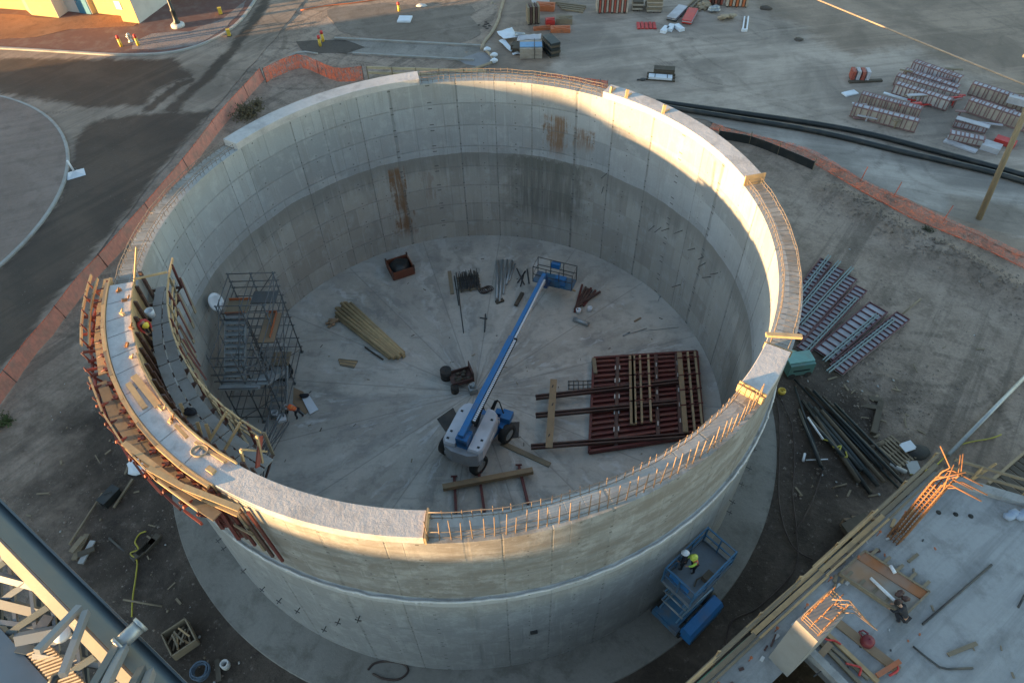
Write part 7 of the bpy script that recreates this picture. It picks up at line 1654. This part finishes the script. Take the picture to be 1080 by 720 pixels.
q = at(66, 668, GZ-.35); mb = MB(); mb.lathe([(.02, .0), (.17, 0), (.16, .08), (.02, .1)], q, 14); part('lamp_housing', mb, WHITEPL, tr)
mb = MB(); mb.path([at(*p, GZ+.35) for p in ((52, 726), (58, 714), (66, 710), (70, 706))], .07, 7); part('cable', mb, BLACKPL, tr)
for a in (AA+1, BB-1):
    for b in (-.1, W_+.2):
        mb = MB(); mb.bar(gq(a, b, -GZ+ZG-.2), gq(a, b, -.45 if b < 1 else -1.34), .4, .4); part('leg', mb, GIRDER, tr)

# ------------------------------------------------------------------ clutter at the lower left
c = at(193, 676, ZG+.05); t = thing('timber_crate', 'open wooden crate full of wood offcuts beside the footing', 'crate', c, R_(38)); t.scale = (.72, .72, .72)
mb = MB(); mb.box((0, 0, .04), (1.35, 1.5, .06)); part('crate_floor', mb, TIMBER_DARK, t, local=True)
for a, b in (((-.68, -.76), (.68, -.76)), ((.68, -.76), (.68, .76)), ((.68, .76), (-.68, .76)), ((-.68, .76), (-.68, -.76))):
    mb = MB(); mb.bar((*a, .38), (*b, .38), .07, .7); part('side_panel', mb, TIMBER_OLD, t, local=True)
for k in range(14):
    q = Vector((rj.uniform(-.4, .4), rj.uniform(-.4, .4), .2+.03*k)); d = pol(.42, rj.uniform(30, 120), rj.uniform(-.05, .08)); mb = MB(); mb.bar(q-d, q+d, .09, .05); solo_o = part('wood_offcut', mb, TIMBER if k % 3 == 0 else TIMBER_OLD, t, local=True)
mb = MB(); c = at(212, 708, ZG+.1)
for k in range(12): mb.path([c+.62*Vector(((.5+.08*math.sin(k*1.9))*math.cos(i*.42)+.07*math.cos(k*2.3), (.5+.08*math.cos(k*1.3))*math.sin(i*.42)+.07*math.sin(k*3.1), .035*k+.02*math.sin(i+k))) for i in range(15)], .022, 5, closed=True)
solo('hose_coil', mb, mat('blue_grey_hose', (.08, .12, .17), .6, .3, 5), 'blue grey coil of hose on the dark soil below the wooden crate', 'hose coil')
mb = MB(); c = at(239, 702, ZG+.1); mb.lathe([(.11, 0), (.17, 0), (.17, .32), (.11, .32), (.11, 0)], c, 20); solo('pipe_ring', mb, CONC_LIGHT, 'short pale pipe ring standing on the soil beside the hose coil', 'pipe ring')
lay('timber_board', (229, 695), (231, 718), .2, .06, TIMBER_DARK, 'reddish dark board lying between the hose coil and the pipe ring', 'board', ZG+.05)
hose([(154, 560), (147, 563), (143, 572), (147, 580), (139, 585), (145, 592), (143, 610), (140, 630), (139, 650)], .035, HOSE_Y, 'yellow green hose snaking over the dark soil by the truss bridge')
pole('timber_pole', (130, 632), (171, 639), .04, TIMBER_OLD, 'thin olive pole lying across the yellow green hose', 'pole', ZG+.08)
pole('steel_rod', (115, 567), (143, 592), .05, DARKSTEEL, 'dark thick rod lying towards the yellow green hose', 'rod', ZG+.08)
pole('timber_pole', (73, 574), (108, 520), .05, TIMBER_OLD, 'long thin pole lying on the soil parallel to the truss bridge', 'pole', ZG+.08)
for a, b, mt, k in (((78, 590), (92, 563), TIMBER_OLD, 0), ((85, 594), (98, 570), CONC, 1), ((82, 585), (100, 578), TIMBER_DARK, 2), ((75, 582), (88, 566), TIMBER_OLD, 3)):
    lay('timber_board', a, b, .25, .08, mt, 'weathered board in the loose heap at the end of the long thin pole', 'board', ZG+.06+.08*k, 'weathered boards heaped by the long pole')
mb = MB(); q = at(148, 490, ZG+.2); mb.blob(q, .55, 6, (1.1, .9, .35), .5, 2); mb.bar(q+Vector((-.4, 0, .1)), q+Vector((.4, .3, .15)), .5, .03); solo('tarp_sheet', mb, TARP, 'crumpled white sheet lying on the soil under the outer walkway', 'tarp')
mb = MB(); q = at(118, 526, ZG); mb.box(q+Vector((0, 0, .2)), (.45, .9, .4), R_(-28)); mb.box(q+Vector((0, 0, .42)), (.5, .95, .05), R_(-28)); mb.tube(q+Vector((-.2, 0, .5)), q+Vector((.2, .1, .5)), .02, 6); solo('hole_box', mb, BLACKPL, 'black box standing in for a dark hole under the outer walkway', 'chest')  # raised black box put in place of a dark hole in the soil
for a, b, lab in (((120, 535), (140, 505), 'pale batten lying beside the black box under the walkway'), ((132, 500), (140, 480), 'second pale batten pointing from the black box to the white sheet')):
    lay('timber_batten', a, b, .1, .08, TIMBER_OLD, lab, 'batten', ZG+.08)
for k in range(3): lay('dark_beam', (140+6*k, 590-4*k), (158+5*k, 574-5*k), .3, .2, TIMBER_DARK, 'dark beam in the small dark heap under the yellow green hose', 'beam', ZG+.02, 'dark beams heaped by the yellow hose')

# ------------------------------------------------------------------ upper left: bollards, lamp base, sign, building
def bollard(px, py, z, label, h=.95):
    q = at(px, py, z); t = thing('bollard', label, 'bollard', q)
    mb = MB(); mb.tube((0, 0, -.1), (0, 0, h*.75), .13, 12); part('post', mb, YELLOW, t, local=True)
    mb = MB(); mb.tube((0, 0, h*.75), (0, 0, h), .135, 12); mb.lathe([(.135, h), (.09, h+.05), (.01, h+.07)], (0, 0, 0), 12); part('red_top', mb, REDP, t, local=True)
bollard(128, 49, ZR+.11, 'yellow bollard with red top on the pavement, first of two beside the hydrant')
bollard(146, 48, ZR+.11, 'yellow bollard with red top on the pavement right beside the hydrant')
bollard(338, 49, ZG, 'yellow bollard with red top on soil behind the tank, outer one of a pair'); bollard(341, 44, ZG, 'yellow bollard with red top on soil behind the tank, farther one of a pair')
bollard(421, 12, ZG, 'short yellow red bollard beside the white square cover', .8)
def ybox(px, py, z, label):
    q = at(px, py, z); t = thing('marker_post', label, 'marker post', q); mb = MB(); mb.box((0, 0, .28), (.32, .3, .56), .3); mb.box((0, 0, .58), (.36, .34, .05), .3); part('post', mb, YELLOW, t, local=True); mb = MB(); mb.box((0, 0, .02), (.42, .4, .04), .3); part('foot', mb, DARKSTEEL, t, local=True)
ybox(233, 15, ZR+.11, 'square yellow marker post on the pavement near the kerb curve'); ybox(242, 38, ZR, 'small dull yellow marker on the road just beyond the kerb curve')
mb = MB(); q = at(138, 44, ZR+.11); mb.lathe([(.22, 0), (.22, .06), (.14, .08), (.14, .55), (.17, .57), (.16, .68), (.08, .78), (.02, .8)], q, 14); mb.tube(q+Vector((-.24, 0, .45)), q+Vector((.24, 0, .45)), .07, 10); mb.tube(q, q+Vector((0, -.24, .45)), .06, 8); solo('fire_hydrant', mb, GALV, 'silver fire hydrant standing between two yellow bollards', 'hydrant')
q = at(188, 28, ZR+.11); t = thing('street_lamp', 'black street lamp post on a round white concrete base', 'street lamp', q)
mb = MB(); mb.lathe([(.01, 0), (.62, 0), (.62, .2), (.5, .3), (.01, .32)], (0, 0, 0), 20); part('concrete_base', mb, CONC_LIGHT, t, local=True)
mb = MB(); mb.lathe([(.3, .32), (.3, .5), (.22, .6), (.2, 1.4), (.24, 1.5), (.15, 1.6), (.11, 6.5), (.05, 6.6)], (0, 0, 0), 14); part('pole', mb, BLACKPL, t, local=True)
mb = MB(); mb.lathe([(.05, 6.6), (.25, 6.65), (.32, 7.1), (.2, 7.3), (.02, 7.4)], (0, 0, 0), 14); part('lantern', mb, BLACKPL, t, local=True)
q = at(80, 184, ZR); t = thing('road_marker', 'white post on a folded white square base at the island kerb', 'road marker', q, .5)
mb = MB(); mb.add([(-.62, -.5, .02), (.62, -.5, .02), (.62, .5, .02), (-.62, .5, .02), (0, 0, .32)], [(0, 1, 4), (1, 2, 4), (2, 3, 4), (3, 0, 4), (3, 2, 1, 0)]); part('base', mb, TARP, t, local=True)
mb = MB(); mb.tube((0, 0, .25), (-.05, .05, 1.15), .07, 8); part('post', mb, WHITEPL, t, local=True)
mb = MB(); mb.blob((-.08, .55, .12), .22, 2, (1.1, .8, .6), .3); part('weight_bag', mb, DARKSTEEL, t, local=True)
zb2 = ZR+.11
F = [at(*p, zb2) for p in ((-40, 6), (28, 11), (34, 16), (62, 19), (72, 12), (98, 15), (102, 14), (128, 17), (130, 23), (147, 25))]
e1 = at(178, 2, zb2)
bld = thing('ochre_building', 'ochre and pale stucco building with sunlit stepped front and blue door', 'building', F[4])
back = Vector((6, 14, 0)); Hh = 6.5
mb = MB(); poly = F+[e1, e1+Vector((3, 9, 0)), F[0]+Vector((-3, 16, 0))]; mb.prism(poly, zb2-.1, Hh); bm_tri(mb); wl = part('wall', mb, STUCCO, bld)
mb = MB(); cen = sum(poly, Vector())/len(poly); mb.prism([cen+(p-cen)*1.03 for p in poly], Hh, Hh+.3); bm_tri(mb); part('roof', mb, STUCCO_W, bld)
mb = MB(); a, b = F[9], e1; n_ = Vector(((b-a).y, -(b-a).x, 0)).normalized(); mb.prism([a+n_*.03+(b-a)*.004, b+n_*.03, b+n_*.004, a+n_*.004+(b-a)*.004], zb2-.05, Hh-.05); part('end_wall', mb, STUCCO_W, bld)
a, b = F[3], F[4]; n_ = Vector(((b-a).y, -(b-a).x, 0)).normalized(); mb = MB(); mb.prism([a+n_*.03, b+n_*.03, b+n_*.004, a+n_*.004], zb2-.05, Hh-.05); part('end_wall', mb, STUCCO_W, bld)
a, b = F[4], F[5]; n_ = Vector(((b-a).y, -(b-a).x, 0)).normalized()
mb = MB(); mb.prism([a+n_*.035, b+n_*.035, b+n_*.004, a+n_*.004], zb2-.04, Hh-.06); part('end_wall', mb, STUCCO_W, bld)
mb = MB(); mb.prism([a.lerp(b, .5)+n_*.09, a.lerp(b, .96)+n_*.09, a.lerp(b, .96)+n_*.04, a.lerp(b, .5)+n_*.04], zb2-.02, zb2+2.3); dr = part('door', mb, TEALDOOR, bld)
mb = MB(); q = a.lerp(b, .56)+n_*.12; mb.box(q+Vector((0, 0, 1.1)), (.05, .08, .14)); part('handle', mb, GALV, dr)
a, b = F[8], F[9]; n_ = Vector(((b-a).y, -(b-a).x, 0)).normalized(); q = a.lerp(b, .1)+n_*.03
mb = MB(); mb.bar(q+Vector((0, 0, 1.55))-(b-a).normalized()*.3, q+Vector((0, 0, 1.55))+(b-a).normalized()*.35, .03, .75); part('notice', mb, TARP, bld)
